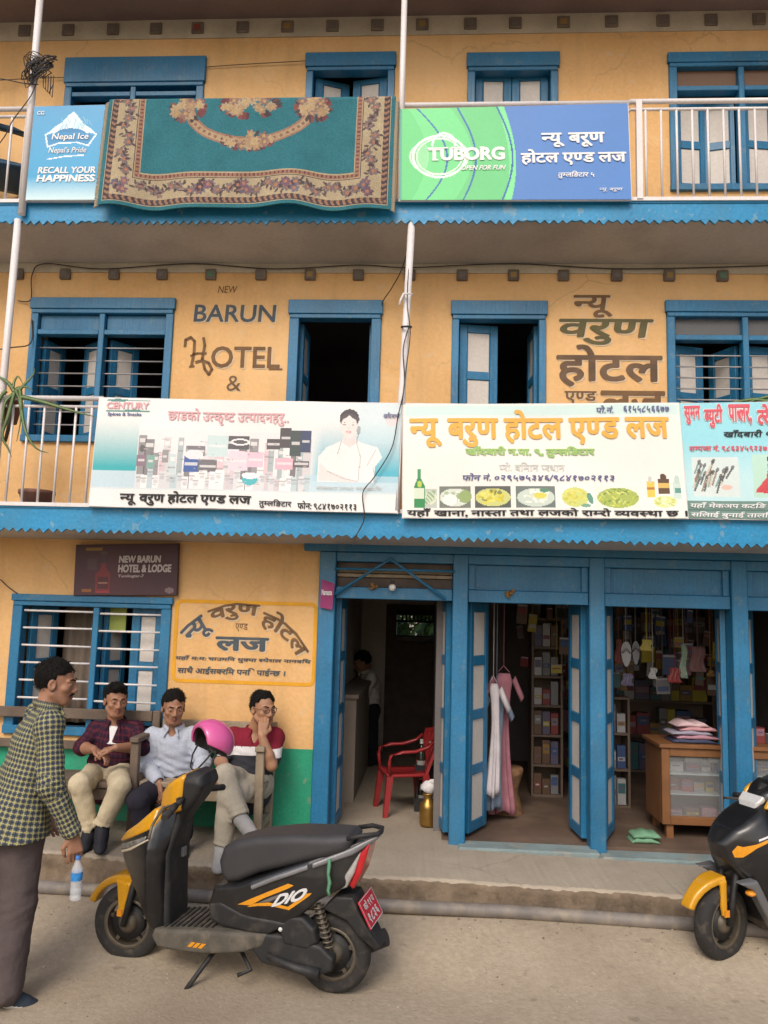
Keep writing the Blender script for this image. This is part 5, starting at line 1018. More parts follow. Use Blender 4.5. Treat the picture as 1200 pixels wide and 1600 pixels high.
# ================================================================ smooth bodies: distance fields turned into meshes
class Field:
    def __init__(s, lo, hi, h):
        s.lo = np.array(lo, float)-2*h; s.h = h; s.n = np.ceil((np.array(hi)+2*h-s.lo)/h).astype(int)+1
        s.d = np.full(s.n, 50.0, np.float32); s.ax = [(s.lo[i]+np.arange(s.n[i])*h).astype(np.float32) for i in range(3)]
    def sub(s, lo, hi):
        a = np.clip(np.floor((np.array(lo)-s.lo)/s.h).astype(int), 0, s.n); b = np.clip(np.ceil((np.array(hi)-s.lo)/s.h).astype(int)+1, 0, s.n)
        sl = tuple(slice(x, y) for x, y in zip(a, b)); return sl, np.meshgrid(*[s.ax[i][sl[i]] for i in range(3)], indexing='ij')
    def op(s, fn, lo, hi, k=.01, mode='u'):
        m = k+3*s.h; sl, p = s.sub(np.array(lo)-m, np.array(hi)+m)
        if 0 in p[0].shape: return s
        v = fn(*p); d = s.d[sl]
        if mode == 'u':
            h_ = np.clip(.5+.5*(v-d)/k, 0, 1); s.d[sl] = v+(d-v)*h_-k*h_*(1-h_)
        else:          # smooth cut
            v = -v; h_ = np.clip(.5-.5*(v-d)/k, 0, 1); s.d[sl] = v+(d-v)*h_+k*h_*(1-h_)
        return s
    def cone(s, a, b, ra, rb, k=.01, mode='u', flat=None):
        a = np.array(a, float); b = np.array(b, float); ba = b-a; L2 = float(ba@ba)+1e-12; R_ = max(ra, rb)
        if flat is not None: n, fs = np.array(flat[0], float), flat[1]; R_ *= max(1, fs)
        def fn(x, y, z):
            px, py, pz = x-a[0], y-a[1], z-a[2]; t = np.clip((px*ba[0]+py*ba[1]+pz*ba[2])/L2, 0, 1); qx, qy, qz = px-ba[0]*t, py-ba[1]*t, pz-ba[2]*t
            if flat is not None:
                e = (qx*n[0]+qy*n[1]+qz*n[2]); w = e*(1/fs-1); qx, qy, qz = qx+n[0]*w, qy+n[1]*w, qz+n[2]*w
            return np.sqrt(qx*qx+qy*qy+qz*qz)-(ra+(rb-ra)*t)
        return s.op(fn, np.minimum(a, b)-R_, np.maximum(a, b)+R_, k, mode)
    def ell(s, c, r, A=None, k=.01, mode='u'):
        c = np.array(c, float); r = np.array(r, float); A = np.eye(3) if A is None else np.array(A, float); R_ = np.abs(A) @ r    # A: columns are the axes
        def fn(x, y, z):
            p = (x-c[0], y-c[1], z-c[2]); q = [p[0]*A[0, i]+p[1]*A[1, i]+p[2]*A[2, i] for i in range(3)]
            k0 = np.sqrt(sum((q[i]/r[i])**2 for i in range(3))); k1 = np.sqrt(sum((q[i]/r[i]**2)**2 for i in range(3)))+1e-6; return k0*(k0-1)/k1
        return s.op(fn, c-R_, c+R_, k, mode)
    def half(s, c, n, k=.005):      # cut away the side the normal points to
        c = np.array(c, float); n = np.array(n, float); n = n/np.linalg.norm(n)
        g = np.meshgrid(*s.ax, indexing='ij'); v = (g[0]-c[0])*n[0]+(g[1]-c[1])*n[1]+(g[2]-c[2])*n[2]; s.d = np.maximum(s.d, v.astype(np.float32)); return s
    def folds(s, amp, freq, seed=0, stretch=(1, 1, 1)):
        rs = np.random.RandomState(seed); near = np.abs(s.d) < .05; idx = np.nonzero(near); P_ = np.stack([s.ax[i][idx[i]]*stretch[i] for i in range(3)], 1); n = 0
        for o in range(3):
            for j in range(4): kv = rs.normal(size=3); kv = kv/np.linalg.norm(kv)*freq*1.8**o; n = n+np.sin(P_@kv+rs.uniform(0, 6.28)+1.2*np.sin(P_@(kv[[1, 2, 0]]*.6)))/1.7**o/4
        s.d[idx] += (amp*n).astype(np.float32); return s
    def crease(s, c, v, R_, amp, wl):      # bunched cloth round a joint
        c = A3(c); v = nv(v); sl, p = s.sub(c-2*R_, c+2*R_)
        if 0 in p[0].shape: return s
        x, y, z = p[0]-c[0], p[1]-c[1], p[2]-c[2]; t = x*v[0]+y*v[1]+z*v[2]; w = np.sin(x*31+z*17)*.006+np.sin(y*27-z*23)*.006
        s.d[sl] += (amp*np.exp(-(x*x+y*y+z*z)/R_**2)*np.sin((t+w)*2*math.pi/wl+2*np.sin(x*14+y*11))).astype(np.float32); return s
    def net(s):
        d = s.d; ins = d < 0; nx, ny, nz = d.shape
        cnt = sum(ins[a:nx-1+a, b:ny-1+b, c:nz-1+c].astype(np.int8) for a in (0, 1) for b in (0, 1) for c in (0, 1))
        ci = np.nonzero((cnt > 0) & (cnt < 8)); n = len(ci[0]); ids = np.full((nx-1, ny-1, nz-1), -1, np.int32); ids[ci] = np.arange(n)
        C_ = [(a, b, c) for a in (0, 1) for b in (0, 1) for c in (0, 1)]; val = {q: d[ci[0]+q[0], ci[1]+q[1], ci[2]+q[2]] for q in C_}
        acc = np.zeros((n, 3)); num = np.zeros(n)
        for q in C_:
            for ax in range(3):
                if q[ax] == 0:
                    q2 = tuple(1 if i == ax else q[i] for i in range(3)); a, b = val[q], val[q2]; cr = (a < 0) != (b < 0); t = np.where(cr, a/np.where(cr, a-b, 1), 0)
                    for i in range(3): acc[:, i] += np.where(cr, q[i]+(t if i == ax else 0), 0)
                    num += cr
        V = s.lo+(np.stack(ci, 1)+acc/num[:, None])*s.h; F_ = []
        for ax in range(3):
            u, w = (ax+1) % 3, (ax+2) % 3; sl0 = [slice(None)]*3; sl1 = [slice(None)]*3; sl0[ax] = slice(0, -1); sl1[ax] = slice(1, None)
            a, b = ins[tuple(sl0)], ins[tuple(sl1)]; e = np.nonzero(a != b); e = [x for x in e]; ok = (e[u] > 0) & (e[w] > 0) & (e[u] < d.shape[u]-1) & (e[w] < d.shape[w]-1); e = [x[ok] for x in e]; fl = a[tuple(e)]
            def cell(du, dw):
                q = [x.copy() for x in e]; q[u] = q[u]+du; q[w] = q[w]+dw; return ids[tuple(q)]
            c0, c1, c2, c3 = cell(-1, -1), cell(0, -1), cell(0, 0), cell(-1, 0); Q = np.stack([c0, c1, c2, c3], 1); Q[~fl] = Q[~fl][:, ::-1]; F_.append(Q)
        return V, np.concatenate(F_)
    def mesh(s, name, mats, parent=None, pick=None, smooth=0, cuv=None, world=True):
        V, F_ = s.net(); off = np.array(parent_loc(parent)) if (parent is not None and world) else np.zeros(3)
        for _ in range(smooth):
            E_ = np.concatenate([F_[:, [0, 1]], F_[:, [1, 2]], F_[:, [2, 3]], F_[:, [3, 0]]]); S = np.zeros_like(V); N_ = np.zeros(len(V)); np.add.at(S, E_[:, 0], V[E_[:, 1]]); np.add.at(S, E_[:, 1], V[E_[:, 0]]); np.add.at(N_, E_[:, 0], 1); np.add.at(N_, E_[:, 1], 1); V = V*.4+.6*S/N_[:, None]
        me = bpy.data.meshes.new(name); W_ = V-off
        me.vertices.add(len(V)); me.vertices.foreach_set('co', W_.astype(np.float32).ravel()); me.loops.add(F_.size); me.loops.foreach_set('vertex_index', F_.ravel().astype(np.int32)); me.polygons.add(len(F_)); me.polygons.foreach_set('loop_start', np.arange(0, F_.size, 4, dtype=np.int32))
        try: me.polygons.foreach_set('loop_total', np.full(len(F_), 4, np.int32))
        except Exception: pass
        for m in (mats if isinstance(mats, (list, tuple)) else [mats]): me.materials.append(m)
        if pick is not None: me.polygons.foreach_set('material_index', pick(V[F_].mean(1)).astype(np.int32))
        me.polygons.foreach_set('use_smooth', np.ones(len(F_), bool)); me.update(calc_edges=True); me.validate()
        if cuv is not None:
            a = me.attributes.new('cuv', 'FLOAT_VECTOR', 'POINT'); a.data.foreach_set('vector', cuv(V).astype(np.float32).ravel())
        o = bpy.data.objects.new(name, me); COL.objects.link(o)
        if parent is not None: o.parent = parent
        return o
def nv(v): v = np.array(v, float); return v/(np.linalg.norm(v)+1e-9)
def A3(p): return np.array(p, float)
# ---- cloth materials
def plaid(name, dark, pale, line, per, lw, line2=None, gain=1.0):
    m = bpy.data.materials.new(name); m.use_nodes = True; nt = m.node_tree; N = nt.nodes; L = nt.links; b = N['Principled BSDF']; b.inputs['Roughness'].default_value = .9; b.inputs['Specular IOR Level'].default_value = .15
    at_ = N.new('ShaderNodeAttribute'); at_.attribute_name = 'cuv'; sp = N.new('ShaderNodeSeparateXYZ'); L.new(at_.outputs['Vector'], sp.inputs[0])
    def ma(op, a, b_, c=None):
        n = N.new('ShaderNodeMath'); n.operation = op
        for i, v in enumerate((a, b_, c)):
            if v is None: continue
            if isinstance(v, (int, float)): n.inputs[i].default_value = v
            else: L.new(v, n.inputs[i])
        return n.outputs[0]
    def stripes(co):
        w = ma('ABSOLUTE', ma('SUBTRACT', ma('FRACT', ma('DIVIDE', co, per), 0), .5), 0); return ma('MINIMUM', ma('MAXIMUM', ma('MULTIPLY', ma('SUBTRACT', w, .25), 9), 0), 1), ma('LESS_THAN', w, lw), ma('GREATER_THAN', w, .5-lw)
    su, lu, eu = stripes(sp.outputs[0]); sv, lv, ev = stripes(sp.outputs[1])
    def mix(f, a, c):
        x = N.new('ShaderNodeMix'); x.data_type = 'RGBA'; L.new(f, x.inputs[0]) if not isinstance(f, float) else None
        for i, v in ((6, a), (7, c)):
            if isinstance(v, tuple): x.inputs[i].default_value = (*v, 1)
            else: L.new(v, x.inputs[i])
        return x.outputs[2]
    c = mix(ma('MULTIPLY', ma('ADD', su, sv), .5), dark, pale)
    c = mix(ma('MULTIPLY', ma('MAXIMUM', eu, ev), .9), c, line)
    if line2: c = mix(ma('MULTIPLY', ma('MAXIMUM', lu, lv), .8), c, line2)
    L.new(c, b.inputs['Base Color']); tc = N.new('ShaderNodeTexCoord'); n = N.new('ShaderNodeTexNoise'); n.inputs['Scale'].default_value = 25; L.new(tc.outputs['Object'], n.inputs['Vector']); bp = N.new('ShaderNodeBump'); bp.inputs['Strength'].default_value = .35; bp.inputs['Distance'].default_value = .01; L.new(n.outputs['Fac'], bp.inputs['Height']); L.new(bp.outputs[0], b.inputs['Normal'])
    return m
SKIN = mat('brown_skin', (.315, .155, .092), .55, .10, 14, bump=.12, bs=150, sss=.12, fine=.08); SKIN2 = mat('tan_skin', (.36, .185, .105), .55, .10, 14, bump=.12, bs=150, sss=.12, fine=.08)
LIP = mat('lip_skin', (.20, .075, .055), .5, .1, 20); HAIR = mat('black_hair', (.008, .007, .006), .75, .3, 60, bump=.8, bs=160, spec=.15); EYEW = flat('eye_white', (.26, .23, .21), .35); EYEB = flat('eye_iris', (.015, .010, .008), .15)
def cl(name, c, **k): return mat(name, c, k.pop('rough', .9), k.pop('var', .10), k.pop('vs', 7), bump=k.pop('bump', .3), bs=k.pop('bs', 40), spec=.2, **k)

def head_field(f, c, fw, up, s, neck, opts):
    """skull, face features, ears and neck, added to the body's field; fw/up give the way the head looks"""
    fw = nv(fw); up = nv(np.array(up)-fw*np.dot(up, fw)); rt = np.cross(fw, up)
    A = np.stack([rt, fw, up], 1); L = lambda x, y, z: c+(rt*x+fw*y+up*z)*s
    E_ = lambda p, r, k=.012, mode='u': f.ell(L(*p), np.array(r)*s, A, k*s, mode)
    C_ = lambda p, q, a, b, k=.01, mode='u': f.cone(L(*p), L(*q), a*s, b*s, k*s, mode)
    jaw = opts.get('jaw', 1.0)
    E_((0, -.012, .030), (.074, .094, .086), .02); E_((0, .030, -.045), (.057*jaw, .060, .072), .03); E_((0, .060, -.094), (.026*jaw, .022, .018), .025)
    for x in (-1, 1):
        C_((x*.054*jaw, .005, -.055), (x*.03*jaw, .055, -.092), .018, .016, .02); E_((x*.040, .058, -.022), (.024, .022, .020), .018); C_((x*.012, .086, .020), (x*.046, .070, .018), .010, .009, .012)
        E_((x*.031, .093, .000), (.017, .014, .011), .010, 's'); E_((x*.031, .0755, .000), (.0155, .0125, .0115), .004); C_((x*.017, .0835, .006), (x*.043, .076, .005), .0045, .004, .004); C_((x*.018, .083, -.008), (x*.042, .075, -.007), .0038, .0035, .004)
        E_((x*.077, -.004, -.008), (.010, .021, .032), .006); E_((x*.084, .002, -.004), (.006, .011, .018), .005, 's'); E_((x*.0125, .094, -.036), (.0095, .011, .008), .006)
    C_((0, .086, .012), (0, .103, -.028), .0085, .0112, .010); E_((0, .100, -.034), (.011, .010, .008), .006)
    for z, r, y in ((-.060, .0065, .0865), (-.071, .0075, .0845)): C_((-.021, y-.008, z), (0, y+.002, z), r*.7, r, .004); C_((0, y+.002, z), (.021, y-.008, z), r, r*.7, .004)
    C_((-.02, .084, -.0655), (.02, .084, -.0655), .0014, .0014, .003, 's')
    nb = np.array(neck); f.cone(L(0, -.022, -.055), nb, .052*s, .056*s, .025*s)
    return L, A, (rt, fw, up)
def hair_mesh(c, A, s, parent, opts):
    rt, fw, up = A[:, 0], A[:, 1], A[:, 2]; g = Field(c-.17*s, c+.17*s, .0042); L = lambda x, y, z: c+(rt*x+fw*y+up*z)*s
    g.ell(L(0, -.016, .036), np.array((.0815, .101, .093+opts.get('top', 0)))*s, A, .01)
    if opts.get('quiff'): g.ell(L(opts['quiff'], .055, .098), np.array((.05, .045, .03))*s, A, .02)
    g.folds(.0045, 60, 3); g.folds(.0028, 210, 5, (1, 1, .35)); G = np.meshgrid(*g.ax, indexing='ij'); P_ = np.stack(G, -1)-c; x, y, z = [(P_@v)/s for v in (rt, fw, up)]
    hl = opts.get('line', .055)+.010; part = .006*np.sin(x*110+2)+.005*np.sin(x*47)+.016*np.cos(x*34)-.014+opts.get('sweep', .12)*x
    front = np.minimum((y-.040)*.9, (hl+part)-z)        # >0 : face side below the hairline
    temple = np.minimum(np.minimum(y-.012, .05-z)+.0*x, .06); side = np.minimum(-.028-z+.0*x, y+.02); low = (-.055-z)
    cut = np.maximum.reduce([front, np.minimum(temple, hl-.015-z), side, low, np.minimum(.024-np.abs(y+.004), -.012-z+.03)*0-1])*s
    g.d = np.maximum(g.d, cut.astype(np.float32)); o = g.mesh('hair', HAIR, parent, smooth=1); off = A3(parent_loc(parent)); st = MB(); rs = np.random.RandomState(17)
    me = o.data; n = len(me.vertices); co = np.empty(n*3, np.float32); me.vertices.foreach_get('co', co); co = co.reshape(-1, 3)+off; nr = np.empty(n*3, np.float32); me.vertices.foreach_get('normal', nr); nr = nr.reshape(-1, 3)
    for i in rs.choice(n, min(n, opts.get('strands', 1500)), False):
        q = (co[i]-c)/s; x_, y_, z_ = q@rt, q@fw, q@up; rad_ = q/(np.linalg.norm(q)+1e-6)
        if nr[i]@rad_ < .25: continue
        comb = rt*(opts.get('sweep', .12)*5+x_*6)*(z_ > .05)+fw*(.5 if y_ > .03 and z_ > .06 else -.6)-up*(1.0 if z_ < .06 else .1)+rs.normal(size=3)*.35
        d = nv(nr[i]*.42+nv(comb)*.9); l = rs.uniform(.012, .024)*s; w = np.cross(d, nr[i]); w = nv(w)*.0011*s; p0 = co[i]-nr[i]*.002; p1 = p0+d*l*.6+nr[i]*.001; p2 = p0+d*l-nr[i]*.002
        st._add([p0-w, p0+w, p1+w*.8, p1-w*.8, p2], [(0, 1, 2, 3), (3, 2, 4)])
    st.build('hair', HAIR, parent, fix=False); return o
def face_bits(L, A, s, parent, opts):
    rt, fw, up = A[:, 0], A[:, 1], A[:, 2]; gz_ = opts.get('gaze', 0.0)
    for x in (-1, 1):
        b = MB(); T = Matrix([(*A[i], 0) for i in range(3)]+[(0, 0, 0, 1)]); c = Vector(L(x*.031, .0815, .0005)); b.ball((0, 0, 0), .0112*s, .0086*s, .0044*s, n=10)
        b.v = [tuple(c+T.to_3x3() @ Vector(v)) for v in b.v]; n = len(b.f)
        b.ball((gz_*.004*s, .0056*s, 0), .0056*s, .0040*s, .0044*s, n=8, m=1); k = len(b.v)
        b.v = b.v[:-(8+1)*(8+4)]+[tuple(c+T.to_3x3() @ Vector(v)) for v in b.v[-(8+1)*(8+4):]]; b.build('eye', [EYEW, EYEB], parent)
    g = Field(L(0, .06, .01)-.08*s, L(0, .06, .01)+.08*s, .0032)
    for x in (-1, 1): g.cone(L(x*.014, .0935, .0215), L(x*.034, .0875, .0275), .0042*s, .0044*s, .003); g.cone(L(x*.034, .0875, .0275), L(x*.052, .071, .021), .0044*s, .0025*s, .003)
    g.mesh('eyebrows', HAIR, parent)
    if opts.get('moustache'):
        g = Field(L(0, .08, -.05)-.05*s, L(0, .08, -.05)+.05*s, .003)
        for x in (-1, 1): g.cone(L(x*.003, .0955, -.0505), L(x*.018, .089, -.053), .0052*s, .0045*s, .004); g.cone(L(x*.018, .089, -.053), L(x*.030, .078, -.062), .0045*s, .0025*s, .004)
        g.mesh('moustache', HAIR, parent)
def hand(f, w, d, n, side, curl=.5, s=1.0, spread=1.0, thumb=.6):
    """palm, four fingers and a thumb; d points along the palm, n out of the palm, side +1/-1 puts the thumb on that side"""
    w = A3(w); d = nv(d); n = nv(np.array(n)-d*np.dot(n, d)); l = np.cross(d, n)*side
    for o in (-.027, -.009, .009, .026): f.cone(w+d*.012*s+l*o*.55*s, w+d*.082*s+l*o*s, .0135*s, .0110*s, .010*s)
    for i, o in enumerate((.027, .009, -.009, -.026)):
        p = w+d*.084*s+l*o*s; k = (.93, 1.0, .94, .76)[i]; a = curl*(.55+.08*i); dirv = d
        for ln, r0, r1 in ((.042, .0092, .0084), (.027, .0084, .0076), (.020, .0076, .0062)):
            dirv = nv(d*math.cos(a)+n*math.sin(a)+l*(.10*spread*(1.5-i)/1.5*(1-curl*.5))); q = p+dirv*ln*k*s; f.cone(p, q, r0*s, r1*s, .0035*s); p = q; a += curl*.95
    p = w+d*.022*s+l*.024*s; q = p+nv(d*.75+l*.75+n*.25*thumb)*.040*s; r = q+nv(d*1.0+l*(.25-.5*thumb)+n*.5*thumb)*.030*s; t = r+nv(d*.9-l*.5*thumb+n*.8*thumb)*.024*s
    f.cone(p, q, .0145*s, .0112*s, .010*s); f.cone(q, r, .0108*s, .0095*s, .005); f.cone(r, t, .0095*s, .0075*s, .005)
def bones_uv(bones):
    """cloth coordinates: distance round and along the nearest limb or trunk axis"""
    def fn(V):
        best = np.full(len(V), 1e9); out = np.zeros((len(V), 3))
        for (a, b, r, up) in bones:
            a, b = A3(a), A3(b); ba = b-a; L_ = np.linalg.norm(ba); t = ((V-a)@ba)/L_**2; tc = np.clip(t, -.1, 1.1); q = V-a-tc[:, None]*ba; dd = np.linalg.norm(q, axis=1)-r
            ax = ba/L_; u = nv(np.array(up)-ax*np.dot(up, ax)); w = np.cross(ax, u); ang = np.arctan2(q@w, q@u); sel = dd < best; best[sel] = dd[sel]; out[sel, 0] = (ang*(r+.015))[sel]; out[sel, 1] = (t*L_)[sel]
        return out
    return fn
def person(label, J, O, group=None):
    """J: joints in scene coordinates; O: colours and options"""
    J = {k: A3(v) for k, v in J.items()}; allp = np.stack(list(J.values())); lo, hi = allp.min(0), allp.max(0); s = O.get('s', 1.0); hs = s*O.get('hs', 1.0)
    sk = O['skin']; rp = O.get('root'); root_loc = rp if rp is not None else (J['pelvis'][0], J['pelvis'][1], lo[2])
    sh_ax = nv(J['sR']-J['sL']); fw = nv(np.cross((0, 0, 1), sh_ax)); fw = fw if O.get('face', -1)*fw[1] > 0 or O.get('face', -1) == 0 else -fw
    if 'fw' in O: fw = nv(O['fw'])
    f = Field(lo-.16, hi+.16, .0045)
    L, A, fr = head_field(f, J['head'], O['look'], O.get('up', (0, 0, 1)), hs, J['neck'], O)
    sp = [J['neck'], J['chest'], (J['chest']+J['pelvis'])/2, J['pelvis']]; W_ = O.get('w', 1.0)
    def trunk(F_, e, k=.03):
        fl = lambda w, dp: (fw, dp/w)
        F_.cone(J['sL']+(J['neck']-J['sL'])*.1, J['sR']+(J['neck']-J['sR'])*.1, .050*s+e, .050*s+e, k); F_.cone(J['neck']-np.array((0, 0, .02))*s, J['chest'], .070*s+e, .125*s*W_+e, k, flat=fl(1, .80)); F_.cone(J['chest'], sp[2], .140*s*W_+e, .135*s*W_+e, k, flat=fl(1, O.get('deep', .74))); F_.cone(sp[2], J['pelvis'], .135*s*W_+e, .145*s*W_+e, k, flat=fl(1, O.get('belly', .78)))
        for q in ('sL', 'sR'): F_.cone(J[q], J['chest'], .062*s+e, .09*s+e, k, flat=fl(1, .85))
    trunk(f, -.014)
    for q in 'LR':
        f.cone(J['s'+q], J['e'+q], .046*s, .038*s, .02); f.cone(J['e'+q], J['e'+q]+(J['w'+q]-J['e'+q])*.35, .038*s, .040*s, .015); f.cone(J['e'+q]+(J['w'+q]-J['e'+q])*.35, J['w'+q], .040*s, .0265*s, .015)
        f.cone(J['hip'+q], J['k'+q], .072*s, .050*s, .02); f.cone(J['k'+q], J['k'+q]+(J['a'+q]-J['k'+q])*.3, .050*s, .050*s, .02); f.cone(J['k'+q]+(J['a'+q]-J['k'+q])*.3, J['a'+q], .050*s, .034*s, .02); f.cone(J['a'+q], J['a'+q]+(J['t'+q]-J['a'+q])*.3-np.array((0, 0, .03))*s, .022*s, .012*s, .01)
        h = O['hand'+q]; hand(f, J['w'+q], h[0], h[1], h[2], h[3] if len(h) > 3 else .5, s*O.get('hand_s', 1.0), thumb=h[4] if len(h) > 4 else .6)
    lp = [L(x, .090, -.0655) for x in (-.012, 0, .012)]
    pick = lambda C: (np.min([np.linalg.norm((C-p)*np.array((1, 1, 1)), axis=1) for p in lp], 0) < .0125*hs)
    body = f.mesh('person', [sk, LIP], None, pick=lambda C: pick(C).astype(int))
    # move the origin to the seat / feet
    body.data.transform(Matrix.Translation(-Vector(root_loc))); body.location = root_loc; tag(body, label, 'person', group)
    hair_mesh(J['head'], A, hs, body, O); face_bits(L, A, hs, body, O)
    # ---- shirt
    S = O['shirt']; f = Field(lo-.2, hi+.2, S.get('h', .0065)); e = S.get('e', .006); sl = S.get('sleeve', 1.0); lower = S.get('len', .10)
    trunk(f, e)
    hem = J['pelvis']+(J['pelvis']-sp[2])*S.get('drop', .5); hw = S.get('hemw', .150)*s*W_
    f.cone(sp[2], hem, .138*s*W_+e, hw+e, .03, flat=(fw, O.get('belly', .78)))
    ends = []
    for q in 'LR':
        a, b, c = J['s'+q], J['e'+q], J['w'+q]
        if sl <= 1: b2 = a+(b-a)*sl; f.cone(a, b2, .054*s+e, .056*s+e, .03); ends.append((b2, b-a, q))
        else: f.cone(a, b, .054*s+e, .050*s+e, .03); c2 = b+(c-b)*(sl-1); f.cone(b, c2, .050*s+e, (.050-.008*(sl-1))*s+e*.6, .02); ends.append((c2, c-b, q)); 
        if S.get('cuff'): v = nv(c-b); f.cone(c2-v*.035, c2-v*.004, .040*s+e, .040*s+e, .003)
    f.folds(S.get('fold', .004), S.get('freq', 26), S.get('seed', 1), S.get('stretch', (1, 1, .75)))
    if S.get('folds2'): f.folds(.0022, 70, 4, (1, 1, 1.3))
    for q in 'LR':
        if sl > 1: f.crease(J['e'+q], J['w'+q]-J['s'+q], .085, .0065, .034); f.crease(J['w'+q]+(J['e'+q]-J['w'+q])*.25, J['w'+q]-J['e'+q], .06, .004, .026)
        f.crease(J['s'+q]+(J['chest']-J['s'+q])*.35, J['chest']-J['s'+q]+np.array((0, 0, .1)), .08, .005, .04)
    f.crease(sp[2], (.3, 0, 1), .16, .0065, .055); f.crease(sp[2]+(J['pelvis']-sp[2])*.7, (-.25, 0, 1), .14, .006, .045)
    for p, v, q in ends:      # open the cuffs
        v = nv(v); f.cone(p-v*.004, p+v*.20, .0285*s+.004, .034*s+.004, .004, 's'); 
        lim = p+v*.03; f.ell(lim+v*.055, (.08, .08, .052), np.stack([nv(np.cross(v, (.3, .5, .8))), nv(np.cross(v, np.cross(v, (.3, .5, .8)))), v], 1), .003, 's') if sl <= 1 or sl < 1.95 else None
    n0 = J['neck']; hd = nv(J['head']-n0)
    f.cone(n0-hd*.02, n0+hd*.25, .060*s, .075*s, .004, 's')
    if S.get('vneck'): d = S['vneck']; vp_ = n0+fw*.12*s; f.cone(n0+fw*.07*s+hd*.04, n0+fw*.135*s-np.array((0, 0, d)), .045*s, .006, .006, 's', flat=(fw, 3.0))
    cutz = hem[2]-.02
    if S.get('hemcut'): f.half((0, 0, S['hemcut']), (0, 0, -1))
    col = S.get('collar')
    if col:
        rt = np.cross(fw, (0, 0, 1)); up_ = np.array((0, 0, 1.0)); cpts = [n0+hd*(.030-.012*math.cos(t))+rt*.066*s*math.sin(t)+fw*(.066*s*math.cos(t)-.004) for t in np.linspace(.45, 2*math.pi-.45, 12)]
        for a, b in zip(cpts[:-1], cpts[1:]): f.cone(a, b, .0085, .0085, .006, flat=(up_, 2.0))
        for cpt, sg in ((cpts[0], 1), (cpts[-1], -1)): f.cone(cpt, cpt+rt*.024*sg+fw*.022-up_*.055*col, .010, .006, .006)
    bn = [(J['pelvis'], J['neck'], .15*s, fw)]+[(J['s'+q], J['e'+q], .05*s, (.2, .3, .9)) for q in 'LR']+[(J['e'+q], J['w'+q], .045*s, (.2, .3, .9)) for q in 'LR']
    f.mesh('shirt', S['m'], body, pick=S.get('pick'), cuv=bones_uv(bn))
    if O.get('inner'):
        g = Field(J['neck']-.2, J['neck']+.2, .006); g.cone(n0-hd*.01, n0+fw*.03-np.array((0, 0, .15)), .070*s, .104*s, .02, flat=(fw, .86)); g.cone(n0-hd*.02, n0+hd*.25, .056*s, .064*s, .006, 's'); g.half((0, 0, n0[2]-.125), (0, 0, -1)); g.mesh('undershirt', O['inner'], body)
    # ---- trousers
    T_ = O['trousers']; f = Field(lo-.15, hi+.15, .0068); e = T_.get('e', .010)
    f.cone(J['hipL'], J['hipR'], T_.get('hip', .095)*s+e, T_.get('hip', .095)*s+e, .03); f.cone(J['pelvis'], J['pelvis']+nv(J['chest']-J['pelvis'])*.06, .125*s, .125*s, .03, flat=(fw, .8))
    for q in 'LR':
        k_, a_ = J['k'+q], J['a'+q]+(J['k'+q]-J['a'+q])*T_.get('short', .02); f.cone(J['hip'+q], k_, .082*s+e, .060*s+e, .03); f.cone(k_, a_, .060*s+e, T_.get('cuffr', .048)*s+e, .02)
        kb = k_+nv(k_-J['hip'+q])*.01
    for q in 'LR':
        f.crease(J['k'+q], J['a'+q]-J['hip'+q]+np.array((.12, 0, 0)), .08, .0038, .046); f.crease(J['a'+q]+(J['k'+q]-J['a'+q])*.10, J['a'+q]-J['k'+q]+np.array((-.1, 0, 0)), .06, .0038, .034); f.crease(J['hip'+q], J['k'+q]-J['hip'+q]+np.array((.15, 0, .1)), .10, .0045, .045)
    f.folds(T_.get('fold', .005), 24, T_.get('seed', 2), (1.2, 1.2, 1)); f.folds(.0022, 62, 8)
    for q in 'LR':
        a_ = J['a'+q]+(J['k'+q]-J['a'+q])*T_.get('short', .02); v = nv(J['a'+q]-J['k'+q]); f.cone(a_+v*.012, a_+v*.25, .060*s, .075*s, .003, 's')
    f.mesh('trousers', T_['m'], body)
    if O.get('belt'):
        pass
    # ---- shoes
    for q in 'LR':
        a, t = J['a'+q], J['t'+q]; d = nv(t-a); g = Field(np.minimum(a, t)-.13, np.maximum(a, t)+.13, .005); up_ = nv(O.get('foot_up', {}).get(q, (0, 0, 1))); up_ = nv(up_-d*np.dot(up_, d)*.999) if abs(np.dot(up_, d)) < .97 else nv(np.cross(np.cross(d, (0, -1, 0)), d)); dd = nv(d-up_*np.dot(d, up_)) if abs(np.dot(d, up_)) < .9 else d; sd_ = np.cross(dd, up_)
        c0 = a-up_*.035*s; heel = c0-dd*.035*s; toe = c0+dd*.165*s
        B3 = np.stack([sd_, dd, up_], 1)
        g.ell(heel+dd*.01-up_*.008, (.036*s, .048*s, .036*s), B3, .02); g.ell(c0+dd*.11*s-up_*.018, (.045*s, .085*s, .028*s), B3, .03); g.cone(a+up_*.0, c0+dd*.05, .044*s, .044*s, .02); g.cone(a+up_*.005, a, .043*s, .043*s, .02); g.cone(c0+dd*.04+up_*.005, c0+dd*.12-up_*.012, .042*s, .030*s, .02)
        sole_z = -.040*s; cc = c0+up_*sole_z; g.half(cc, -up_)
        g.mesh('shoe', O['shoe'], body, pick=lambda C, cc=cc, up_=up_: (((C-cc)@up_) < .021).astype(int))
    return body, L, A
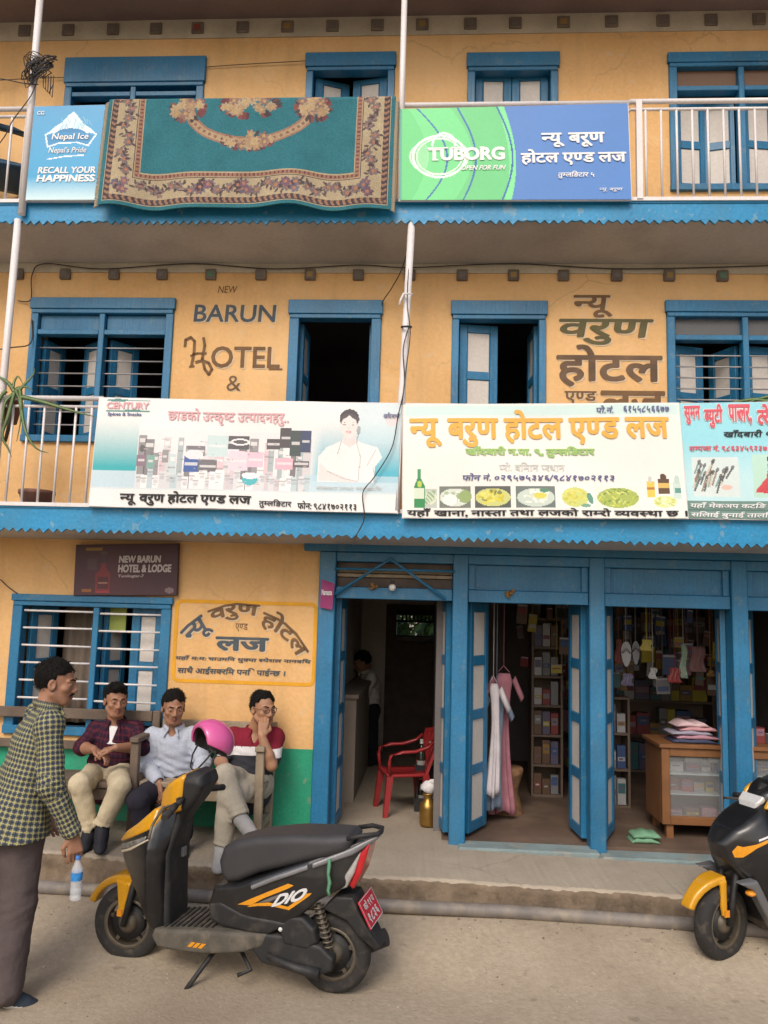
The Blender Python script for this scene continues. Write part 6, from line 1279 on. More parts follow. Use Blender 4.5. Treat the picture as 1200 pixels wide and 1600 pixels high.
# ================================================================ benches
def bench(label, xl, xr, yb, yf, zs, zb, m, group=None, arms=(True, True), za=None, ztop=None):
    t = thing('wooden_bench', label, 'bench', ((xl+xr)/2, (yb+yf)/2, zb), 0)
    ztop = ztop or zs+.42
    for i, x in enumerate((xl+.03, xr-.03)):
        MB().bar((x, yf+.03, zb), (x, yf+.025, (za or zs+.24) if arms[i] else zs), .055, .05).build('leg', m, t, bevel=.005); MB().bar((x, yb-.03, zb), (x, yb+.02, ztop), .055, .05).build('leg', m, t, bevel=.005)
        if arms[i]: MB().box(x-.032, x+.032, yf-.02, yb+.01, (za or zs+.24)+.001, (za or zs+.24)+.036).build('armrest', m, t, bevel=.006)
        MB().box(x-.018, x+.018, yf+.055, yb-.055, zb+.10, zb+.15).build('stretcher', m, t)
    b = MB(); n = 3; d = (yb-yf)/n
    for k in range(n): b.box(xl, xr, yf+k*d+.004, yf+(k+1)*d-.004, zs-.035-.001*k, zs-.001*k)
    b.box(xl+.06, xr-.06, yf+.02, yf+.045, zs-.115, zs-.037); b.build('seat', m, t, bevel=.004)
    b = MB(); b.box(xl+.06, xr-.06, yb-.012, yb+.012, ztop-.075, ztop-.002); b.box(xl+.06, xr-.06, yb-.012, yb+.012, zs+.14, zs+.20); b.build('backrest', m, t, bevel=.004); return t
WZ = pl_top(-1.7)
XB = at(206, 1172, -.45).x
bench('brown bench with a high back rail in front of the ground floor window', -3.60, XB+.055, -.06, -.47, .74, WZ, M['wood'], za=1.01, ztop=1.17)
bench('pale weathered bench against the green painted wall beside the doorway', XB+.07, -1.075, -.06, -.47, .76, pl_top(-1.3), M['palewood'], za=.98, ztop=1.12, arms=(False, True))
# ================================================================ the seated men
g2 = pl_top(-2.0)
PL1 = plaid('maroon_check', (.030, .012, .022), (.062, .016, .030), (.115, .020, .030), .042, .045, (.020, .016, .035))
j = dict(head=at(181, 1094, -.25), neck=at(181, 1131, -.20), chest=at(178, 1158, -.20), pelvis=at(167, 1208, -.19), sL=at(151, 1142, -.20), sR=at(212, 1140, -.17), eL=at(128, 1168, -.32), eR=at(222, 1168, -.29), wL=at(147, 1171, -.50), wR=at(181, 1168, -.50),
         hipL=at(150, 1212, -.23), hipR=at(184, 1212, -.23), kL=at(124, 1226, -.66), kR=at(187, 1229, -.66), aL=at(141, 1297, -.60), aR=at(160, 1293, -.66), tL=at(131, 1313, -.72), tR=at(156, 1320, -.80))
person('seated man in a maroon checked shirt and cream trousers with ankles crossed', j, dict(skin=SKIN, look=(.72, -1, -.12), s=.95, hs=1.02, jaw=.98, top=.004, line=.058, gaze=.4, quiff=.01,
       handL=((1, -.25, -.35), (.1, -.1, -1), -1, .55), handR=((-1, -.2, -.25), (-.1, .1, -1), 1, .55), shirt=dict(m=PL1, sleeve=1.25, vneck=.12, collar=.9, drop=.65, seed=5, fold=.005), inner=cl('white_tee', (.70, .68, .68)), trousers=dict(m=cl('cream_cotton', (.52, .44, .30)), seed=3, fold=.006), shoe=[cl('black_shoe', (.02, .02, .025), rough=.6), cl('dark_sole', (.03, .025, .022))]))
BLUEG = mat('pale_blue_shirting', (.40, .43, .50), .85, .06, 5, bump=.3, bs=35, spec=.2, fine=.10)
j = dict(head=at(271, 1105, -.27), neck=at(272, 1141, -.22), chest=at(272, 1170, -.21), pelvis=at(272, 1226, -.19), sL=at(238, 1152, -.22), sR=at(304, 1150, -.20), eL=at(228, 1196, -.26), eR=at(318, 1194, -.26), wL=at(248, 1222, -.44), wR=at(302, 1218, -.46),
         hipL=at(255, 1228, -.23), hipR=at(288, 1228, -.23), kL=at(215, 1250, -.64), kR=at(290, 1250, -.66), aL=at(226, 1308, -.60), aR=at(285, 1312, -.60), tL=at(218, 1325, -.76), tR=at(285, 1330, -.76))
person('seated man in a pale blue buttoned shirt and dark trousers behind the scooter', j, dict(skin=SKIN, look=(.50, -1, -.18), s=.97, hs=1.0, sweep=-.15, jaw=.96, top=.004, line=.060, gaze=.3,
       handL=((.25, -.6, -.8), (.5, .6, -.3), -1, .6), handR=((-.7, -.5, -.4), (-.1, .3, -1), 1, .6), shirt=dict(m=BLUEG, sleeve=1.93, vneck=.075, collar=1.0, drop=.25, seed=9, cuff=True, fold=.0055, folds2=True), trousers=dict(m=cl('navy_trouser', (.030, .028, .040)), seed=6), shoe=[cl('brown_shoe', (.04, .03, .025), rough=.6), cl('dark_sole2', (.03, .025, .022))]))
zA, zB = at(400, 1167, -.3).z, at(400, 1180, -.3).z
MAR_, WHT_, CHR_ = cl('maroon_knit', (.19, .014, .030)), cl('white_knit', (.66, .64, .64)), cl('charcoal_knit', (.035, .036, .044))
j = dict(head=at(411, 1107, -.27), neck=at(398, 1144, -.21), chest=at(393, 1172, -.21), pelvis=at(388, 1222, -.19), sL=at(364, 1153, -.23), sR=at(430, 1152, -.18), eL=at(344, 1190, -.34), eR=at(424, 1196, -.40), wL=at(352, 1197, -.56), wR=at(409, 1150, -.42),
         hipL=at(378, 1222, -.22), hipR=at(404, 1224, -.21), kL=at(352, 1212, -.62), kR=at(358, 1246, -.64), aL=at(376, 1280, -.70), aR=at(347, 1326, -.66), tL=at(387, 1306, -.82), tR=at(341, 1345, -.80))
b4, L4, A4 = person('seated man with glasses in a maroon polo with a white stripe, hand at his mouth', j, dict(skin=SKIN2, look=(.95, -1, -.06), s=1.0, hs=.99, jaw=1.06, line=.066, gaze=.5, w=1.06, belly=.86,
       handL=((-.3, -.8, -.4), (.2, .2, -1), 1, .45), handR=((.05, .30, 1), (-.3, .9, .1), -1, .95, 1.0), shirt=dict(m=[MAR_, WHT_, CHR_], pick=lambda C: np.where(C[:, 2] > zA, 0, np.where(C[:, 2] > zB, 1, 2)), sleeve=.72, vneck=.085, collar=.9, drop=.55, seed=12), trousers=dict(m=cl('stone_cotton', (.40, .355, .28)), seed=8, fold=.006), shoe=[cl('grey_trainer', (.36, .35, .34), rough=.7), cl('grey_sole', (.30, .29, .28))], foot_up={'L': (-.5, -.6, .5)}))
gl = MB()
for x in (-1, 1):
    pts = [Vector(L4(x*.031+.022*math.cos(t), .102-.010*abs(math.cos(t))*(1 if math.cos(t)*x > 0 else .2), .000+.016*math.sin(t))) for t in np.linspace(0, 6.28, 17)]; gl.tube(pts, .0019, 5, cap=False)
    gl.tube([Vector(L4(x*.053, .092, .006)), Vector(L4(x*.076, .06, .008)), Vector(L4(x*.081, .0, .006))], .0018, 5)
gl.tube([Vector(L4(-.009, .103, .004)), Vector(L4(0, .108, .007)), Vector(L4(.009, .103, .004))], .0018, 5); gl.build('spectacles', M['black'], b4)
# ================================================================ the standing man
PL2 = plaid('yellow_navy_check', (.060, .068, .082), (.19, .195, .175), (.40, .36, .12), .0245, .075, (.028, .034, .052))
FW = nv((.80, .60, 0)); RT = np.array((FW[1], -FW[0], 0))      # he looks away to the right; his right arm is nearest
base = A3(atz(36, 1560, 0)); base[2] = 0; cx = base+RT*-.075-FW*.055
cx = np.array((-2.045, -1.80, 0)); H = lambda f, r, z: cx+FW*f+RT*r+np.array((0, 0, z))
j = dict(head=H(.125, .0, 1.515), neck=H(.085, 0, 1.375), chest=H(.045, 0, 1.20), pelvis=H(-.01, 0, .90), sL=H(.085, -.165, 1.325), sR=H(.075, .170, 1.315), eL=H(.06, -.25, 1.05), eR=H(.085, .240, 1.045), wL=H(.17, -.24, .82), wR=H(.205, .255, .800),
         hipL=H(0, -.085, .87), hipR=H(0, .085, .87), kL=H(-.05, -.10, .47), kR=H(.005, .09, .47), aL=H(-.20, -.12, .075), aR=H(-.035, .10, .078), tL=H(-.05, -.13, .04), tR=H(.12, .125, .04))
b1, L1, A1 = person('standing man seen from behind in a yellow and navy checked shirt holding a water bottle', j, dict(skin=SKIN, look=(.95, .22, -.10), s=1.0, hs=1.0, sweep=.05, jaw=1.0, line=.052, gaze=0.0, quiff=.0, moustache=True, fw=FW, root=tuple(cx), w=1.02,
       handL=(( .4, .1, -1), RT*1.0, -1, .5), handR=((.18, .02, -1), -RT, -1, .75), shirt=dict(m=PL2, sleeve=1.9, collar=.9, drop=.85, hemw=.222, seed=21, fold=.006, folds2=True, e=.012, hemcut=.775), trousers=dict(m=cl('brown_grey_trouser', (.092, .072, .070)), e=.024, hip=.060, cuffr=.070, seed=14, fold=.006), shoe=[cl('navy_trainer', (.030, .040, .055), rough=.7), cl('white_sole', (.60, .58, .55))]))
# his bottle: held by the neck, hanging from the fingers
hb_ = A3(J_w := j['wR'])+nv((.18, .02, -1))*.105+np.array((.012, 0, 0)); bt = thing('water_bottle', 'clear plastic water bottle with blue label hanging from the standing man\'s hand', 'bottle', tuple(hb_-np.array((0, 0, .235))))
bt.scale = (.86, .86, .86); bt.location.z += .03
CLR = mat('clear_plastic', (.80, .84, .88), .10, .0, 3, alpha=.32, fine=0); kw = dict(parent=bt, world=False)
MB().lathe([(.001, .002), (.024, 0), (.031, .006), (.031, .03), (.0285, .036), (.031, .042), (.031, .066), (.0285, .072), (.031, .078), (.0315, .105), (.0315, .160), (.029, .175), (.016, .205), (.0125, .212), (.0125, .226)], 24).build('body', CLR, **kw)
MB().lathe([(.0320, .110), (.0322, .155)], 24).build('label', mat('blue_label', (.03, .22, .55), .4, .35, 40), **kw); MB().lathe([(.0145, .222), (.0150, .240), (.012, .243), (.001, .243)], 14).build('cap', flat('blue_cap', (.05, .16, .45), .4), **kw)
# ================================================================ man indoors
q = lambda px, py, dy=0: at(px, py, 2.7+dy)
j = dict(head=q(566, 1035), neck=q(572, 1053), chest=q(577, 1070), pelvis=q(578, 1108), sL=q(576, 1060, .16), sR=q(580, 1060, -.17), eL=q(566, 1084, .22), eR=q(571, 1084, -.24), wL=q(552, 1098, .15), wR=q(552, 1098, -.10), hipL=q(579, 1112, .09), hipR=q(579, 1112, -.09), kL=q(576, 1165, .1), kR=q(580, 1165, -.1))
j['aL'] = A3(j['kL'])*1; j['aL'] = np.array((j['kL'][0]+.04, j['kL'][1], pl_top(-.3)+.10)); j['aR'] = np.array((j['kR'][0]+.04, j['kR'][1], pl_top(-.3)+.10)); j['tL'] = j['aL']+np.array((-.15, 0, -.04)); j['tR'] = j['aR']+np.array((-.15, 0, -.04))
person('man in a white shirt and dark trousers standing inside the dim hall', j, dict(skin=SKIN, look=(-1, -.15, -.45), fw=(-1, -.05, 0), s=.96, hs=1.0, handL=((-1, -.2, -.3), (0, 0, -1), 1, .5), handR=((-1, .2, -.3), (0, 0, -1), -1, .5), shirt=dict(m=cl('white_shirt', (.60, .57, .53)), sleeve=1.1, collar=.9, drop=.5, seed=31), trousers=dict(m=cl('black_trouser', (.02, .02, .025)), seed=30), shoe=[cl('black_shoe3', (.02, .02, .02)), cl('sole3', (.03, .03, .03))]))
# ================================================================ scooters
def fpoly(f, pts, yc, hw, r=.015, k=.012, mode='u'):
    """a rounded plate: side outline pts (x,z), half width hw (number or function of x,z) about y=yc"""
    P_ = np.array(pts, float); n = len(P_); hm = hw if not callable(hw) else .26
    def fn(x, y, z):
        d = np.full(x.shape, 1e9, np.float32); s = np.ones(x.shape, np.float32)
        for i in range(n):
            a, b = P_[i], P_[(i+1) % n]; ex, ez = b-a; wx, wz = x-a[0], z-a[1]; t = np.clip((wx*ex+wz*ez)/(ex*ex+ez*ez+1e-12), 0, 1); dx, dz = wx-ex*t, wz-ez*t; d = np.minimum(d, dx*dx+dz*dz)
            c1, c2, c3 = z >= a[1], z < b[1], ex*wz > ez*wx; s = np.where((c1 & c2 & c3) | (~c1 & ~c2 & ~c3), -s, s)
        d2 = s*np.sqrt(d)+r; dy = np.abs(y-yc)-(hw(x, z) if callable(hw) else hw)+r
        return np.minimum(np.maximum(d2, dy), 0)+np.sqrt(np.maximum(d2, 0)**2+np.maximum(dy, 0)**2)-r
    return f.op(fn, (P_[:, 0].min(), yc-hm, P_[:, 1].min()), (P_[:, 0].max(), yc+hm, P_[:, 1].max()), k, mode)
def panel(pts, yc, hw, r=.015, h=.006, name='panel', m=None, parent=None, smooth=1, both=False, extra=None):
    P_ = np.array(pts, float); hm = hw if not callable(hw) else .26; f = Field((P_[:, 0].min()-.02, (yc if not both else -abs(yc))-hm-.02, P_[:, 1].min()-.02), (P_[:, 0].max()+.02, abs(yc)+hm+.02, P_[:, 1].max()+.02), h)
    fpoly(f, pts, yc, hw, r)
    if both: fpoly(f, pts, -yc, hw, r)
    if extra: extra(f)
    return f.mesh(name, m, parent, smooth=smooth, world=False)
GLOSSB = mat('gloss_black_plastic', (.010, .010, .011), .32, .15, 8, dirt=.16, dirtcol=(.10, .085, .065), coat=.3); MATB = mat('matt_black_plastic', (.017, .017, .018), .60, .2, 8, bump=.15, bs=120, dirt=.30, dirtcol=(.12, .10, .08)); RUB = mat('dusty_rubber', (.024, .022, .021), .85, .2, 12, dirt=.5, dirtcol=(.13, .105, .08))
YELP = mat('yellow_paint', (.62, .30, .012), .25, .06, 5, coat=.5, dirt=.12, dirtcol=(.35, .22, .08)); SEATM = mat('seat_vinyl', (.038, .037, .040), .6, .08, 5, bump=.2, bs=200); ALU = mat('dirty_alloy', (.13, .11, .085), .55, .3, 14, metal=.4, dirt=.7, dirtcol=(.15, .11, .07)); SILV = flat('silver_trim', (.20, .20, .21), .35, metal=.3); LENS = flat('clear_lens', (.36, .34, .32), .12, coat=.5); REDL = mat('red_lens', (.45, .012, .018), .15, .05, 5, coat=.5); ORL = flat('amber_lens', (.70, .26, .02), .25); STK = flat('orange_sticker', (.68, .28, .015), .35); STW = flat('white_sticker', (.62, .62, .62), .35); PLR = flat('plate_red', (.50, .02, .04), .45); MIRR = flat('mirror', (.5, .5, .5), .05, metal=1.0); DUST = mat('dusty_floor', (.085, .075, .060), .8, .3, 12, bump=.2, bs=90, dirt=.6, dirtcol=(.19, .155, .115))
def wheel(t, c, r, w, steer=0.0):
    T = Matrix.Translation(Vector(c)) @ Matrix.Rotation(steer, 4, 'Z') @ Matrix.Rotation(rad(90), 4, 'X')
    prof = [(r*.66, -w*.42), (r*.74, -w*.5), (r*.86, -w*.52), (r*.95, -w*.40), (r*.99, -w*.2), (r, 0), (r*.99, w*.2), (r*.95, w*.40), (r*.86, w*.52), (r*.74, w*.5), (r*.66, w*.42), (r*.66, -w*.42)]
    ty = MB().lathe(prof, 40, T); 
    wl = ty.build('wheel', RUB, t, world=False)
    b = MB().lathe([(r*.58, -w*.36), (r*.67, -w*.44), (r*.67, w*.44), (r*.58, w*.36), (r*.58, -w*.36)], 32, T); b.lathe([(.001, -w*.5), (.03, -w*.5), (.055, -w*.30), (.058, w*.3), (.03, w*.55), (.001, w*.55)], 20, T)
    for k in range(5): b.obox(T @ Matrix.Rotation(2*math.pi*k/5+.3, 4, 'Z') @ Matrix.Translation((r*.36, 0, 0)), r*.5, .020, w*.26)
    b.lathe([(.001, w*.50), (r*.40, w*.46), (r*.46, w*.36), (r*.46, -w*.2), (.001, -w*.2)], 28, T, 1); b.build('rim', [ALU, MATB], wl, world=False); return wl
def decal(name, pts, tree, m, parent, y0=.4, off=.002, sub=3, side=1):
    """a thin film following the panel under it"""
    bm = bmesh.new(); vs = [bm.verts.new((x, 0, z)) for x, z in pts]; bm.faces.new(vs); bmesh.ops.triangulate(bm, faces=bm.faces[:])
    for _ in range(sub): bmesh.ops.subdivide_edges(bm, edges=[e for e in bm.edges if e.calc_length() > .012], cuts=1, use_grid_fill=False); bmesh.ops.triangulate(bm, faces=bm.faces[:])
    for v in bm.verts:
        hit = tree.ray_cast(Vector((v.co.x, y0*side, v.co.z)), Vector((0, -side, 0)))
        v.co.y = (hit[0].y if hit[0] else .12*side)+off*side
    me = bpy.data.meshes.new(name); bm.to_mesh(me); bm.free(); me.materials.append(m); o = bpy.data.objects.new(name, me); COL.objects.link(o); o.parent = parent; return o
def tree_of(o): return BVHTree.FromPolygons([v.co.copy() for v in o.data.vertices], [tuple(p.vertices) for p in o.data.polygons])
def scooter(label, loc, heading, kind, lean=0.0, h=.006):
    t = thing('scooter', label, 'scooter', loc); t.rotation_euler = (lean, 0, heading); kw = dict(parent=t, world=False)
    one = kind == 1
    wheel(t, (0, 0, .198), .198, .095); wheel(t, (1.19, 0, .20), .20, .088, rad(6) if one else rad(14))
    # front end
    arc = lambda r, a0, a1, n, c=(1.19, .2): [(c[0]+r*math.cos(rad(a)), c[1]+r*math.sin(rad(a))) for a in np.linspace(a0, a1, n)]
    fw_ = lambda x, z: .062-.02*np.clip((x-1.27)/.12, 0, 1)
    fe = lambda f: fpoly(f, [(1.24, .43), (1.155, .42), (1.185, .30), (1.19, .22), (1.225, .215), (1.225, .30)], .058, .012, .006) and fpoly(f, [(1.24, .43), (1.155, .42), (1.185, .30), (1.19, .22), (1.225, .215), (1.225, .30)], -.058, .012, .006)
    a1_ = 118 if one else 88; panel(arc(.262, 22, a1_, 14)+arc(.222, a1_, 22, 14), 0, fw_, .012, h, 'front_mudguard', YELP, t, extra=fe if one else lambda f: fpoly(f, [(1.24, .43), (1.20, .44), (1.20, .30), (1.205, .25), (1.23, .25), (1.24, .30)], .058, .012, .006))
    for s in (-1, 1):
        MB().tube([(1.19, s*.066, .20), (1.12, s*.055, .50)], .017, 8).build('fork', MATB, **kw); MB().box(1.195, 1.225, s*.072-.005, s*.072+.005, .25, .285).build('reflector', ORL, **kw)
    MB().tube([(1.05, 0, .60), (.86, 0, .93)], .03, 10).build('steering_column', MATB, **kw)
    sq = lambda l: [(1+(x-1)*.80 if x > 1 else x, z) for x, z in l]
    def aw_(x, z):
        b = np.interp(z, [.18, .25, .33, .42, .52, .60, .66, .71, .76, .82, .88], [.135, .160, .178, .191, .200, .202, .194, .176, .150, .115, .088]); return b*(1-.82*np.clip((x-(.93+.10*(z-.3)))/.30, 0, 1)**1.4)*np.interp(x, [.87, .91, .95, .99], [.42, .64, .86, 1.0])
    apr = panel(sq([(.84, .86), (.90, .89), (1.0, .81), (1.20, .71), (1.295, .63), (1.265, .55), (1.19, .485), (1.10, .40), (1.03, .29), (.97, .20), (.92, .175), (.895, .24), (.915, .42), (.915, .62), (.865, .76)]), 0, aw_, .030, h, 'leg_shield', GLOSSB, t, smooth=5)
    tr = tree_of(apr)
    inn = panel([(.86, .84), (.90, .84), (.945, .60), (.945, .40), (.94, .24), (.885, .22), (.895, .40), (.90, .62), (.86, .76)], 0, lambda x, z: np.interp(z, [.2, .3, .62, .85], [.105, .115, .12, .07]), .03, h, 'inner_shield', MATB, t)
    MB().box(.886, .902, -.05, -.015, .57, .62).build('key_plate', SILV, **kw)
    if one:
        panel(sq([(1.29, .635), (1.17, .680), (.985, .755), (.955, .80), (.975, .855), (1.01, .845), (1.12, .765), (1.22, .71), (1.28, .665)]), 0, lambda x, z: aw_(x, z)+.008, .015, h, 'nose_panel', YELP, t)
        panel(sq([(1.285, .60), (1.18, .628), (1.02, .695), (1.01, .722), (1.17, .668), (1.282, .628)]), 0, lambda x, z: aw_(x, z)+.006, .008, h*.8, 'headlamp', flat('smoked_lens', (.16, .16, .16), .12, coat=.5, var=.5, vs=30), t)
        panel(sq([(1.27, .585), (1.15, .625), (.985, .705), (.985, .714), (1.16, .637), (1.275, .597)]), 0, lambda x, z: aw_(x, z)+.009, .004, h*.7, 'trim_strip', flat('cream_trim', (.52, .46, .36), .4), t)
    else:
        for s in (1, -1):
            d = [(1.23, .60), (1.215, .57), (1.17, .575), (1.16, .60), (1.09, .63), (.99, .675), (.985, .69), (1.09, .65), (1.17, .63), (1.20, .635)]; decal('sticker', sq(d), tr, STK, t, side=s)
            decal('sticker', [(1.06, .664), (.975, .70), (.97, .71), (1.06, .675)], tr, STW, t, side=s)
        panel([(1.22, .46), (1.10, .47), (1.02, .33), (.955, .20), (.985, .19), (1.06, .30), (1.13, .42)], .16, .035, .012, h, 'lower_cowl', flat('grey_cowl', (.12, .12, .125), .35, coat=.3), t)
        panel([(1.22, .46), (1.10, .47), (1.02, .33), (.955, .20), (.985, .19), (1.06, .30), (1.13, .42)], -.16, .035, .012, h, 'lower_cowl', flat('grey_cowl', (.12, .12, .125)), t)
        for x in (1.13, 1.08): MB().ball((x, .165, .40), .028, .03, .016, n=8).build('indicator', ORL, **kw)
    # handlebar
    hb0 = set(t.children)
    yb = lambda x, z: np.interp(x, [.80, .90, 1.0], [.112, .108, .05])
    panel([(1.012, .838), (1.005, .915), (.955, .975), (.85, 1.036), (.825, 1.03), (.845, .845), (.90, .825)], 0, yb, .032, h, 'handlebar_cowl', YELP if one else GLOSSB, t)
    panel([(.88, .80), (.865, .90), (.845, 1.035), (.79, 1.055), (.735, 1.045), (.722, .985), (.77, .90), (.83, .82), (.865, .76), (.895, .76)], 0, lambda x, z: np.interp(z, [.74, .86, 1.0, 1.05], [.06, .10, .112, .095]), .040, h, 'instrument_cowl', MATB, t)
    if not one:
        panel([(1.028, .875), (1.018, .925), (.975, .962), (.955, .94), (.985, .88)], 0, lambda x, z: np.interp(z, [.87, .96], [.06, .088]), .012, h*.8, 'headlamp', flat('bright_lens', (.58, .58, .57), .1, coat=.5), t)
        panel([(1.024, .838), (1.022, .866), (.985, .868), (.98, .84)], 0, .06, .010, h*.8, 'position_lamp', LENS, t)
        panel([(.99, .90), (.93, .98), (.87, 1.01), (.87, .93), (.93, .88)], .10, .016, .008, h, 'cowl_flash', YELP, t, both=True)
    for s in (1, -1):
        MB().tube([(.835, s*.10, .915), (.83, s*.19, .90)], .013, 8).build('handlebar', MATB, **kw); MB().tube([(.83, s*.19, .90), (.815, s*.33, .875)], .0185, 10).build('grip', RUB, **kw)
        MB().tube([(.855, s*.17, .895), (.90, s*.20, .885), (.905, s*.29, .82 if s > 0 else .87), (.895, s*.335, .765 if s > 0 else .86)], [.008, .008, .007, .008], 7).build('brake_lever', ALU, **kw)
        if s < 0 and one:
            mm = MB(); mm.tube([(.84, s*.15, .93), (.82, s*.20, 1.06), (.80, s*.25, 1.13)], .0065, 6); mo = mm.build('mirror', MATB, **kw)
            T = Matrix.Translation((.80, s*.28, 1.16)) @ Matrix.Rotation(rad(90), 4, 'Y'); q = MB(); q.lathe([(.001, .0), (.052, .002), (.054, .014), (.03, .026), (.001, .028)], 18, T @ Matrix.Diagonal((1, 1.25, 1, 1))); q.build('mirror_shell', MATB, mo, world=False)
    MB().box(.838, .852, .118, .15, .885, .925).build('switch', MATB, **kw)
    for k_, s in enumerate((1, -1, 1)): MB().tube([(.85, s*.20, .895), (.90+.01*k_, s*(.15-.03*k_), .86), (.92, s*.09, .83), (.90, s*.05, .80)], .0045, 6).build('control_cable', RUB, **kw)
    if not one:      # this model carries its bar lower
        for o in set(t.children)-hb0: o.location.z -= .08; o.location.x -= .03
    # floor and body
    panel([(.97, .205), (.955, .245), (.80, .268), (.60, .285), (.40, .30), (.30, .305), (.33, .235), (.42, .20), (.64, .165), (.93, .155)], 0, lambda x, z: np.interp(x, [.3, .5, .8, .97], [.15, .175, .175, .15]), .02, h, 'floorboard', DUST, t)
    fb_ = MB()
    for k in range(9): x = .62+k*.034; fb_.box(x, x+.012, -.13, .13, np.interp(x, [.6, .8, .955], [.287, .270, .247]), np.interp(x, [.6, .8, .955], [.293, .276, .252]))
    fb_.build('floor_mat', RUB, **kw)
    bw = lambda x, z: np.interp(x, [-.23, -.13, .1, .4, .62], [.055, .095, .155, .165, .125])*np.interp(z, [.3, .45, .6, .8], [.92, 1.0, .95, .72])
    sp = panel([(.63, .49), (.655, .40), (.645, .325), (.57, .30), (.30, .305), (.17, .375), (.04, .49), (-.09, .56), (-.170, .695), (-.222, .80), (-.17, .795), (0, .72), (.25, .62), (.49, .52)], 0, bw, .02, h, 'side_panel', GLOSSB, t); st_ = tree_of(sp)
    panel([(.655, .40), (.645, .32), (.57, .295), (.30, .30), (.19, .365), (.26, .375), (.45, .385), (.58, .42)], 0, lambda x, z: bw(x, z)+.006, .015, h, 'lower_panel', MATB, t)
    panel([(.40, .535), (.28, .592), (.10, .665), (.095, .640), (.28, .565), (.39, .515)], 0, lambda x, z: bw(x, z)+.020, .008, h*.8, 'side_trim', SILV, t); panel([(.08, .672), (-.10, .745), (-.235, .815), (-.242, .795), (-.12, .715), (.075, .645)], 0, lambda x, z: bw(x, z)+.022, .010, h*.8, 'grab_rail', SILV, t)
    MB().tube([(-.09, .10, .795), (-.17, .092, .815), (-.232, .058, .818), (-.242, 0, .816), (-.232, -.058, .818), (-.17, -.092, .815), (-.09, -.10, .795)], .012, 8).build('rear_rail', MATB, **kw)
    sw = lambda x, z: np.interp(x, [-.13, .0, .25, .5, .63], [.105, .135, .135, .11, .085])
    f = Field((-.16, -.17, .45), (.67, .17, .84), h); fpoly(f, [(.632, .60), (.605, .675), (.53, .720), (.41, .757), (.20, .790), (.05, .800), (-.09, .812), (-.125, .788), (-.09, .725), (.122, .662), (.38, .575), (.50, .515), (.57, .495), (.615, .53)], 0, sw, .042, .01); f.mesh('seat', SEATM, t, smooth=2, world=False)
    panel([(-.205, .780), (-.184, .695), (-.160, .615), (-.118, .535), (-.095, .56), (-.132, .64), (-.150, .72)], 0, lambda x, z: np.interp(z, [.53, .62, .78], [.07, .088, .075]), .010, h, 'tail_lamp', REDL, t)
    panel([(-.160, .735), (-.132, .63), (-.092, .552), (-.050, .535), (-.040, .555), (-.085, .62), (-.135, .70)], 0, lambda x, z: np.interp(z, [.53, .62, .74], [.092, .104, .08]), .010, h, 'rear_indicator', LENS, t)
    panel([(-.03, .50), (-.12, .505), (-.165, .42), (-.262, .27), (-.238, .243), (-.15, .315), (-.09, .385), (.04, .43)], 0, lambda x, z: np.interp(z, [.25, .32, .45], [.05, .075, .085]), .010, h, 'rear_mudguard', MATB, t)
    # number plate
    a, b = Vector((-.150, .11, .490)), Vector((-.218, .11, .368)); w_ = Vector((0, -.22, 0)); nrm = (b-a).cross(w_).normalized(); nrm = nrm if nrm.x < 0 else -nrm; a, b = a+nrm*.012, b+nrm*.012
    pm = MB(); pm._add([a, b, b+w_, a+w_, a-nrm*.005, b-nrm*.005, b+w_-nrm*.005, a+w_-nrm*.005], [(0, 1, 2, 3), (7, 6, 5, 4), (0, 4, 5, 1), (1, 5, 6, 2), (2, 6, 7, 3), (3, 7, 4, 0)]); pl = pm.build('number_plate', PLR, **kw)
    fnp = lambda u, v: b+(a-b)*v+w_*u+nrm*.0015
    q = MB(); 
    for (u0, u1, v0, v1) in ((.02, .98, .965, .99), (.02, .98, .01, .035), (.0, .02, .01, .99), (.98, 1.0, .01, .99)): q.poly([fnp(u0, v0), fnp(u1, v0), fnp(u1, v1), fnp(u0, v1)])
    letter(q, 'को ११ प', fnp, .14, .86, .56, .90, .025, dep=nrm); letter(q, '१८३६', fnp, .14, .86, .10, .47, .03, dep=nrm); q.build('plate_lettering', STW, pl, world=False)
    # engine and stand
    panel([(.43, .25), (.36, .30), (.16, .305), (.02, .275), (-.045, .225), (-.04, .165), (.03, .135), (.16, .135), (.34, .155)], .115, .035, .015, h, 'engine_case', MATB, t); panel([(.25, .35), (.19, .405), (.12, .405), (.055, .355), (.04, .29), (.09, .25), (.22, .26)], .118, .036, .018, h, 'air_filter', MATB, t)
    MB().box(.17, .42, -.10, .08, .16, .29).build('engine_block', ALU, parent=t, world=False, bevel=.02)
    MB().tube([(.30, .155, .20), (.16, .158, .165), (.02, .158, .15)], [.016, .022, .028], 10).build('kick_lever', MATB, **kw); MB().ball((.235, .155, .335), .011, .006, .011, n=8).build('filler_cap', STW, **kw)
    MB().tube([(.05, -.13, .17), (-.15, -.14, .20), (-.24, -.145, .24)], [.035, .05, .045], 12).build('exhaust', MATB, **kw)
    sh = MB(); sh.tube([(-.01, .10, .24), (.06, .09, .46)], .014, 8); 
    sh.tube([Vector((-.01, .10, .26)).lerp(Vector((.06, .09, .45)), k/60)+Vector((.026*math.cos(k*.9), .026*math.sin(k*.9), 0)) for k in range(61)], .005, 5); sh.build('shock_absorber', ALU, **kw)
    MB().tube([(.62, .10, .16), (.655, .16, .10), (.71, .24, .008)], .0125, 8).box(.69, .74, .22, .27, .0, .008).build('side_stand', MATB, **kw)
    MB().tube([(.48, .08, .17), (.40, .13, .105), (.46, .16, .085)], .011, 7).build('centre_stand', MATB, **kw)
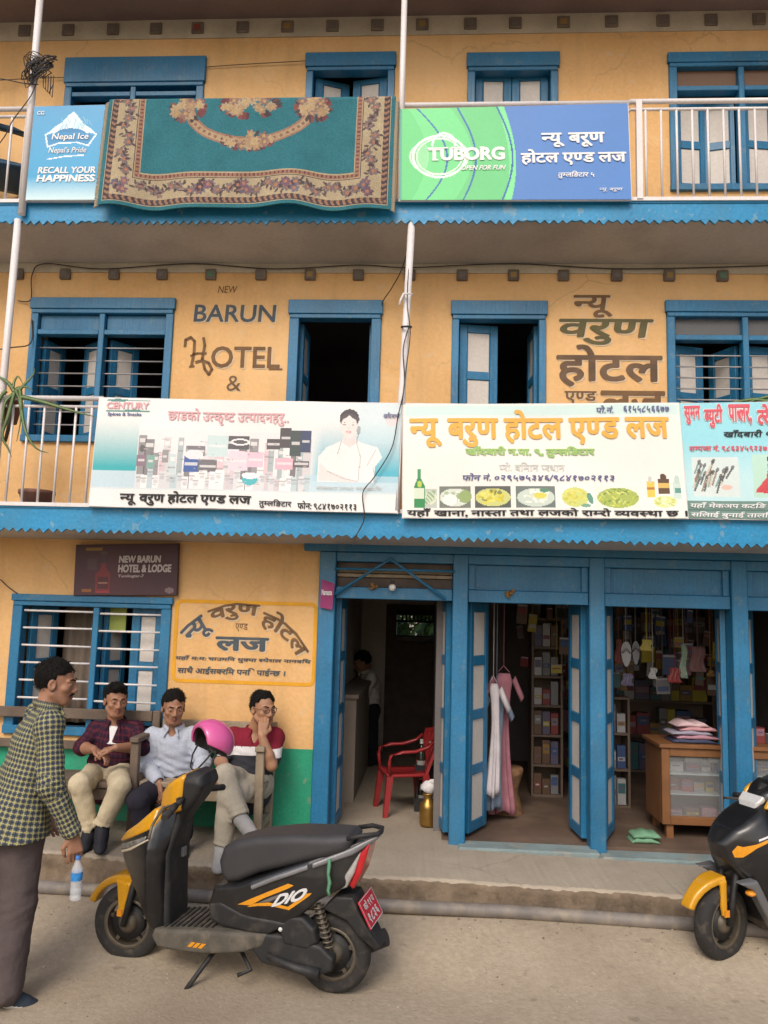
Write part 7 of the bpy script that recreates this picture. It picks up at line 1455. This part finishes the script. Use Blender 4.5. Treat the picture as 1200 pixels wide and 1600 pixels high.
    # graphics
    for s in (1, -1):
        decal('sticker', [(.476, .427), (.396, .470), (.20, .562), (.17, .556), (.20, .538), (.33, .478), (.40, .437)], st_, STK, t, side=s); decal('sticker', [(.42, .425), (.36, .438), (.29, .446), (.19, .436), (.085, .515), (.075, .528), (.10, .524), (.195, .452), (.30, .462), (.38, .448)], st_, STK, t, side=s)
        decal('sticker', [(.36, .452), (.30, .482), (.25, .504), (.235, .50), (.29, .468)], st_, flat('grey_sticker', (.14, .13, .12), .4), t, side=s)
        if s > 0:
            q = MB()
            def on(u, v):
                x, z = .285-.175*u-.02*v, .440+.055*u+.062*v; hh = st_.ray_cast(Vector((x, .4, z)), Vector((0, -1, 0))); return Vector((x, (hh[0].y if hh[0] else .14)+.0035, z))
            letter(q, 'DIO', on, 0, 1, 0, 1, .05, .35, dep=(0, 1, 0)); q.build('sticker_lettering', STW, **kw)
        for k in range(3): q = MB(); y = .177*s; x = .74-k*.03; q._add([(x, y, .196), (x-.022, y, .196), (x-.048, y, .222), (x-.026, y, .222)], [(0, 1, 2, 3)]); q.build('sticker', STK, **kw)
    return t
ANG = math.atan2(.2072, -.9783)
sc1 = scooter('black and yellow scooter parked on its side stand in the middle of the foreground', (-.454, -1.549, -.006), ANG, 1, lean=rad(-2.0), h=.0055)
gf = atz(1128, 1497, .07); hd = math.atan2(-.36, -.933)
sc2 = scooter('black scooter with yellow mudguard and white headlamp cut off by the right edge', (gf.x-1.19*math.cos(hd), gf.y-1.19*math.sin(hd), .062), hd, 2, h=.0065)
# green ribbon tied to the first scooter
M1 = sc1.matrix_basis; rb = MB(); rp = [M1 @ Vector(p) for p in ((-.02, .165, .71), (-.025, .172, .68), (-.02, .178, .64), (-.03, .176, .60), (-.02, .172, .56), (-.028, .17, .535))]
rb.loft([[p+Vector((-.008-.004*(i % 2), 0, 0)), p+Vector((0, -.004, 0)), p+Vector((.009, 0, 0)), p+Vector((0, .003, 0))] for i, p in enumerate(rp)]); tag(rb.build('ribbon', mat('green_ribbon', (.10, .27, .15), .8, .3, 30)), 'green ribbon knotted round the grab rail of the middle scooter', 'ribbon')
# pink helmet hung on its far mirror
hc = M1 @ Vector((.875, -.275, 1.145)); hx = nv((-.72, -.69, 0)); hu = nv((.34, .36, 1)); hy = np.cross(hu, hx); hx = np.cross(hy, hu); AH = np.stack([hx, hy, hu], 1)
hm = thing('helmet', 'glossy pink half helmet hung on the far mirror of the middle scooter', 'helmet', tuple(hc)); c = A3(hc)
f = Field(c-.2, c+.2, .0045); f.ell(c, (.126, .113, .126), AH, .01); f.ell(c-hu*.01, (.110, .098, .112), AH, .004, 's'); f.half(c-hu*.035+hx*.06, -hu-hx*.0, .004); f.half(c-hu*.0+hx*.10, hx*1.0-hu*.55+0*hy); f.mesh('shell', mat('pink_gloss', (.62, .10, .30), .22, .05, 4, coat=.6, fine=.02), hm)
f = Field(c-.2, c+.2, .0045); f.ell(c, (.113, .102, .114), AH, .01); f.ell(c-hu*.02, (.10, .09, .105), AH, .004, 's'); f.half(c-hu*.048, -hu); f.half(c+hx*.07, hx-hu*.5); f.mesh('lining', MATB, hm)
rim = MB(); 
for sg in (-1, 1):
    MB().tube([c+hy*sg*.11-hu*.035+hx*.02, c+hy*sg*.10-hu*.10+hx*.03, c+hy*sg*.05-hu*.17+hx*.035, c-hu*.185+hx*.035], [.006, .005, .005, .005], 6).build('strap', MATB, hm)
b = MB(); p = c-hx*.125+hu*.0+hy*.03
Tb = Matrix([(*AH[i], 0) for i in range(3)]+[(0, 0, 0, 1)]); b.ball((0, 0, 0), .020, .045, .040, n=10); b.v = [tuple(Vector(p)+Tb.to_3x3() @ Vector(v)) for v in b.v]; b.build('rear_badge', MATB, hm)
